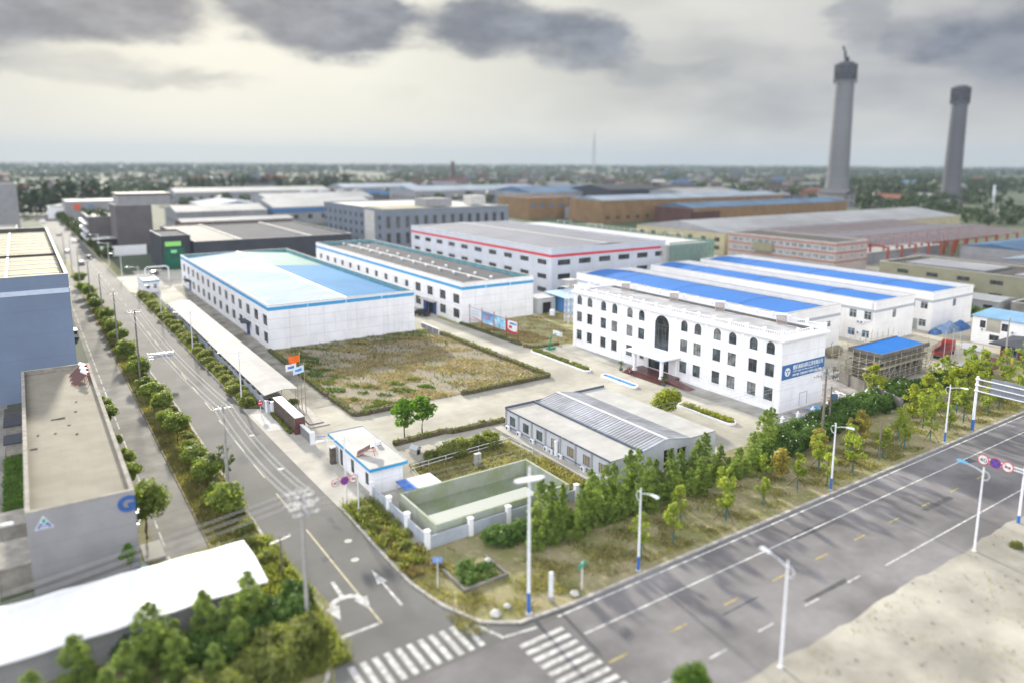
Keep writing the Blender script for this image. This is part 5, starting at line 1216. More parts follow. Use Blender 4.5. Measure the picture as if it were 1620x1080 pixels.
# ---------------------------------------------------------------- street lamps
def street_lamp(label, x, y, h, rz, group, arm=2.2, head=None, blue=False):
    """arm points to local +x"""
    t = thing('street_lamp', label, 'street lamp', (x, y, 0), rz, group)
    m = MB(); z0 = 1.5 if blue else 0; m.tube([(0, 0, z0), (0, 0, h)], [.13, .07], 8); m.box(-.2, -.2, 0, .2, .2, .05); m.build('pole', m_lampw, t)
    if blue: m = MB(); m.tube([(0, 0, .05), (0, 0, 1.5)], [.15, .135], 8); m.build('blue_base', m_lampb, t)
    m = MB(); m.tube([(0, 0, h-.55), (arm*.5, 0, h-.28), (arm, 0, h-.12)], [.05, .04, .035], 6)
    pts = [(0, 0, h-.35), (-.45, 0, h-.45), (-.62, 0, h-.85), (-.45, 0, h-1.25), (0, 0, h-1.4)]; m.tube(pts, .035, 6); m.build('bracket', m_lampw, t)
    m = MB(); hx = arm
    m.add([(hx-.1, -.1, h-.17), (hx+.9, -.2, h-.12), (hx+.9, .2, h-.12), (hx-.1, .1, h-.17), (hx-.1, -.07, h-.05), (hx+.8, -.15, h+.04), (hx+.8, .15, h+.04), (hx-.1, .07, h-.05), (hx+1.0, 0, h-.1)], [(0, 3, 2, 8, 1), (4, 5, 6, 7), (0, 1, 5, 4), (2, 3, 7, 6), (3, 0, 4, 7), (1, 8, 5), (8, 2, 6), (5, 8, 6)])
    m.build('lamp_head', head or m_lampw, t); return t
ys = [124.9, 164.2, 204.0, 243.0, 282.0, 321.0, 360.0]
first = street_lamp('white street lamp beside the bike shed, second from the crossing', 27.5, ys[0], 9.0, R(180), 'lamps along the side street', 2.4, blue=False)
for i, y in enumerate(ys[1:]): dup(first, (27.2-.0045*(y-124)*(1 if y < 250 else 1.6), y, 0), R(180), 'white street lamp along the side street, %s from the crossing' % ordinal(i+2))
dup(first, (28.4, 78.9, 0), R(180), 'white street lamp at the guard house corner, first from the crossing on the side street', (1, 1, .95))
sp = [(47.2, 48.9), (79.7, 48.9), (107.9, 48.9), (140.0, 48.9), (172, 48.9)]
l0 = street_lamp('white blue footed lamp on the lawn, first after the tall floodlight mast', sp[0][0], sp[0][1], 8.7, R(-90), 'lamps on the lawn side of the main road', 1.5, blue=True)
for i, (x, y) in enumerate(sp[1:]): dup(l0, (x, y, 0), R(-90), 'white blue footed lamp on the lawn, %s from the floodlight mast' % ordinal(i+1))
l1 = street_lamp('white lamp on the sand lot edge, first from the crosswalk', 46.9, 31.9, 9.3, R(90), 'lamps on the sand side of the main road', 1.7)
c = dup(l1, (79.0, 31.7, 0), R(90), 'lamp with a cyan head on the sand lot edge')
for ch in c.children:
    if ch.name.startswith('lamp_head'): ch.data = ch.data.copy(); ch.data.materials[0] = m_lampcyan
dup(l1, (111.0, 31.6, 0), R(90), 'far lamp on the sand lot edge beyond the speed signs')
lw = street_lamp('white lamp arm reaching over the pavement beside the lettered gable', -6.6, 79.4, 7.3, R(-20), 'lamp of the side pavement', 2.6)
# tall floodlight mast
fm = thing('floodlight_mast', 'tall white mast with two flat lamp heads and a blue foot on the corner lawn', 'street lamp', (34.2, 49.3, 0), R(-12))
m = MB(); m.tube([(0, 0, 2.0), (0, 0, 13.9)], [.17, .10], 10); m.box(-.3, -.3, 0, .3, .3, .06); m.build('pole', m_lampw, fm); m = MB(); m.tube([(0, 0, .06), (0, 0, 2.0)], [.19, .175], 10); m.build('blue_base', m_lampb, fm)
m = MB(); n = 20
ring = [(1.45*math.cos(6.2832*k/n), .42*math.sin(6.2832*k/n)) for k in range(n)]; m.prism(ring, 12.72, 12.86); m.build('lamp_head', m_lampw, fm)
m = MB(); m.tube([(-1.2, 0, 12.62), (1.2, 0, 12.62)], .06, 6); m.build('crossbar', m_lampw, fm)

# ---------------------------------------------------------------- road signs
m_sred = plain('sign_red', (.55, .04, .04), .4); m_sblue = plain('sign_blue', (.03, .08, .42), .4); m_swhite = plain('sign_white', (.78, .78, .76), .4); m_sblack = plain('sign_black', (.02, .02, .02), .5)
# side street: post at the verge corner, arm over the pavement
def round_signs_l(name, label, x, y, h, armlen, r, blue, pole_r):
    t = thing(name, label, 'road sign', (x, y, 0))
    m = MB(); m.tube([(0, 0, blue), (0, 0, h+.3)], [pole_r, pole_r*.8], 8); m.build('pole', m_lampw, t)
    m = MB(); m.tube([(0, 0, 0), (0, 0, blue)], [pole_r*1.2, pole_r*1.1], 8); m.build('blue_base', m_lampb, t)
    m = MB(); m.tube([(.3, 0, h-.1), (-armlen, 0, h-.1)], pole_r*.5, 6); m.tube([(.3, 0, h-.45), (-armlen, 0, h-.45)], pole_r*.5, 6); m.build('arm', m_lampw, t)
    for k in range(3):
        cx = -armlen+r+k*r*2.1
        q = MB(); q.disc((cx, -.10, h-.28), (0, 1, 0), r, .04, 24); o = q.build('sign_disc', m_sred, t)
        q = MB(); q.disc((cx, -.13, h-.28), (0, 1, 0), r*.84, .03, 24); q.build('disc_face', m_sblue if k == 1 else m_swhite, o)
        if k == 0: text_part('speed_number', '40', r*1.15, m_sblack, o, (cx-r*.64, -.15, h-.28-r*.42), (1, 0, 0), wid=r*1.3, bold=.0)
        elif k == 1:
            b = MB()
            for s in (-1, 1): b.bar((cx-s*r*.55, -.155, h-.28-r*.55), (cx+s*r*.55, -.155, h-.28+r*.55), .015, .07)
            b.build('red_cross', m_sred, o)
        else:
            b = MB(); b.box(cx-r*.5, -.152, h-.28-r*.2, cx+r*.05, -.147, h-.28+r*.1); b.disc((cx+r*.3, -.15, h-.28-r*.05), (0, 1, 0), r*.2, .006, 10); b.build('symbol', m_sblack, o)
            b = MB(); b.bar((cx-r*.55, -.16, h-.28+r*.5), (cx+r*.55, -.16, h-.28-r*.5), .01, .05); b.build('red_bar', m_sred, o)
    return t
round_signs_l('road_sign_mast', 'mast with three round traffic signs before the guard house', 28.6, 75.6, 4.9, 3.1, .50, .8, .075)
round_signs_l('road_sign_mast', 'big mast with three round traffic signs over the main road', 89.6, 31.8, 6.4, 4.9, .62, .9, .15).rotation_euler = (0, 0, R(-90))
fw = thing('gantry_sign', 'grey backed direction board on three white rails over the main road', 'road sign', (116.5, 49.0, 0), R(-90))
m = MB(); m.tube([(0, 0, 1.7), (0, 0, 8.5)], [.22, .18], 10); m.build('pole', m_lampw, fw); m = MB(); m.tube([(0, 0, 0), (0, 0, 1.7)], [.25, .23], 10); m.build('blue_base', m_lampb, fw)
m = MB()
for z in (6.3, 7.2, 8.1): m.tube([(0, -.25, z), (6.7, -.25, z)], .10, 8); m.disc((0, 0, z), (0, 0, 1), .3, .25, 10)
m.build('rails', m_lampw, fw)
m = MB(); m.box(1.9, -.05, 6.1, 6.7, .05, 8.6); m.build('board', surf('grey_sign_back', (.26, .28, .30), .6, .08, 1, joints=((2, .42, .05, .1), (1, .5, .04, .1)), jcol=.6), fw)
gl = thing('gantry_sign', 'small white frame gantry with rails beside the lane over the side street', 'road sign', (16.6, 147.4, 0))
m = MB(); m.tube([(0, 0, 0), (0, 0, 5.0)], [.13, .1], 8); m.build('pole', m_lampw, gl); m = MB()
for z in (3.9, 4.4, 4.9): m.tube([(0, -.2, z), (4.4, -.2, z)], .055, 6)
m.build('rails', m_lampw, gl)
m = MB(); m.box(.9, -.12, 3.8, 4.4, -.06, 4.7); m.build('board', m_steel, gl)
rs = thing('stop_sign', 'small round red sign on a white post by the bike shed verge', 'road sign', (28.4, 114.9+1.5, 0))
m = MB(); m.tube([(0, 0, 0), (0, 0, 2.0)], .05, 6); m.build('post', m_lampw, rs); m = MB(); m.disc((0, -.07, 2.0), (0, 1, 0), .42, .05, 20); o = m.build('sign_disc', m_sred, rs); m = MB(); m.box(-.26, -.11, 1.93, .26, -.098, 2.07); m.build('white_bar', m_swhite, o)
gs = thing('street_name_sign', 'green street name plate on a pale post on the corner lawn', 'sign', (40.4, 49.4, 0), R(20))
m = MB(); m.tube([(0, 0, 0), (0, 0, 2.9)], .06, 6); m.build('post', m_lampw, gs); m = MB(); m.box(-.65, -.05, 2.35, .65, .05, 2.75); m.build('plate', plain('sign_green_plate', (.03, .33, .22), .5), gs)
s5 = thing('notice_sign', 'small tilted blue and white plate on a post at the crossing corner', 'sign', (29.2, 57.3, 0), R(-30))
m = MB(); m.tube([(0, 0, 0), (0, 0, 3.0)], .045, 6); m.build('post', m_lampw, s5); m = MB(); m.add([(-.45, -.1, 2.7), (.45, -.1, 2.7), (.45, .25, 3.1), (-.45, .25, 3.1), (-.45, -.12, 2.73), (.45, -.12, 2.73), (.45, .23, 3.13), (-.45, .23, 3.13)], [(0, 3, 2, 1), (4, 5, 6, 7), (0, 1, 5, 4), (1, 2, 6, 5), (2, 3, 7, 6), (3, 0, 4, 7)]); m.build('plate', plain('solar_blue', (.12, .22, .42), .3), s5)
pb = thing('marker_pillar', 'slim grey white pillar on the corner lawn beside the tall mast', 'pillar', (36.9, 49.6, 0)); m = MB(); m.box(-.16, -.16, 0, .16, .16, 2.9); m.build('shaft', m_lampw, pb); m = MB(); m.box(-.2, -.2, 0, .2, .2, .5); m.build('foot', m_steel, pb)
for i, (x, y, s) in enumerate([(39.3, 49.1, .45), (33.0, 51.0, .38), (31.5, 50.6, .5), (35.6, 58.6, .42), (30.6, 61.4, .25)]):
    rn = np.random.default_rng(i); m = MB(); m.lathe([(s*.6, 0), (s, s*.35), (s*.75, s*.8), (s*.25, s)], 9)
    m.v = [(x_*(1+.15*rn.random()), y_*(1+.2*rn.random()), z_) for x_, y_, z_ in m.v]; o = m.build('boulder', surf('pale_rock', (.55, .54, .50), .9, .2, 2), smooth=True); o.location = (x, y, 0)
    tag(o, ['white boulder on the lawn below the green street name plate', 'pale boulder between the planting bed and the tall mast', 'broad pale boulder at the tip of the corner lawn', 'pale boulder beside the dark corner bush', 'small pale stone in the weeds near the crossing sign'][i], 'boulder', 'boulders on the corner lawn')
fb = thing('planting_bed', 'low stone edged planting bed of dark green plants on the corner lawn', 'planter', (30.9, 55.2, 0))
m = MB(); m.box(0, 0, 0, 5.0, .22, .35); m.box(0, .222, 0, .22, 4.4, .35); m.box(4.78, .222, 0, 5.0, 4.4, .35); m.build('edging', m_concwall, fb)
part('plants', quads_mesh('plants', leaf_cloud(np.random.default_rng(3), np.random.default_rng(2).uniform((.6, .6, .25), (4.4, 4.0, .6), (34, 3)), [.5]*34, 60, .12), f_dark), fb)

# ---------------------------------------------------------------- yard objects
bb = thing('billboard_row', 'row of four propaganda boards on red posts in front of the flat roofed hall', 'billboard', (89.4, 133.7, 0))
ys4 = [21.6, 15.7, 10.1, 4.9, 0.0]
for y in ys4:
    m = MB(); m.tube([(0, y, 0), (0, y, 4.9)], .09, 6); m.disc((0, y, 4.95), (0, 0, 1), .2, .08, 8); m.build('post', m_redsteel, bb)
m = MB(); m.tube([(0, 0, 4.45), (0, 21.6, 4.45)], .04, 6); m.tube([(0, 0, 1.5), (0, 21.6, 1.5)], .04, 6); m.tube([(0, 0, 4.0), (2.5, -2.6, 0)], .05, 5); m.build('rail', m_redsteel, bb)
def poster_mat(name, a, b_, c_, kind):
    mm, t, bs_, out = newmat(name); co = coord(t, True); sp_ = nd(t, 'ShaderNodeSeparateXYZ'); t.links.new(co, sp_.inputs[0])
    g = mth(t, 'DIVIDE', mth(t, 'SUBTRACT', sp_.outputs[2], 1.6), 2.7, clamp=True); n = tnoise(t, co, .8, 4, .6)
    c = mixc(t, g, b_, a); c = mixc(t, smooth(t, n, .5, .68), c, c_); t.links.new(c, bs_.inputs['Base Color']); bs_.inputs['Roughness'].default_value = .5; return mm
pm = [poster_mat('pale_poster', (.66, .70, .74), (.60, .66, .70), (.50, .62, .64), 0), poster_mat('blue_poster', (.03, .20, .50), (.30, .55, .72), (.5, .66, .78), 1), poster_mat('cyan_poster', (.02, .36, .60), (.50, .70, .78), (.62, .76, .80), 2), poster_mat('red_white_poster', (.72, .74, .76), (.72, .72, .74), (.66, .70, .75), 3)]
labs = ['faded pale board', 'blue board with red lettering', 'cyan board with raised arms', 'white board with a red border']
mred = plain('poster_red', (.55, .03, .05), .5); mwht = plain('poster_white', (.72, .74, .76), .5); mnavy = plain('poster_navy', (.03, .07, .18), .5)
for k in range(4):
    y1, y0 = ys4[k]-.25, ys4[k+1]+.25
    m = MB(); m.box(-.06, y0, 1.6, .0, y1, 4.35); o = m.build('board', pm[k], bb); o['label'] = labs[k]; L_ = y1-y0
    def T(u, v, d=.07): return (-d, y1-u*L_, 1.6+v*2.75)
    if k == 0:
        q = MB(); q.add([T(0, .28), T(.5, .10), T(1, .02), T(1, .10), T(.5, .2)], [(0, 1, 2, 3, 4)]); q.build('red_sweep', mred, o)
        for i in range(4): q = MB(); q.quad(T(.12, .8-.12*i), T(.8, .8-.12*i), T(.8, .78-.12*i), T(.12, .78-.12*i)); q.build('text_line', mnavy, o)
    if k == 1:
        text_part('lettering', '安全生产', .62, mred, o, T(.24, .66), (0, -1, 0), wid=L_*.5, bold=.01); text_part('lettering', '以人为本', .62, mred, o, T(.22, .40), (0, -1, 0), wid=L_*.5, bold=.01)
        q = MB(); q.quad(T(.62, .05), T(.95, .05), T(.95, .22), T(.62, .16)); q.build('white_panel', mwht, o)
    if k == 2:
        q = MB()
        for u, hh in ((.08, .42), (.2, .3), (.32, .38), (.5, .5), (.44, .36), (.7, .34), (.85, .26)): q.quad(T(u, .02), T(u+.05, .02), T(u+.035, hh), T(u+.01, hh))
        q.build('arm_silhouettes', mnavy, o); text_part('lettering', '团结 奋进', .5, mwht, o, T(.25, .8), (0, -1, 0), wid=L_*.5)
    if k == 3:
        q = MB(); q.add([T(0, 1), T(0, 0), T(.12, .2), T(.12, .9), T(.3, 1)], [(0, 1, 2, 3, 4)]); q.add([T(0, 0, .072), T(1, 0, .072), T(1, .28, .072), T(.8, .14, .072), T(.4, .16, .072), T(.1, .3, .072)], [(0, 1, 2, 3, 4, 5)]); q.build('red_border', mred, o)
        q = MB(); q.quad(T(.3, .68), T(.95, .68), T(.95, .86), T(.3, .86)); q.build('sky_band', plain('poster_sky', (.15, .4, .7), .5), o)
        q = MB(); q.quad(T(.24, .34), T(.52, .34), T(.52, .58), T(.24, .58)); q.build('red_block', mred, o); text_part('lettering', '质量第一', .42, mnavy, o, T(.3, .72, .075), (0, -1, 0), wid=L_*.5)
# lattice tower with floodlights
lt = thing('lighting_tower', 'white lattice tower with a cluster of floodlights at the office corner', 'tower', (111.2, 143.2, 0))
m = MB()
H_ = 11.0; s0, s1 = 1.15, .9
for k in range(4):
    a = (k*90+45)*math.pi/180; ca, sa = math.cos(a), math.sin(a); m.tube([(s0*ca, s0*sa, 0), (s1*ca, s1*sa, H_)], .08, 5)
nz = 7
for i in range(nz):
    z0, z1 = H_*i/nz, H_*(i+1)/nz; r0, r1 = s0+(s1-s0)*i/nz, s0+(s1-s0)*(i+1)/nz
    for k in range(4):
        a, b = (k*90+45)*math.pi/180, (k*90+135)*math.pi/180
        m.tube([(r0*math.cos(a), r0*math.sin(a), z0), (r1*math.cos(b), r1*math.sin(b), z1)], .045, 4); m.tube([(r0*math.cos(b), r0*math.sin(b), z0), (r1*math.cos(a), r1*math.sin(a), z1)], .045, 4); m.tube([(r1*math.cos(a), r1*math.sin(a), z1), (r1*math.cos(b), r1*math.sin(b), z1)], .045, 4)
m.build('lattice', m_lampw, lt); m = MB(); m.box(-1.7, -1.3, 9.2, 1.7, 1.3, 9.32); m.box(-1.6, -1.6, H_, 1.8, 1.3, H_+.1); m.build('platform', m_cap, lt)
for i in range(3):
    for j in range(2):
        m = MB(); c = Vector((-1.0+i*1.0, -1.7, 9.7+j*.85)); m.tube([c+Vector((0, .35, 0)), c, c-Vector((0, .12, .03))], [.18, .36, .38], 12); m.build('floodlight', m_cap, lt)
tnk = thing('water_tank', 'small ribbed steel water tank on legs behind the lattice tower', 'tank', (111.5, 150.6, 0)); m = MB(); m.lathe([(.7, .5), (.75, .6), (.75, 1.9), (.5, 2.15), (.1, 2.25)], 14); m.build('vessel', m_lampw, tnk); m = MB(); [m.tube([(x, y, 0), (x, y, .55)], .05, 5) for x in (-.5, .5) for y in (-.5, .5)]; m.build('leg', m_steel, tnk)
# basketball hoops
def hoop(label, x, y, rz, mt, group='basketball hoops'):
    t = thing('basketball_hoop', label, 'basketball hoop', (x, y, 0), rz, group)
    m = MB(); m.box(-1.0, -.5, .02, .9, .5, .35); m.build('base', mt, t)
    m = MB(); m.bar((-.5, 0, .35), (.1, 0, 2.9), .2); m.bar((.1, 0, 2.9), (1.5, 0, 3.2), .14); m.bar((-.9, 0, .35), (.1, 0, 2.3), .1); m.bar((.1, 0, 2.3), (1.5, 0, 2.9), .08); m.build('arm', mt, t)
    m = MB(); m.box(1.5, -.9, 2.8, 1.56, .9, 3.85); m.build('backboard', m_lampw, t)
    m = MB(); pts = [(1.85+.23*math.cos(a), .23*math.sin(a), 2.95) for a in np.linspace(0, 6.283, 13)]; m.tube(pts, .02, 5); m.build('rim', m_sred, t); return t
hoop('green wheeled basketball hoop beside the clipped planter', 91.8, 124.3, R(10), m_green)
hb_ = thing('basketball_backboard', 'white backboard on two posts at the office end of the lawn', 'basketball hoop', (94.6, 124.9, 0)); m = MB(); [m.tube([(0, y, 0), (0, y, 3.0)], .05, 6) for y in (-.6, .6)]; m.build('post', m_redsteel, hb_); m = MB(); m.box(-.05, -.9, 2.3, 0, .9, 3.3); m.build('backboard', m_lampw, hb_)
# planters
def planter(name, label, x, y0, y1, w, h, kerb, fill, seed, hh=.55):
    t = thing(name, label, 'planter', (x, (y0+y1)/2, 0)); L_ = abs(y1-y0)/2-w/2; n = 10
    def oval(r, dz): return [(r*math.cos(a), L_+r*math.sin(a)) for a in np.linspace(0, math.pi, n)]+[(r*math.cos(a), -L_+r*math.sin(a)) for a in np.linspace(math.pi, 2*math.pi, n)]
    o, i = oval(w/2, 0), oval(w/2-.16, 0); m = MB(); N_ = len(o)
    for k in range(N_):
        q = (k+1) % N_; m.quad((*o[k], 0), (*o[q], 0), (*o[q], h), (*o[k], h)); m.quad((*o[k], h), (*o[q], h), (*i[q], h), (*i[k], h)); m.quad((*i[q], 0), (*i[k], 0), (*i[k], h), (*i[q], h))
    m.build('rim', kerb, t)
    if fill == 'water':
        m = MB(); m.poly([(x_, y_, h*.55) for x_, y_ in i]); m.build('blue_lining', plain('pool_blue', (.02, .20, .48), .15), t)
        for k in range(3): q = MB(); q.lathe([(.12, 0), (.12, .2), (.03, .25)], 8, (0, -L_+L_*k, h*.55)); q.build('nozzle', m_frame, t)
    else:
        m = MB(); m.poly([(x_, y_, h*.8) for x_, y_ in i]); m.build('soil', m_soil, t)
        rg_ = np.random.default_rng(seed); k = int(L_*2*7); c = np.stack([rg_.uniform(-w/2+.4, w/2-.4, k), rg_.uniform(-L_-.2, L_+.2, k), np.full(k, h+hh*.45)], 1)
        part('clipped_plants', quads_mesh('plants', leaf_cloud(rg_, c, [hh*.62]*k, 62, .085), fill), t)
    return t
planter('planter', 'long oval planter with a clipped hedge beside the basketball hoop', 87.7, 106.1, 125.4, 1.9, .32, m_white2, f_hedge, 31)
planter('fountain_trough', 'oval white trough lined in blue in the middle of the yard', 88.1, 93.2, 102.7, 1.7, .42, m_white2, 'water', 1)
planter('planter', 'oval planter with a yellow green hedge between the prefab hall and the office', 87.9, 70.8, 82.5, 2.0, .32, m_white2, f_yel, 32)
# clipped hedges: individual runs
def hedge(label, pts, w, h, mat, seed, dens=9, size=.085, group='clipped hedges'):
    t = thing('hedge', label, 'hedge', (*pts[0], 0), group=group); rg_ = np.random.default_rng(seed); C_ = []
    for (a, b), (c, d) in zip(pts[:-1], pts[1:]):
        L_ = math.hypot(c-a, d-b); n = max(2, int(L_*dens)); u = rg_.random(n); nx, ny = -(d-b)/L_, (c-a)/L_; s = rg_.uniform(-w/2+.2, w/2-.2, n)
        C_.append(np.stack([a+(c-a)*u+nx*s-pts[0][0], b+(d-b)*u+ny*s-pts[0][1], rg_.uniform(.25, h-.2, n)], 1))
    C_ = np.concatenate(C_); part('foliage', quads_mesh('foliage', leaf_cloud(rg_, C_, [.26]*len(C_), 30, size), mat), t)
    core = MB()
    for (a, b), (c, d) in zip(pts[:-1], pts[1:]): core.bar((a-pts[0][0], b-pts[0][1], h*.36), (c-pts[0][0], d-pts[0][1], h*.36), w*.6, h*.6)
    core.build('stems', m_bark, t); return t
hedge('clipped hedge along the street side edge of the dry field', [(40.6, 156.0), (40.4, 119.5)], 1.2, 1.0, f_hedge, 41)
hedge('thick yellow green hedge at the flagpole corner of the dry field', [(40.5, 118.5), (40.6, 107.4), (43.0, 107.0)], 1.4, 1.0, f_hedge, 42)
hedge('clipped hedge on the dry field edge behind the two trees', [(43.2, 107.2), (53.5, 107.4)], 1.3, 1.05, f_hedge, 43)
hedge('clipped hedge at the prefab hall corner of the dry field', [(60.0, 107.3), (79.0, 107.6), (79.0, 110)], 1.4, 1.05, f_hedge, 44)
hedge('clipped hedge along the office side edge of the dry field', [(79.0, 110), (78.4, 149.8)], 1.4, 1.05, f_hedge, 45)
hedge('dark green clipped hedge under the billboards', [(87.5, 156.8), (88.0, 130.5)], 1.1, .85, f_dark, 46)
hedge('clipped hedge behind the basketball hoop', [(88.0, 129.2), (89.0, 126.9), (95.5, 126.6)], 1.3, .7, f_hedge, 47)
hedge('clipped hedge between the guard house pit and the yard road', [(40.6, 92.6), (49, 92.9), (50, 92.2), (59.0, 92.0)], 1.3, 1.0, f_hedge, 48)
hedge('low hedge between the pale apron and the stone sign wall', [(29.9, 115.6), (29.8, 105.4)], .8, .7, f_hedge, 50)
hedge('low dark hedge strip behind the prefab hall by the blue trough', [(80.5, 94.5), (80.8, 90.0)], .9, .7, f_dark, 49)
# boards leaning at the field corner
nb = thing('notice_board', 'low grey three panel notice board with a white roof at the field corner', 'notice board', (77.3, 148.9, 0))
m = MB(); [m.box(-.05, y-.05, 0, .05, y+.05, 1.5) for y in (0, 3, 6, 9)]; m.build('post', m_lampw, nb)
for k in range(3): m = MB(); m.box(-.04, .1+3*k, .3, .0, 2.9+3*k, 1.35); m.build('panel', plain('grey_notice_panel', (.22, .23, .26), .5), nb)
m = MB(); m.box(-.35, -.2, 1.5, .35, 9.2, 1.6); m.build('roof', m_whiteroof, nb)

# ---------------------------------------------------------------- vehicles
def car(label, loc, rz, paintm, kind='car', group=None, sc=1.0):
    """length along local x (4.5 m), facing +x"""
    t = thing('parked_'+kind, label, kind, loc, rz, group)
    if kind == 'van': prof = [(-2.2, .35), (2.2, .35), (2.2, .9), (1.75, 1.15), (1.1, 1.95), (-2.15, 2.0), (-2.2, .9)]; glass = [(-1.7, 1.2, 1.05, 1.75)]
    elif kind == 'pickup': prof = [(-2.6, .45), (2.5, .45), (2.55, 1.0), (1.3, 1.15), (.7, 1.8), (-.7, 1.8), (-.9, 1.15), (-2.6, 1.15)]; glass = [(-.6, 1.0, 1.2, 1.65)]
    else: prof = [(-2.2, .35), (2.2, .35), (2.2, .8), (1.2, .95), (.5, 1.45), (-1.3, 1.45), (-1.9, .98), (-2.2, .9)]; glass = [(-1.3, .8, .98, 1.32)]
    w = .88; n = len(prof); m = MB()
    m.add([(x, -w, z) if z < 1.2 else (x, -w*.86, z) for x, z in prof]+[(x, w, z) if z < 1.2 else (x, w*.86, z) for x, z in prof], [tuple(range(n))[::-1], tuple(range(n, 2*n))]+[(i, (i+1) % n, n+(i+1) % n, n+i) for i in range(n)][::1])
    m.build('body', paintm, t)
    m = MB(); gx0, gx1, gz0, gz1 = glass[0]; zt = max(z for _, z in prof)
    for s in (-1, 1):
        ya, yb = s*(w-.0)+s*.012, s*(w*.86)+s*.03
        ya = s*(w+(w*.86-w)*((gz0-.95)/(zt-.95)))+s*.02; yb = s*(w+(w*.86-w)*((gz1-.95)/(zt-.95)))+s*.02
        mid = (gx0+gx1)/2
        m.quad((gx0, ya, gz0), (mid-.05, ya, gz0), (mid-.05, yb, gz1), (gx0+.25, yb, gz1)); m.quad((mid+.05, ya, gz0), (gx1, ya, gz0), (gx1-.35, yb, gz1), (mid+.05, yb, gz1))
    m.build('side_windows', m_glassd, t)
    i = max(range(len(prof)), key=lambda k: prof[k][0]*.2+ (0 if prof[k][1] < 1.2 else -5)); 
    fr = [(prof[k], prof[k+1]) for k in range(n-1) if prof[k][1] < 1.3 and prof[k+1][1] > 1.3]
    for (x0, z0), (x1, z1) in fr[:1]:
        m = MB(); d_ = Vector((z1-z0, 0, x0-x1)).normalized()*.015
        m.quad((x0-.05*(x0-x1)+d_.x, -w*.8, z0+.06+d_.z), (x0-.05*(x0-x1)+d_.x, w*.8, z0+.06+d_.z), (x1+.08*(x0-x1)+d_.x, w*.74, z1-.06+d_.z), (x1+.08*(x0-x1)+d_.x, -w*.74, z1-.06+d_.z)); m.build('windscreen', m_glassd, t)
    if kind == 'van':
        m = MB(); m.quad((-2.2, -w*.75, 1.1), (-2.18, -w*.7, 1.8), (-2.18, w*.7, 1.8), (-2.2, w*.75, 1.1)); m.v = [(x-.015, y, z) for x, y, z in m.v]; m.build('rear_window', m_glassd, t)
    for sx in (-1.4, 1.45):
        for s in (-1, 1):
            q = MB(); q.disc((sx, s*(w-.06), .34), (0, 1, 0), .34, .22, 16); o = q.build('wheel', m_black, t); q = MB(); q.disc((sx, s*(w+.06), .34), (0, 1, 0), .19, .02, 10); q.build('rim', m_steel, o)
    for s in (-1, 1):
        q = MB(); q.box(2.18, s*.62-.16, .62, 2.23, s*.62+.16, .8); q.build('headlight', m_ins, t)
        q = MB(); q.box(-2.66 if kind == 'pickup' else -2.23, s*.7-.12, .7, -2.6 if kind == 'pickup' else -2.18, s*.7+.12, .9); q.build('tail_light', m_sred, t)
    if sc != 1: t.scale = (sc, sc, sc)
    return t
p_white = plain('white_car_paint', (.72, .73, .74), .3); p_black = plain('black_car_paint', (.03, .032, .035), .25); p_grey = plain('grey_car_paint', (.22, .23, .25), .3); p_navy = plain('navy_car_paint', (.04, .06, .12), .3)
car('white van parked beside the slate blue block', (7.0, 193.5, .012), R(94), p_white, 'van')
car('black pickup parked at the blue factory doors', (83.9, 171.3, .005), R(112), p_black, 'pickup')
for i, (x, y, c_, rz) in enumerate([(17.2, 330, p_grey, 92), (14.8, 376, p_white, 92), (20.8, 348, p_black, -88), (19.5, 420, p_white, -88), (15.2, 465, p_grey, 92), (11, 560, p_white, 93)]):
    car('small car far up the side street, %s car from the crossing' % ordinal([0, 2, 1, 3, 4, 5][i]), (x, y, .012), R(rz), c_, 'car', 'cars far up the side street')
car('white car beside the far white roofed shed', (226.0, 108.0, .02), R(20), p_white)
car('dark car in the yard in front of the dark green glass block', (36.5, 286, .02), R(70), p_navy)
# red stake truck
tr = thing('stake_truck', 'red stake bed truck parked behind the scaffolding', 'truck', (153.4, 72.6, .02), R(12))
m = MB(); m.box(0, -1.15, .75, 8.6, 1.15, .95); m.build('chassis', m_frame, tr)
m = MB(); m.box(0, -1.2, .95, 6.6, -1.12, 1.75); m.box(0, 1.12, .95, 6.6, 1.2, 1.75); m.box(0, -1.12, .95, .08, 1.12, 1.75); m.box(6.5, -1.12, .95, 6.6, 1.12, 2.5); m.build('bed_side', plain('truck_red', (.24, .035, .03), .5), tr)
m = MB()
for x in np.arange(.1, 6.6, 1.08): m.bar((x, -1.16, 1.7), (x, -1.16, 2.75), .08); m.bar((x, 1.16, 1.7), (x, 1.16, 2.75), .08)
for s in (-1.16, 1.16): m.bar((0, s, 2.7), (6.6, s, 2.7), .08); m.bar((0, s, 2.2), (6.6, s, 2.2), .06)
m.bar((0, -1.16, 2.7), (0, 1.16, 2.7), .08); m.build('stake_rail', m_redsteel, tr)
m = MB(); m.add([(6.8, -1.15, .7), (8.7, -1.15, .7), (8.7, -1.15, 1.7), (8.4, -1.1, 2.9), (6.8, -1.1, 3.0), (6.8, 1.15, .7), (8.7, 1.15, .7), (8.7, 1.15, 1.7), (8.4, 1.1, 2.9), (6.8, 1.1, 3.0)], [(0, 1, 2, 3, 4)[::-1][::-1], (9, 8, 7, 6, 5), (1, 6, 7, 2), (2, 7, 8, 3), (3, 8, 9, 4), (0, 4, 9, 5), (0, 5, 6, 1)]); m.build('cab', m_red, tr)
m = MB(); m.quad((8.72, -1.0, 1.75), (8.72, 1.0, 1.75), (8.45, .95, 2.75), (8.45, -.95, 2.75)); m.quad((7.2, -1.16, 1.75), (8.4, -1.16, 1.75), (8.2, -1.13, 2.6), (7.2, -1.13, 2.6)); m.build('cab_window', m_glassd, tr)
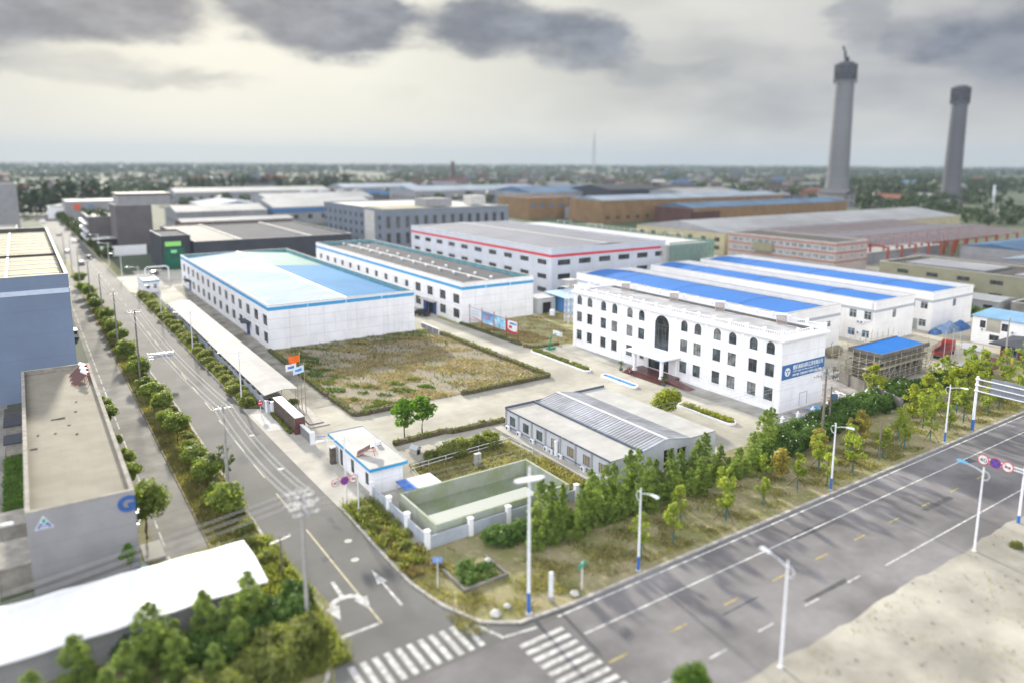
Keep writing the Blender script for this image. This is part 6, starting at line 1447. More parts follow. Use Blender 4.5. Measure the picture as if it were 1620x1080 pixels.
for x in (1.3, 2.5, 7.6):
    for s in (-1, 1): q = MB(); q.disc((x, s*.98, .5), (0, 1, 0), .5, .3, 16); q.build('wheel', m_black, tr)
# tarpaulin covered heaps
for i, (x, y, sx, sy, h, c_) in enumerate([(181.5, 84.4, 3.4, 1.5, 2.6, (.32, .38, .48)), (187.0, 84.2, 3.0, 1.6, 2.2, (.04, .10, .28)), (176.6, 84.8, 1.5, 1.0, 1.5, (.04, .09, .22))]):
    rn = np.random.default_rng(i+5); vs = []; fs = []; n = 14
    for a in range(n+1):
        for b in range(n+1):
            u, v = a/n*2-1, b/n*2-1; e = max(abs(u), abs(v)); z = h*(1-e**3)*(.78+.22*math.sin(u*4+i)*math.cos(v*3))+.12*rn.random()*(e < .95)
            vs.append((u*sx, v*sy, max(0, z)))
    for a in range(n):
        for b in range(n): q = a*(n+1)+b; fs.append((q, q+n+1, q+n+2, q+1))
    m = MB(); m.add(vs, fs); o = m.build('tarpaulin_heap', surf('tarpaulin_%d' % i, c_, .45, .3, 1.0, col2=(.10, .20, .38), bump=.05, bscale=2), smooth=True); o.location = (x, y, .02)
    tag(o, ['grey and blue tarpaulin heap against the long shed', 'dark blue tarpaulin heap at the corner of the long shed', 'small dark blue covered heap before the grey shed doors'][i], 'tarpaulin', 'tarpaulin covered heaps')
# rubble and building debris near the raw hut
rr = random.Random(8)
for i, (x, y) in enumerate([(141.5, 66.8), (143.5, 66.2), (111.5, 68.8), (104.5, 68.2), (114, 70.2)]):
    m = MB()
    for k in range(12): a = rr.uniform(0, 3); cx, cy = rr.uniform(-1.3, 1.3), rr.uniform(-.9, .9); m.bar((cx-math.cos(a)*.6, cy-math.sin(a)*.6, .06+.04*k), (cx+math.cos(a)*.6, cy+math.sin(a)*.6, .1+.04*k), .2, .06)
    o = m.build('scrap_pile', [m_scaf, m_steel, m_redsteel, m_lampcyan, m_white2][i]); o.location = (x, y, .02)
    tag(o, ['pile of pale boards at the truck end of the raw hut', 'pile of metal scraps between the raw hut and the brick wall box', 'rusty scrap pile on the paving beside the office', 'pile of blue scraps on the paving near the office side wall', 'pile of white boards by the stained concrete wall'][i], 'scrap pile', 'scrap piles')
bxn = thing('brick_planter', 'low brick wall box with a grey sheet in the shrubs beside the sandy yard', 'wall', (146.5, 62.5, 0)); m = MB(); m.box(0, 0, 0, 11, .3, 1.5); m.box(0, .302, 0, .3, 3.4, 1.5); m.box(10.7, .302, 0, 11, 3.4, 1.9); m.build('brick_wall', surf('red_brown_brick', (.24, .14, .11), .9, .25, 2, joints=((2, .25, .04, 0),), jcol=.7), bxn); m = MB(); m.box(-.1, -.1, 1.51, 5, 3.4, 1.6); m.build('sheet', m_steel, bxn)

# gate house and two storey cabin at the far right
gg = thing('gate_house', 'small gate house with a dark pitched roof and brown stone piers', 'gate house', (164.2, 58.5, 0))
m = MB(); m.box(.4, .4, 0, 8, 6.6, 3.2); m.build('wall', m_gwall, gg); m = MB(); m.box(0, 5.6, 0, 1.2, 6.9, 3.3); m.box(0, 2.6, 0, 1.0, 3.6, 3.3); m.build('pier', surf('red_brown_stone', (.22, .09, .07), .8, .2, 1.5), gg)
m = MB(); m.box(-1.6, -1.2, 3.3, 9.6, 8.6, 3.55); m.add([(-1.5, -1.1, 3.56), (9.5, -1.1, 3.56), (9.5, 8.5, 3.56), (-1.5, 8.5, 3.56), (2.0, 3.7, 4.7), (6, 3.7, 4.7)], [(0, 1, 5, 4), (2, 3, 4, 5), (1, 2, 5), (3, 0, 4)]); m.build('roof', m_dgreyroof, gg)
window(gg, (.4, 0, 0), (0, 1, 0), (-1, 0, 0), (3.9, 5.4, 1.0, 2.5), -.05, m_wframe, m_glass, 2, .06, 0)
yb = MB(); yb.lathe([(.25, 0), (.3, .1), (.3, 1.0), (.15, 1.15)], 10, (163.2, 62.6, 0)); tag(yb.build('yellow_bin', plain('yellow_plastic', (.60, .50, .03), .5)), 'yellow bin beside the brown pier of the gate house', 'bin')
cbn = thing('two_storey_cabin', 'white two storey cabin block with a pale blue roof and a patch of bare render', 'building', (176.0, 56.5, 0))
w, d, h = 9.0, 20.0, 6.2
hs = [(17.2, 18.4, 3.6, 5.3), (12.6, 13.9, 3.6, 5.3), (14.2, 16.2, 1.1, 2.4), (7.6, 8.8, 3.6, 5.3), (3.4, 4.6, 3.6, 5.3), (7, 8.2, 1.0, 2.4)]
m = MB(); grid_wall(m, (0, d, 0), (0, -1, 0), d, h, (-1, 0, 0), [(d-q[1], d-q[0], *q[2:]) for q in hs], .12); m.quad((0, 0, 0), (w, 0, 0), (w, 0, h), (0, 0, h)); m.quad((w, 0, 0), (w, d, 0), (w, d, h), (w, 0, h)); m.quad((w, d, 0), (0, d, 0), (0, d, h), (w, d, h)); m.build('wall', m_shedwall, cbn)
for q in hs: window(cbn, (0, 0, 0), (0, 1, 0), (-1, 0, 0), q, .10, m_frame, m_glassd, 2, .06, 0)
m = MB(); m.box(-.04, 14.1, 3.0, -.003, 17.0, 5.9); m.build('bare_render', m_conc, cbn)
m = MB(); m.add([(-.4, -.4, h), (w+.4, -.4, h+.6), (w+.4, d+.4, h+.6), (-.4, d+.4, h), (-.4, -.4, h-.12), (w+.4, -.4, h+.48), (w+.4, d+.4, h+.48), (-.4, d+.4, h-.12)], [(0, 1, 2, 3), (7, 6, 5, 4), (0, 3, 7, 4), (1, 0, 4, 5), (2, 1, 5, 6), (3, 2, 6, 7)]); m.build('roof', surf('dull_blue_sheet', (.20, .36, .52), .45, .1, .3, corr=(1, .8, .03)), cbn)
for y, z in ((17.6, 3.0), (11.4, 3.4), (11.4, 2.6)): ac_unit(cbn, (-.03, y, z))
ns = thing('white_sign_board', 'low white board on posts in the sandy yard before the cabin block', 'sign', (166.5, 69.6, 0), R(0)); m = MB(); m.box(0, 0, .4, .08, 4.5, 1.5); m.build('board', m_lampw, ns); m = MB(); [m.box(-.05, y, 0, .13, y+.1, 1.8) for y in (0, 4.4)]; m.build('post', m_steel, ns)
# ---------------------------------------------------------------- planting close by
# round trees in the verge between lane and side street
rt = [(15.7, 81.4, 1.05), (15.7, 86.9, .8), (15.6, 92.0, .95), (15.5, 98.9, .8), (15.6, 104.7, .85), (15.4, 110.9, .9), (15.2, 117.1, .8), (15.1, 123.9, .95), (15.0, 131.3, 1.0), (14.9, 138.7, .95), (14.9, 146.6, .9), (14.8, 153.7, .95), (14.9, 161.7, 1.0), (14.8, 170.9, .9), (14.7, 180.1, .95), (14.6, 187.5, .9), (14.5, 194.7, .95), (14.4, 203.0, .9), (14.3, 211.8, 1.0), (14.0, 221, .9), (13.8, 231.8, 1.0), (13.4, 242, .95), (13.2, 251.9, 1.0), (13.0, 262, .9), (12.8, 272, 1.0)]
protos = []
for k in range(3):
    rng = np.random.default_rng(100+k)
    cr = crown_round(200+k, 1.75, 3.0, 2.75, 34, 105, .12, f_round); tr_ = trunk_mesh(k, 2.6, .11, ring_pts(rng, 5, .9, 3.2), m_bark)
    protos.append((cr, tr_))
for i, (x, y, s) in enumerate(rt):
    lab = 'round camphor tree between lane and side street, %s from the crossing' % ordinal(i+1)
    if i < 3: t = tree_proto('camphor_tree', lab, 'tree', 'round trees in the verge row', *protos[i]); s *= (1.3, 1.0, 1.22)[i]; t.location = (x, y, 0); t.scale = (s, s, s*.9); rt[i] = t; t.rotation_euler = (0, 0, i)
    else: q_ = s*(1.2+.25*math.sin(i*2.7)); dup(rt[(i*2+i//3) % 3], (x+.35*math.sin(i*1.9), y+.8*math.sin(i*3.1), 0), i*1.7, lab, (q_, q_*(1+.12*math.sin(i)), q_*(.85+.12*math.sin(i*1.3))))
big = [(7.8, 83.4, 1.45, 'large round dark tree beside the lettered gable'), (7.9, 97.3, .85, 'second tree from the gable beside the lettered building'), (7.9, 103.2, .8, 'third tree from the gable beside the lettered building'), (7.8, 112.6, .55, 'fourth, smallest tree from the gable beside the lettered building'), (7.4, 121.4, 1.0, 'fifth tree from the gable beside the lettered building'), (7.6, 128.0, .85, 'sixth tree from the gable beside the lettered building')]
for i, (x, y, s, l) in enumerate(big): dup(rt[(i+1) % 3], (x, y, 0), i*2.1, l, (s, s, s*1.05), 'trees beside the lettered building')
# pale poplar-like sapling and shrub clump in the verge
fw_ = foliage('grey_green_leaves', (.08, .11, .06), (.22, .26, .15), .4)
def loose_tree(name, label, cat, group, x, y, seed, r, z0, z1, n, mat, size=.15, th=None, tr=.07, each=44, rr=.42):
    cr, c = crown_loose(seed, r, z0, z1, n, each, size, mat, rr)
    t = tree_proto(name, label, cat, group, cr, trunk_mesh(seed, th or (z0+z1)*.5, tr, [tuple(p) for p in c[:7]], m_bark)); t.location = (x, y, 0); return t
loose_tree('wild_tree', 'loose grey green wild tree in the verge below the second power pole', 'tree', None, 16.3, 92.6, 501, 2.1, 1.0, 4.3, 30, fw_, .14)
loose_tree('wild_tree', 'pale feathery sapling leaning over the side street kerb', 'tree', None, 18.0, 94.3, 502, 1.3, 1.0, 4.6, 20, fw_, .12, rr=.35)
# two broadleaf trees in the yard
bl = foliage('broad_green_leaves', (.06, .13, .018), (.20, .35, .05), .5)
loose_tree('broadleaf_tree', 'nearer of the two broadleaf trees, beside the guard house', 'tree', 'pair of yard trees', 43.1, 94.3, 511, 2.2, 2.3, 5.7, 34, bl, .2, 3.0, .13, 60, .62)
loose_tree('broadleaf_tree', 'farther of the two broadleaf trees, beside the clipped hedge', 'tree', 'pair of yard trees', 46.2, 94.8, 512, 2.2, 2.6, 5.7, 32, bl, .2, 3.2, .12, 60, .62)
rb = tree_proto('round_tree', 'big yellow green rounded tree beside the planter before the office', 'tree', None, crown_round(520, 2.6, 5.0, 2.9, 44, 85, .17, f_yel), trunk_mesh(9, 2.5, .16, [(1, 0, 3), (-1, .5, 3)], m_bark)); rb.location = (81.5, 79.3, 0)
st_ = loose_tree('sapling', 'small green sapling in front of the lettered gable wall', 'tree', None, 5.3, 74.8, 530, .85, 2.2, 3.7, 12, bl, .16, 2.6, .045, 34, .35)
for i, (x, y, l) in enumerate([(2.2, 74.5, 'dry round bush at the foot of the lettered gable'), (-.3, 74.3, 'low dark green bush at the foot of the lettered gable')]):
    b_ = thing('bush', l, 'bush', (x, y, 0)); part('foliage', crown_bush(540+i, .9, .8, 1.0, 14, 50, .12, (f_gold, f_dark)[i]), b_)
# cycads in pots by the steps
for i, (x, y) in enumerate([(93.4, 103.4), (93.2, 91.6)]):
    t = thing('cycad', ['potted cycad at the far end of the entrance steps', 'potted cycad at the near end of the entrance steps'][i], 'potted palm', (x, y, 0), group='potted cycads')
    m = MB(); m.lathe([(.3, 0), (.42, .45), (.45, .5), (.38, .5)], 12); m.build('pot', m_frame, t); m = MB(); m.tube([(0, 0, .45), (0, 0, 1.3)], [.14, .11], 8); m.build('trunk', m_bark, t)
    m = MB(); rg_ = random.Random(i)
    for k in range(30):
        a = k*2.4; e = rg_.uniform(.0, 1.1); L_ = rg_.uniform(.8, 1.05); p0 = Vector((0, 0, 1.3)); d_ = Vector((math.cos(a)*math.cos(e), math.sin(a)*math.cos(e), math.sin(e))); s_ = Vector((-math.sin(a), math.cos(a), 0))*.10
        p1 = p0+d_*L_*.55+Vector((0, 0, .05)); p2 = p0+d_*L_-Vector((0, 0, .28)); m.quad(p0-s_*.3, p0+s_*.3, p1+s_, p1-s_); m.quad(p1-s_, p1+s_, p2+s_*.3, p2-s_*.3)
    m.build('fronds', f_dark, t)
# conifer-like feathery saplings between lawn and prefab hall
cps = []
for k in range(4):
    cr = crown_cone(300+k, 1.25+.15*k, .6, 6.4+.5*k, 120, 58, .10, f_feather); cps.append((cr, trunk_mesh(40+k, 5.8, .07, [(.5, .3, 2.5), (-.4, .5, 3.5), (.3, -.5, 4)], m_bark)))
rng = random.Random(11); cl = []
for i in range(21): cl.append((41.0+i*1.72+rng.uniform(-.3, .3), 57.6+rng.uniform(-.9, 1.0), rng.uniform(.5, .82)))
for i in range(17): cl.append((42.2+i*1.8+rng.uniform(-.4, .4), 61.2+rng.uniform(-.7, .8), rng.uniform(.55, .84)))
cl += [(80.5, 59.6, 1.0), (84.8, 62.0, .85), (83.2, 61.0, .6)]
ct = []
for i, (x, y, s) in enumerate(cl):
    lab = ('feathery young conifer, road side row by the prefab hall, %s from the crossing' % ordinal(i)) if i < 21 else ('feathery young conifer, hall side row by the prefab hall, %s from the crossing' % ordinal(i-21)) if i < 38 else ['tall feathery conifer between the prefab hall and the office', 'feathery conifer near the office corner shrubs', 'small thin conifer near the office corner shrubs'][i-38]
    if i < 4: t = tree_proto('young_conifer', lab, 'tree', 'feathery young conifers', *cps[i]); t.location = (x, y, 0); t.scale = (s, s, s); ct.append(t)
    else: dup(ct[rng.randrange(4)], (x, y, 0), rng.uniform(0, 6.2), lab, (s, s, s*rng.uniform(.85, 1.12)))
us = [crown_bush(660+k, 1.3, 1.3, 1.9, 30, 52, .13, f_feather) for k in range(2)]
for i in range(20):
    t = thing('understorey_bush', 'light green bush under the young conifers, %s from the crossing' % ordinal(i), 'bush', (41.5+i*1.85+rng.uniform(-.4, .4), 59.4+rng.uniform(-1.9, .6), 0), i, 'bushes under the young conifers'); part('foliage', us[i % 2], t); q_ = rng.uniform(.7, 1.15); t.scale = (q_, q_, q_)
# bottom left conifers (out of focus in front of the white roof)
bl_ = [(-2.6, 58.0, 1.0), (.2, 60.0, 1.05), (3.3, 57.6, .9), (5.2, 60.3, 1.05), (7.0, 60.6, .75), (9.3, 61.0, 1.02), (11.0, 60.2, .8), (12.9, 61.0, 1.0), (1.8, 56.0, .9), (-1.0, 54.6, .95), (6.6, 57.4, .85), (11.2, 57.4, .7), (8.9, 55.6, .75)]
for i, (x, y, s) in enumerate(bl_):
    dup(ct[i % 4], (x, y, 0), i*1.3, 'pointed green tree before the white sheet roof, %s toward the street' % ordinal(sorted(range(len(bl_)), key=lambda q: bl_[q][0]/max(1, bl_[q][1])).index(i)), (s*.95, s*.95, s*.70), 'pointed trees before the white roof')
# bushes
bps = []
for k in range(3): bps.append(crown_bush(600+k, 1.5, 1.5, 2.3, 40, 85, .12, f_dark))
bpy_ = [crown_bush(610+k, 1.4, 1.4, 1.9, 34, 75, .115, f_weed) for k in range(3)]
def bush(mesh, name, label, x, y, s, group, rz=0, stem=True):
    t = thing(name, label, 'bush', (x, y, 0), rz, group); part('foliage', mesh, t)
    if isinstance(s, (int, float)): s = (s, s, s)
    t.scale = s; return t
rng = random.Random(21); n = 0
ole = []
for i in range(16): ole.append((78.5+i*3.1, 58.6+i*.32+rng.uniform(-.4, .4), rng.uniform(1.0, 1.25)))
for i in range(13): ole.append((88.5+i*3.2, 62.4+i*.30+rng.uniform(-.4, .4), rng.uniform(.95, 1.2)))
for i in range(8): ole.append((128+i*3.2, 63.0+rng.uniform(-.8, .8), rng.uniform(.9, 1.25)))
for i, (x, y, s) in enumerate(ole):
    lab = ('dark oleander bush, road side row of the shrub belt, %s from the crossing' % ordinal(i)) if i < 16 else ('dark oleander bush, yard side row of the shrub belt, %s from the crossing' % ordinal(i-16)) if i < 29 else 'oleander bush before the sandy yard, %s from the crossing' % ordinal(i-29)
    t = bush(bps[i % 3], 'oleander_bush', lab, x, y, (s*1.15, s*1.1, s*1.12), 'oleander shrub belt', rng.uniform(0, 6))
    if i % 2 == 0:
        rg_ = np.random.default_rng(i); c = blob_centers(rg_, 9, 1.2, 1.2, .8, 1.6, .9); part('blossom', quads_mesh('blossom', leaf_cloud(rg_, c, [.1]*9, 3, .09), f_flower), t)
bush(bps[0], 'bush', 'dark rounded bush on the corner lawn before the basin wall', 38.4, 61.0, (1.35, 1.1, 1.05), None)
bush(bps[1], 'bush', 'second dark bush at the corner of the basin wall', 41.2, 60.9, (1.1, 1.0, 1.0), None, 2)
dk = [(8.2, 59.4), (14.6, 61.4), (16.2, 59.6), (17.3, 62.4), (4.2, 61.8), (12.9, 58.6), (10.2, 58.0)]
for i, (x, y) in enumerate(dk): bush(bps[i % 3], 'bush', 'dark dense bush between white roof and first power pole, %s toward the street' % ordinal(sorted(range(len(dk)), key=lambda q: dk[q][0]).index(i)), x, y, 1.1, 'dark bushes at the bottom left', i)
yl_ = [(13.4, 56.4), (11.4, 54.6), (9.6, 53.0), (15.4, 55.6), (7.4, 53.2), (4.9, 53.9), (13.0, 53.4), (2.9, 53.0), (.4, 52.2), (16.6, 57.0)]
for i, (x, y) in enumerate(yl_): bush(bpy_[i % 3], 'bush', 'bright yellow green bush below the white sheet roof, %s toward the street' % ordinal(sorted(range(len(yl_)), key=lambda q: yl_[q][0]).index(i)), x, y, 1.35, 'yellow green bushes at the bottom left', i)
# weeds and shrubs beside bike shed
k = 0; rng = random.Random(31)
bs_l = []
y = 122.0
while y < 246: bs_l.append((27.9+rng.uniform(-.35, .5)-(max(0, y-150)*.008), y, rng.uniform(.95, 1.35))); y += rng.uniform(3.4, 4.9)
for i, (x, y, s) in enumerate(bs_l):
    bush(bpy_[i % 3], 'wild_bush', 'wild light green bush on the bike shed verge, %s from the gate' % ordinal(i), x, y, (s, s, s*.9), 'wild bushes on the bike shed verge', i*1.1) if i < 30 else None
for i, (x, y, s) in enumerate([(29.4, 75.2, .7), (28.8, 72.0, .6), (29.2, 68.6, .55), (29.9, 66.0, .6)]): bush(bpy_[i % 3], 'wild_bush', 'wild weedy bush outside the basin wall by the crossing, %s from the guard house' % ordinal(i), x, y, (s, s, s*.8), 'wild bushes outside the basin wall', i)
for i, (x, y, s) in enumerate([(16.9, 83.5, .7), (17.1, 79.2, .8), (16.4, 74.8, .85), (17.0, 71.2, .8), (15.2, 72.3, .9), (16.9, 89.9, .55), (17.2, 100.5, .5), (16.9, 106.9, .5), (16.8, 113.5, .5)]): bush(bpy_[i % 3], 'wild_bush', 'wild bush on the lane side kerb of the side street, %s from the crossing' % ordinal(sorted(range(9), key=lambda q: [83.5, 79.2, 74.8, 71.2, 72.3, 89.9, 100.5, 106.9, 113.5][q]).index(i)), x, y, (s, s, s*.9), 'wild bushes along the left kerb', i)
for i in range(28):
    y = 80+i*4.7+rng.uniform(-1.2, 1.2); x = 16.9-(max(0, y-120)*.017)+rng.uniform(-.7, .3); q_ = rng.uniform(.45, .85)
    bush(bpy_[i % 3], 'undergrowth_bush', 'rough bush between the camphor trees and the kerb, %s from the crossing' % ordinal(i), x, y, (q_, q_*1.6, q_*.8), 'undergrowth of the verge row', i)
# plants in the pit beside the railing
for i, (x, y, s) in enumerate([(42.6, 85.0, .8), (45.0, 85.2, 1.1), (47.6, 85.5, 1.2), (50.2, 85.6, 1.1), (52.6, 85.8, 1.1), (46.0, 83.6, .9), (51.6, 84.0, .95)]): bush(bpy_[i % 3], 'wild_bush', 'leafy green bush in the pit behind the basin, %s from the guard house' % ordinal(sorted(range(7), key=lambda q: [42.6, 45.0, 47.6, 50.2, 52.6, 46.0, 51.6][q]).index(i)), x, y, s, 'bushes in the weedy pit', i)
# young staked trees on the lawn
m_wrapb = plain('blue_green_trunk_wrap', (.02, .14, .16), .8)
def stakes(t):
    for k in range(3):
        a = k*2.1+.4; m = MB(); m.tube([(1.25*math.cos(a), 1.25*math.sin(a), 0), (.06*math.cos(a), .06*math.sin(a), 1.55)], .035, 5); m.build('support_stake', m_bark, t)
    m = MB(); m.tube([(0, 0, .1), (0, 0, 1.3)], .085, 6); m.build('trunk_wrap', m_wrapb, t)
yps = []
for k in range(4):
    cr, c = crown_loose(700+k, 1.25, 1.7, 4.6, 17, 40, .15, f_young, .45)
    yps.append((cr, trunk_mesh(60+k, 3.4, .065, [tuple(p) for p in c[:6]], m_bark)))
yg = [(49.3, 50.8, 1.0), (53.8, 50.6, .95), (62.5, 50.9, 1.1), (69.2, 51.0, .8), (76.4, 51.4, 1.0), (80.9, 50.2, .85), (86.7, 50.3, 1.1), (94.4, 50.6, 1.0), (99.9, 50.6, 1.05), (106.7, 50.4, 1.0), (113.4, 50.9, .95), (118.6, 51.3, 1.25), (125.0, 50.6, 1.1), (58.0, 53.6, .9), (66.0, 53.9, 1.0), (74.0, 54.4, .9), (83.5, 53.2, 1.1), (91.0, 53.4, 1.0), (103, 53.2, 1.15), (110.8, 53.6, 1.25), (116, 54.4, 1.3), (122.5, 54.2, 1.2), (130, 51.0, 1.1), (137, 51.2, 1.1)]
yo = []
for i, (x, y, s) in enumerate(yg):
    lab = 'staked young tree on the roadside lawn, %s from the crossing' % ordinal(sorted(range(len(yg)), key=lambda q: yg[q][0]).index(i))
    if i < 4: t = tree_proto('staked_tree', lab, 'tree', 'staked young trees on the lawn', *yps[i], extra=stakes); t.location = (x, y, 0); t.scale = (s, s, s); yo.append(t)
    else: dup(yo[i % 4], (x, y, 0), i*1.9, lab, s)
gold = []
for i, (x, y, s, m_) in enumerate([(95.3, 54.8, 1.2, f_gold), (76.8, 54.0, .9, f_gold), (87.4, 56.0, .9, f_gold), (113.8, 56.8, 1.25, f_yel), (121.0, 58.2, 1.3, f_yel), (127.5, 57.0, 1.4, f_yel), (134.5, 58.0, 1.5, f_yel), (104.5, 68.6, .0, f_yel), (118.0, 66.0, 1.35, f_yel), (141.0, 58.5, 1.5, f_young), (133.0, 61.5, 1.5, f_young), (148, 57.5, 1.4, f_young), (157, 58, 1.5, f_feather), (144, 62, 1.5, f_feather)]):
    if s == 0: continue
    loose_tree('mixed_tree', 'loose %s tree behind the staked lawn trees, %s from the crossing' % ('golden leaved' if m_ is f_gold else 'yellow green' if m_ is f_yel else 'mid green', ordinal([1, 0, 2, 4, 6, 7, 9, 0, 5, 10, 8, 12, 13, 11][i])), 'tree', 'mixed trees behind the lawn', x, y, 720+i, 1.5*s, 1.0, 4.4*s, 30, m_, .17, None, .09, 50, .55)
bt = tree_proto('round_tree', 'lush green tree top at the bottom edge on the sand lot', 'tree', None, crown_round(560, 1.7, 3.4, 2.6, 26, 90, .16, foliage('lush_green_leaves', (.05, .11, .015), (.17, .27, .04), .45)), trunk_mesh(19, 2.4, .12, [(1, 0, 3), (-1, .5, 3)], m_bark)); bt.location = (37.0, 32.4, 0)
for i, (x, y, s) in enumerate([(32.4, 32.0, .8), (83.5, 29.5, .55)]): bush(bpy_[i], 'bush', ['green bush at the bottom edge beside the crosswalk', 'lone low bush on the sand lot'][i], x, y, (s, s, s*.7), None)
m = MB(); q = quads_mesh('x', leaf_cloud(np.random.default_rng(1), np.array([[0, 0, 0]]), [1], 1, .1), f_dark)

m_farwhite3 = surf('dull_pale_blue_sheet', (.24, .29, .35), .8, .15, .05, dirt=.3, joints=((0, 6.0, .5, .2),), jcol=.8)
# ---------------------------------------------------------------- middle distance
def block(name, label, cat, x0, y0, w, d, h, wm, rm, group=None, rows=(), side=(), gw=2.0, fw=None, roofh=.25, over=.2, parap=True, gl=None):
    """building with window parts; rows = [(z0,z1,spacing,width)] on the front x=0 face, side = same on the y=0 face"""
    t = thing(name, label, cat, (x0, y0, 0), group=group); hs, h2 = [], []
    for (z0, z1, sp_, wd) in rows:
        y = sp_/2+.3
        while y+wd/2 < d-.3: hs.append((y-wd/2, y+wd/2, z0, z1)); y += sp_
    for (z0, z1, sp_, wd) in side:
        x = sp_/2+.3
        while x+wd/2 < w-.3: h2.append((x-wd/2, x+wd/2, z0, z1)); x += sp_
    if parap: shell(t, w, d, h, wm, hs, h2, roofh+.6, .3)
    else:
        m = MB(); grid_wall(m, (0, d, 0), (0, -1, 0), d, h, (-1, 0, 0), [(d-q[1], d-q[0], *q[2:]) for q in hs], .2); grid_wall(m, (0, 0, 0), (1, 0, 0), w, h, (0, -1, 0), h2, .2); m.quad((w, 0, 0), (w, d, 0), (w, d, h), (w, 0, h)); m.quad((w, d, 0), (0, d, 0), (0, d, h), (w, d, h)); m.build('wall', wm, t)
    for q in hs: window(t, (0, 0, 0), (0, 1, 0), (-1, 0, 0), q, .18, fw or m_frame, gl or m_glassd, 2, .1, 0)
    for q in h2: window(t, (0, 0, 0), (1, 0, 0), (0, -1, 0), q, .18, fw or m_frame, gl or m_glassd, 2, .1, 0)
    m = MB()
    if parap: m.box(.31, .31, h-.6-roofh, w-.31, d-.31, h-.45)
    else:
        if w < d: m.add([(-over, -over, h), (w+over, -over, h), (w/2, -over, h+w*.07), (-over, d+over, h), (w+over, d+over, h), (w/2, d+over, h+w*.07)], [(0, 2, 5, 3), (2, 1, 4, 5), (0, 1, 2), (3, 5, 4), (0, 3, 4, 1)])
        else: m.add([(-over, -over, h), (-over, d+over, h), (-over, d/2, h+d*.07), (w+over, -over, h), (w+over, d+over, h), (w+over, d/2, h+d*.07)], [(0, 3, 5, 2), (2, 5, 4, 1), (0, 2, 1), (3, 4, 5), (0, 1, 4, 3)])
    m.build('roof', rm, t); return t
D1 = block('glass_block', 'dark block with a green lit glass entrance beyond the pale roofed hall', 'building', 40.8, 296.2, 10.0, 27, 12.6, m_dgrey, m_dgreyroof)
m = MB(); m.box(.6, -.25, .3, 7.8, -.02, 8.0); m.build('green_glass', surf('green_glass', (.02, .12, .08), .2, .2, .4), D1)
m = MB(); m.box(1.2, -.45, 8.7, 6.6, -.26, 10.4)
def em(name, c, s):
    mm, t, b, out = newmat(name); b.inputs['Base Color'].default_value = (*c, 1); b.inputs['Emission Color'].default_value = (*c, 1); b.inputs['Emission Strength'].default_value = s; return mm
m.build('lit_sign', em('green_led_sign', (.16, .42, .10), .3), D1); m = MB(); m.box(3.0, -.4, 6.2, 5.0, -.26, 7.3); m.build('lit_sign', em('pale_green_led', (.15, .45, .25), .25), D1)
D2 = block('dark_hall', 'long dark grey hall with a low roof behind the pale roofed factory', 'building', 51.3, 291.0, 60, 80, 10.4, m_dgrey, m_dgreyroof)
m = MB(); m.box(16, .4, 10.0, 16.9, 79, 10.5); m.box(43, .4, 10.0, 43.9, 79, 10.5); m.build('roof_joint', m_cap, D2)
m = MB(); m.box(.4, .4, 9.98, 15.9, 79, 10.1); m.build('roof_panel', surf('light_grey_roof_panel', (.13, .125, .12), .8, .1, .2), D2)
F1 = block('taupe_tower', 'tall taupe stair tower beside the white works roofs', 'building', 33.2, 362, 14, 26, 20.5, m_taupe, m_cap)
m = MB(); m.box(1.5, 1, 20.5, 22, 22, 25); m.build('upper_storey', m_gwall, F1); m = MB(); m.box(1, .5, 25, 22.5, 22.5, 25.5); m.build('upper_roof', m_maroon, F1)
F2 = block('taupe_wing', 'taupe wing with white balconies and plants on its roof next to the stair tower', 'building', 24.5, 392, 14, 40, 14, m_taupe, m_cap)
for z in (3.2, 6.8, 10.4): m = MB(); m.box(-1.4, 2, z, -.02, 36, z+.9); m.build('balcony', m_lampw, F2)
part('roof_plants', quads_mesh('roof_plants', leaf_cloud(np.random.default_rng(5), np.random.default_rng(6).uniform((0, 0, 14.4), (9, 24, 16.5), (30, 3)), [1.3]*30, 50, .35), f_far), F2)
wall_run('boundary_wall', 'long white yard wall in front of the taupe stair tower', (25.6, 352), (42.5, 352), 4.2, 3, m_white2, m_white2, 4.3, .3)
gp2 = block('gate_kiosk', 'small kiosk with a flat overhanging white roof beside the far yard wall', 'kiosk', 25.4, 366, 8, 9, 6.0, m_dgrey, m_farwhite, parap=False, over=1.5)
gk = block('guard_house', 'far small guard house with a cream roof and blue edge beside the side street', 'guard house', 28.3, 247.9, 4.6, 13, 3.6, m_white, m_prefroof, rows=((1.2, 2.4, 4.3, 1.3),), side=((1.2, 2.4, 2.0, .9),)); stripe(gk, 4.6, 13, 3.2, 3.6, m_bluestripe)
ga_ = thing('gate_arch', 'white pipe arch over the far yard entrance', 'gate', (31.5, 268, 0)); m = MB(); m.tube([(0, 0, 0), (0, 0, 4.6), (.8, 0, 5.2), (6.2, 0, 5.2), (7, 0, 4.6), (7, 0, 0)], .22, 8); m.build('arch', m_lampw, ga_); m = MB(); m.box(-.5, -.5, 0, .5, .5, .6); m.box(6.5, -.5, 0, 7.5, .5, .6); m.build('foot', m_cap, ga_)
H1 = block('grey_house', 'long pale grey building with a flat white roof edge beyond the hedge row', 'building', 24, 566, 34, 46, 13, m_gwall, m_cap); m = MB(); m.disc((6, -.3, 9.5), (0, 1, 0), 2.2, .3, 16); m.build('red_emblem', em('orange_red_board', (.62, .10, .05), .0), H1); m = MB(); m.disc((14, -.3, 8.5), (0, 1, 0), 1.8, .3, 16); m.build('blue_emblem', m_signblue, H1)
H2 = block('white_gable_house', 'small white gabled house before the long grey building', 'house', 15, 600, 16, 20, 8, m_white2, m_cap, parap=False)
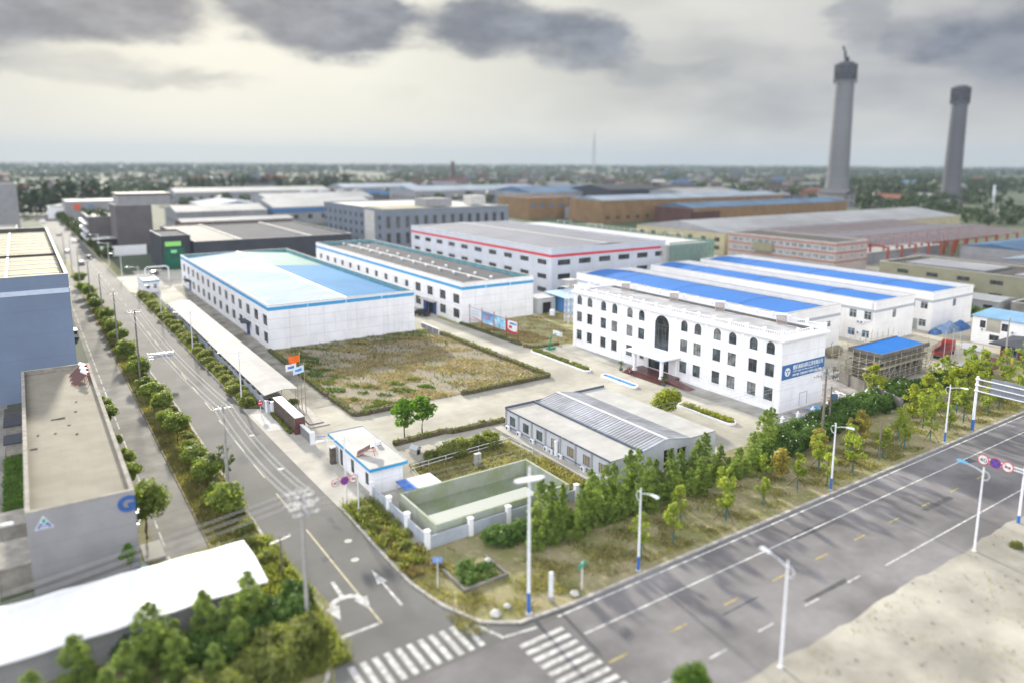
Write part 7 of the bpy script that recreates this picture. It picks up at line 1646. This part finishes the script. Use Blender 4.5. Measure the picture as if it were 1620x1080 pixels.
B0 = block('tall_grey_block', 'tall pale grey block with one small dark window', 'building', -30, 466, 28.8, 30, 27.5, m_gwall, m_gutter, side=((24.2, 25.4, 13, 1.6),))
B1 = block('low_grey_block', 'low grey block with dark bands before the tall grey block', 'building', -40, 330, 38, 22, 14.5, surf('banded_grey_wall', (.45, .46, .50), .8, .08, .3), m_tanroof)
m = MB(); m.box(0, -.2, 10.2, 36.5, -.02, 13.0); m.build('window_band', m_glassd, B1)
m = MB(); m.box(36.8, -1, 11, 38.6, 1.5, 14); m.build('balcony_corner', m_yellow, B1)
# far hedge row beside the side street
hp = [crown_bush(650+k, 3.2, 3.2, 5.6, 26, 60, .42, foliage('row_leaves_%d' % k, (.035, .060, .018), (.10, .13, .035), .35, .3)) for k in range(2)]
for i in range(26):
    y = 345+i*10.5; x = 27.3-(i*10.5)*.022; bush(hp[i % 2], 'street_tree', 'bushy street tree along the far side street, %s beyond the yard wall' % ordinal(i), x, y, .9+.25*math.sin(i*1.7), 'bushy trees up the side street', i)
# grey office block E with tall windows
E1 = block('grey_office_block', 'large grey office block with tall narrow windows', 'building', 130.6, 302.5, 66, 76, 19, m_midgrey, m_cap, rows=((2, 4, 7, 2.4), (6.0, 8.0, 7, 2.4), (10, 12, 7, 2.4), (14, 16, 7, 2.4)), side=((3.5, 8.4, 4.6, 1.9), (10.6, 15.8, 4.6, 1.9)), fw=m_frame)
m = MB(); m.box(26, 10, 19, 40, 22, 22.6); m.build('penthouse', m_gwall, E1); m = MB(); m.box(4, 6, 18.4, 28, 30, 18.9); m.build('roof_patch', m_tanroof2, E1); m = MB(); m.box(52, 12, 19, 60, 20, 23.5); m.build('lift_house', m_cap, E1)
m = MB(); m.box(-.5, 9, 2, -.03, 20, 18); m.build('white_facade_strip', m_cap, E1)
# white and blue roofed works in the left middle distance
mid = [
 ('white roofed works hall behind the taupe tower', 74, 470, 52, 42, 10, m_farwhite, m_farwhite),
 ('brown walled hall below the white roofs', 70, 430, 60, 20, 7, m_maroon, m_farwhite),
 ('white hall with a deep blue eave band', 130, 470, 70, 60, 11, m_farwhite, m_farwhite),
 ('wide white hall behind the blue eave hall', 150, 560, 84, 46, 12, m_farwhite, m_farwhite),
 ('long pale roofed hall before the dark poplars', 120, 760, 150, 50, 10, m_gwall, m_farwhite),
 ('hall with a dull blue roof beside the white works', 104, 540, 42, 60, 9, m_gwall, m_farblue),
 ('second pale hall before the dark poplars', 285, 760, 90, 50, 12, m_gwall, m_farwhite3),
 ('long pale blue roofed works before the brick chimney', 310, 640, 150, 60, 12, m_gwall, m_farwhite3),
 ('blue roofed works hall directly behind the grey office block', 390, 560, 110, 70, 12, m_farwhite, m_farblue),
 ('white works hall beside the dark warehouse', 470, 620, 90, 50, 12, m_farwhite, m_farwhite),
 ('dark slate warehouse in the middle distance', 450, 520, 70, 60, 15, m_dgrey, m_dgrey),
 ('white walled warehouse beside the dark one', 500, 470, 80, 60, 12, m_farwhite, m_farwhite),
 ('grey roofed yard building behind the dark hall', 60, 395, 46, 18, 6, m_gwall, m_greyroof),
]
for i, (l, x, y, w, d, h, wm, rm) in enumerate(mid):
    t = block('works_hall', l, 'hall', x, y, w, d, h, wm, rm, 'works halls in the middle distance', rows=((h*.3, h*.55, 9, 3),), side=((h*.3, h*.55, 9, 3),), parap=False)
    if 'deep blue' in l: m = MB(); m.box(-.4, -.4, h-3.2, w, -.02, h-.8); m.box(-.4, -.018, h-3.2, -.02, d, h-.8); m.build('blue_band', m_signblue, t)
for i in range(4):
    m = MB(); m.lathe([(7, 0), (7, 9), (6, 11.5), (3, 13), (.4, 13.4)], 16); o = m.build('storage_dome', m_farwhite, smooth=False); o.location = (222+i*17, 690, 0); tag(o, 'white domed store before the poplars, %s of four' % ordinal(i), 'silo', 'white domed stores')
# ochre works with blue roofs
O1 = block('ochre_hall', 'ochre clad hall with dark windows beside the grey office block', 'hall', 292, 424, 46, 40, 15, m_ochre, m_maroon, side=((8.5, 10.5, 8, 3.4),), gl=m_signblue)
O2 = block('ochre_hall', 'long ochre clad hall with a pale blue roof', 'hall', 316, 372, 190, 36, 15, m_ochre, m_farwhite3, parap=False, side=((2.5, 4.5, 9, 3),))
O3 = block('ochre_hall', 'second ochre clad hall with a blue roof and a maroon end', 'hall', 352, 326, 170, 34, 11.5, m_ochre, m_farblue, parap=False, side=((2.5, 4.5, 9, 3),)); m = MB(); m.box(-.3, -.3, 0, -.02, 34.2, 11); m.box(-.3, -.3, 3, 26, -.02, 9); m.build('maroon_end', m_maroon, O3)
O4 = block('pale_blue_hall', 'small pale blue roofed store beside the first ochre hall', 'hall', 322, 405, 24, 16, 8, m_farwhite, m_farwhite3, parap=False)
Lw = block('cream_hall', 'very long cream walled hall with a bright white roof', 'hall', 252, 214, 210, 56, 9.5, m_yellow, m_farwhite, parap=False, rows=((2, 3.8, 8, 3), (5.6, 7.4, 8, 3)), side=((2, 4, 9, 4),))
PK = block('pink_office', 'three storey cream pink office block with dark red bands', 'building', 245, 156, 21, 50, 11.2, m_pink, m_gutter, rows=((8.0, 9.6, 3.2, 2.2), (4.6, 6.2, 3.2, 2.2), (1.2, 2.8, 3.2, 2.2)), side=((8.0, 9.6, 7, 1.6), (4.6, 6.2, 7, 1.6)), gl=glassmat('pale_blue_window', (.10, .15, .19), (.22, .30, .34)), fw=m_wframe)
for z in (10.1, 7.1, 3.7): m = MB(); m.box(-.12, -.12, z, -.002, 50, z+.35); m.box(-.001, -.12, z, 21, -.002, z+.35); m.build('red_band', m_trim, PK)
m = MB(); m.box(-1.6, 27, 5.2, -.13, 36, 8.6); m.build('stair_bay', m_olive, PK)
# steel frame under construction
sf = thing('steel_frame', 'unfinished shed of red steel columns under rows of grey purlins', 'steel frame', (270, 150, 0))
cols_ = [(x, y) for x in np.arange(0, 121, 10) for y in (0, 13, 26)] + [(x, y) for x in (0, 120) for y in (40, 55, 70, 85)]
for i, (x, y) in enumerate(cols_[:60]): m = MB(); m.box(x-.35, y-.35, 0, x+.35, y+.35, 8.6); m.build('column', m_redsteel, sf)
m = MB()
for x in np.arange(0, 121, 10): 
    m.bar((x, 0, 8.5), (x, 22, 9.8), .35, .6); m.bar((x, 22, 9.8), (x, 44, 8.5), .35, .6); m.bar((x, 44, 8.5), (x, 66, 9.8), .35, .6); m.bar((x, 66, 9.8), (x, 88, 8.5), .35, .6)
m.build('rafter', m_redsteel, sf); m = MB()
for y in np.arange(0, 88.5, 1.7): z = 8.9+1.3*(1-abs(((y % 44)-22)/22)); m.bar((0, y, z), (120, y, z), .22, .16)
for x in np.arange(2, 121, 3.3):
    for (a, b) in ((0, 22), (22, 44), (44, 66), (66, 88)):
        za, zb = (8.95, 10.15) if a % 44 == 0 else (10.15, 8.95); m.bar((x, a, za), (x, b, zb), .12, .1)
m.build('purlin', m_greysteel, sf)
wl = thing('white_canvas_wall', 'bright white sheeted store under the steel frame', 'store', (275, 158, 0)); m = MB(); m.box(0, 4, 0, 60, 14, 4.6); m.build('wall', m_farwhite, wl); m = MB(); m.box(-.4, 3.6, 4.6, 60.4, 14.4, 4.9); m.build('roof', m_cap, wl)
O5 = block('olive_office', 'olive cream two storey block with wide dark windows behind the far blue shed', 'building', 229.5, 62, 26, 68, 8.6, m_olive, m_gutter, rows=((5.6, 6.9, 9.2, 3.6), (1.8, 3.1, 9.2, 3.6))); m = MB(); m.box(-1.2, 38, 4.0, -.02, 48, 4.6); m.build('canopy', m_cap, O5)
m = MB(); m.box(5, 38, 8.2, 22, 62, 8.7); m.build('white_roof_patch', m_farwhite, O5); m = MB(); m.box(5, 12, 8.2, 22, 30, 8.6); m.build('white_roof_patch', m_farwhite, O5)
block('white_store', 'low store with a bright white roof between the blue shed and the olive block', 'store', 212, 86, 11, 22, 3.7, m_gwall, m_farwhite, parap=False, rows=((1.2, 2.6, 5, 2.4),))
block('grey_store', 'low grey walled store beside the white roofed store', 'store', 214, 62, 11, 22, 4.0, m_concwall, m_gutter)
block('corrugated_hall', 'broad hall with a pale blue corrugated roof beyond the olive block', 'hall', 288, 84, 90, 34, 6.5, m_gwall, m_farwhite3, parap=False)
block('corrugated_hall', 'second broad hall, deeper blue roof, behind the pale corrugated one', 'hall', 318, 122, 90, 24, 7.0, m_gwall, m_farblue, parap=False)
block('long_store', 'long taupe roofed store between the olive block and the pale blue roofs', 'store', 262, 70, 20, 70, 6, m_taupe, m_taupe, parap=False)
for i, (x, y) in enumerate([(206.5, 90), (208, 94.5), (204, 86), (207, 82), (205.5, 78.4), (206, 98.5), (203, 74.8)]):
    bush(bps[i % 3], 'bush', 'leafy bush behind the cabin block, %s of its row' % ordinal(i), x, y, 1.35, 'bushes behind the cabin block', i)

# ---------------------------------------------------------------- the two unfinished chimneys, brick chimney, mast, billboard pylon
def chimney(label, x, y, H_, r0, r1, r2, mt, crane=True, cap=None):
    t = thing('concrete_chimney', label, 'chimney', (x, y, 0), group='tall unfinished chimneys'); m = MB()
    prof = [(r0, 0), (r0*.86, H_*.06), (r1, H_*.16), (r1*.93, H_*.45), (r2*1.02, H_*.80), (r2, H_*.87)]; m.lathe(prof, 40); m.build('shaft', mt, t, smooth=True)
    m = MB(); z = H_*.84; m.lathe([(r2*1.03, z), (r2*1.12, z+H_*.015), (r2*1.17, z+H_*.05), (r2*1.10, z+H_*.075), (r2*1.14, z+H_*.10), (r2*.85, z+H_*.12), (r2*.7, z+H_*.125)], 24)
    for k in range(18): a = k*.349; m.bar((r2*1.2*math.cos(a), r2*1.2*math.sin(a), z-4), (r2*1.2*math.cos(a), r2*1.2*math.sin(a), z+H_*.11), .8)
    m.build('climbing_formwork', surf('dark_formwork', (.07, .072, .08), .9, .2, .1), t)
    if crane: m = MB(); m.bar((-1, 0, H_*.96), (-4, 0, H_*1.03), 2.2); m.bar((-4, 0, H_*1.03), (-9, 0, H_*1.07), 1.6); m.bar((2, 0, H_*.96), (3, 0, H_*1.0), 2.5); m.build('hoist', m_dgrey, t)
    return t
m_stack = surf('bare_concrete_shaft', (.155, .155, .162), .9, .06, .02, joints=((2, 9.0, .5, .2),), jcol=.8)
chimney('taller unfinished concrete chimney with a hoist on top', 830, 533, 166, 17.0, 12.6, 10.4, m_stack)
chimney('shorter unfinished concrete chimney without a hoist', 905, 433, 134, 12.5, 9.8, 8.2, surf('darker_bare_concrete', (.10, .10, .11), .9, .06, .02, joints=((2, 9.0, .5, .2),), jcol=.8), False)
bc_ = thing('brick_chimney', 'slim red brick chimney rising from the town', 'chimney', (674, 1230, 0)); m = MB(); m.lathe([(4.2, 0), (3.4, 20), (2.9, 37)], 14); m.build('shaft', m_maroon, bc_); m = MB(); m.lathe([(3.1, 37), (3.5, 38), (3.3, 40), (2.2, 40)], 14); m.build('crown_ring', m_gutter, bc_)
ms = thing('lattice_mast', 'far slender lattice mast on the horizon', 'mast', (1100, 1330, 0)); m = MB()
for k in range(3): a = k*2.094; m.tube([(5*math.cos(a), 5*math.sin(a), 0), (.8*math.cos(a), .8*math.sin(a), 106)], .8, 4)
for i in range(12):
    z0, z1 = i*8.8, (i+1)*8.8; r0, r1 = 5-4.2*i/12, 5-4.2*(i+1)/12
    for k in range(3): a, b = k*2.094, (k+1)*2.094; m.tube([(r0*math.cos(a), r0*math.sin(a), z0), (r1*math.cos(b), r1*math.sin(b), z1)], .35, 3)
m.build('lattice', m_steel, ms); m = MB(); m.tube([(0, 0, 104), (0, 0, 114)], .6, 5); m.build('antenna', m_steel, ms)
byp = thing('pylon_billboard', 'far blue topped billboard on a single post', 'billboard', (735, 313, 0), R(20)); m = MB(); m.tube([(0, 0, 0), (0, 0, 13)], 1.0, 8); m.build('post', m_steel, byp); m = MB(); m.box(-9, -.7, 12, 9, .7, 21); m.build('board', m_lampw, byp); m = MB(); m.box(-9.1, -.9, 17.5, 9.1, -.72, 21.1); m.build('blue_panel', m_farblue, byp)

# ---------------------------------------------------------------- far town: each house a thing, the small ones without parts
rng = random.Random(77)
roofs = [('grey', surf('town_roof_grey', (.09, .09, .10), .9, .1, .1)), ('brown', surf('town_roof_brown', (.10, .07, .06), .9, .1, .1)), ('red', surf('town_roof_red', (.17, .07, .05), .9, .1, .1)), ('blue', surf('town_roof_blue', (.07, .15, .28), .6, .1, .1)), ('white', surf('town_roof_white', (.26, .26, .26), .8, .1, .1))]
walls = [('white', surf('town_wall_white', (.21, .21, .21), .9, .1, .1)), ('grey', surf('town_wall_grey', (.13, .13, .14), .9, .1, .1)), ('tan', surf('town_wall_tan', (.17, .14, .11), .9, .1, .1))]
HM = {}
def house_mesh(ri, wi, two):
    k = (ri, wi, two)
    if k in HM: return HM[k]
    h = 7 if two else 4; m = MB(); w, d = 13, 8.5
    m.mat(0).box(-w/2, -d/2, 0, w/2, d/2, h-.02)
    m.mat(1).add([(-w/2-.5, -d/2-.6, h), (w/2+.5, -d/2-.6, h), (w/2+.5, d/2+.6, h), (-w/2-.5, d/2+.6, h), (-w/2-.5, 0, h+2.4), (w/2+.5, 0, h+2.4)], [(0, 1, 5, 4), (2, 3, 4, 5), (0, 4, 3), (1, 2, 5), (0, 3, 2, 1)])
    m.mat(2)
    for f in range(2 if two else 1):
        for x in (-4.5, -1.5, 1.5, 4.5):
            m.quad((x-.7, -d/2-.03, 1+3.2*f), (x+.7, -d/2-.03, 1+3.2*f), (x+.7, -d/2-.03, 2.5+3.2*f), (x-.7, -d/2-.03, 2.5+3.2*f))
        for y in (-2, 2): m.quad((-w/2-.03, y+.6, 1+3.2*f), (-w/2-.03, y-.6, 1+3.2*f), (-w/2-.03, y-.6, 2.5+3.2*f), (-w/2-.03, y+.6, 2.5+3.2*f))
    HM[k] = m.mesh('house', [walls[wi][1], roofs[ri][1], m_glassd]); return HM[k]
def place_house(x, y, s, ri, wi, two, zone):
    o = bpy.data.objects.new('town_house', house_mesh(ri, wi, two)); COL.objects.link(o); o.location = (x, y, 0); o.rotation_euler = (0, 0, rng.choice((0, 0, R(90)))+R(rng.uniform(-6, 6))-R(15)); o.scale = s
    tag(o, 'blurred %s house, %s walls, %s roof, %s' % ('two storey' if two else 'low', walls[wi][0], roofs[ri][0], zone), 'house', 'houses of the far town, %s walls, %s roof, %s, %s' % (walls[wi][0], roofs[ri][0], 'tall' if two else 'low', zone))
cnt = 0
while cnt < 285:
    th = R(rng.uniform(-3, 66)); dist = 720*(3.4**rng.random()) if rng.random() < .75 else rng.uniform(900, 3000)
    x, y = dist*math.sin(th), dist*math.cos(th)
    deg = math.degrees(th)
    dens = .25 if deg < 8 else .35 if deg < 22 else .8 if deg < 34 else 1.0 if deg < 55 else .3
    if rng.random() > dens or (x < 60 and y < 800) or (y < 640 and x < 640): continue
    if math.hypot(x-830, y-533) < 45 or math.hypot(x-905, y-433) < 35: continue
    s = rng.uniform(.9, 1.7); ri = rng.choices(range(5), (5, 4, 2.2, 1, 1.6))[0]; wi = rng.choices(range(3), (5, 3, 2))[0]
    place_house(x, y, (s*rng.uniform(.9, 1.8), s, s*rng.uniform(.8, 1.1)), ri, wi, rng.random() < .5, 'in the fields before the poplars' if deg < 25 else 'around the brick chimney' if deg < 45 else 'around the tall chimneys'); cnt += 1
# poplar groups: trees one can tell apart
pp_ = []
for k in range(3):
    cr = crown_cone(800+k, 5.0, 2, 21, 70, 40, .75, f_far, 1.15); pp_.append((cr, trunk_mesh(80+k, 12, .4, [], m_bark)))
spots = []
for i in range(18): spots.append((-75+i*7.6, 640+rng.uniform(-14, 14), rng.uniform(1.0, 1.3), 'dark tree clump at the street end'))
for i in range(26): spots.append((158+i*7.4, 905+rng.uniform(-9, 9), rng.uniform(.95, 1.12), 'long dark poplar row beyond the white domes'))
for i in range(3): spots.append((122+i*11, 800, 1.0-.2*i, 'short poplar group beside the long row'))
pt = []
cnts = {}
for i, (x, y, s, z) in enumerate(spots):
    cnts[z] = cnts.get(z, -1)+1; lab = '%s tree in the %s' % (ordinal(cnts[z]), z)
    if i < 3: t = tree_proto('poplar_tree', lab, 'tree', 'far poplars', *pp_[i]); t.location = (x, y, 0); t.scale = (s, s, s); pt.append(t)
    else: dup(pt[i % 3], (x, y, 0), i, lab, s)
# distant woodland masses and scrub between the houses: nobody could count them
def woods(name, spots_, hgt_, size, mat, seed, each=14):
    rg_ = np.random.default_rng(seed); C_ = []; Rr_ = []
    for (x, y, r, n) in spots_:
        a = rg_.random(n)*6.283; q = np.sqrt(rg_.random(n))*r
        C_.append(np.stack([x+q*np.cos(a), y+q*np.sin(a), hgt_*(.35+.45*rg_.random(n))], 1)); Rr_.append(hgt_*(.35+.35*rg_.random(n)))
    me = quads_mesh(name, leaf_cloud(rg_, np.concatenate(C_), np.concatenate(Rr_), each, size), mat); return tag(link(bpy.data.objects.new(name, me)), kind='stuff')
sp_ = []
for i in range(560):
    th = R(rng.uniform(-4, 67)); dist = rng.uniform(700, 3400)
    x, y = dist*math.sin(th), dist*math.cos(th)
    if x < 40 and y < 760 or (y < 600 and x < 640): continue
    sp_.append((x, y, rng.uniform(14, 60), 12))
woods('distant_woodland', sp_, 9, 2.6, f_far, 1)
sp_ = [(1010+i*26, 640+i*9+rng.uniform(-20, 20), 40, 26) for i in range(34)]+[(900+i*30, 520+i*4+rng.uniform(-20, 20), 30, 16) for i in range(26)]
woods('distant_woodland', sp_, 14, 3.0, f_far, 2)
sp_ = []
for i in range(420):
    th = R(rng.uniform(-5, 70)); dist = rng.uniform(3000, 8500); sp_.append((dist*math.sin(th), dist*math.cos(th), 170, 9))
woods('distant_woodland', sp_, 14, 9.0, f_far, 3, 8)
woods('scrub', [(620+rng.uniform(-60, 90), 230+rng.uniform(-80, 110), 14, 8) for i in range(40)]+[(560, 300, 25, 12), (640, 330, 30, 14), (540, 240, 25, 12)], 6, 1.6, f_far, 4)
woods('scrub', [(66+i*4.5, 402+rng.uniform(-4, 6), 3, 5) for i in range(14)]+[(530+i*12, 560+rng.uniform(-10, 10), 10, 7) for i in range(9)], 5, .9, foliage('scrub_leaves', (.05, .07, .02), (.14, .15, .04), .3, .2), 5, 30)

# ---------------------------------------------------------------- air
hz_ = bpy.data.materials.new('pale_air'); hz_.use_nodes = True; t = hz_.node_tree; t.nodes.clear()
o_ = t.nodes.new('ShaderNodeOutputMaterial'); v = t.nodes.new('ShaderNodeVolumePrincipled'); v.inputs['Color'].default_value = (.36, .44, .53, 1); v.inputs['Density'].default_value = .00012; v.inputs['Anisotropy'].default_value = .1
t.links.new(v.outputs[0], o_.inputs['Volume'])
m = MB(); m.box(-6400, -450, -1, 9300, 9300, 195); tag(m.build('haze', hz_), kind='stuff')
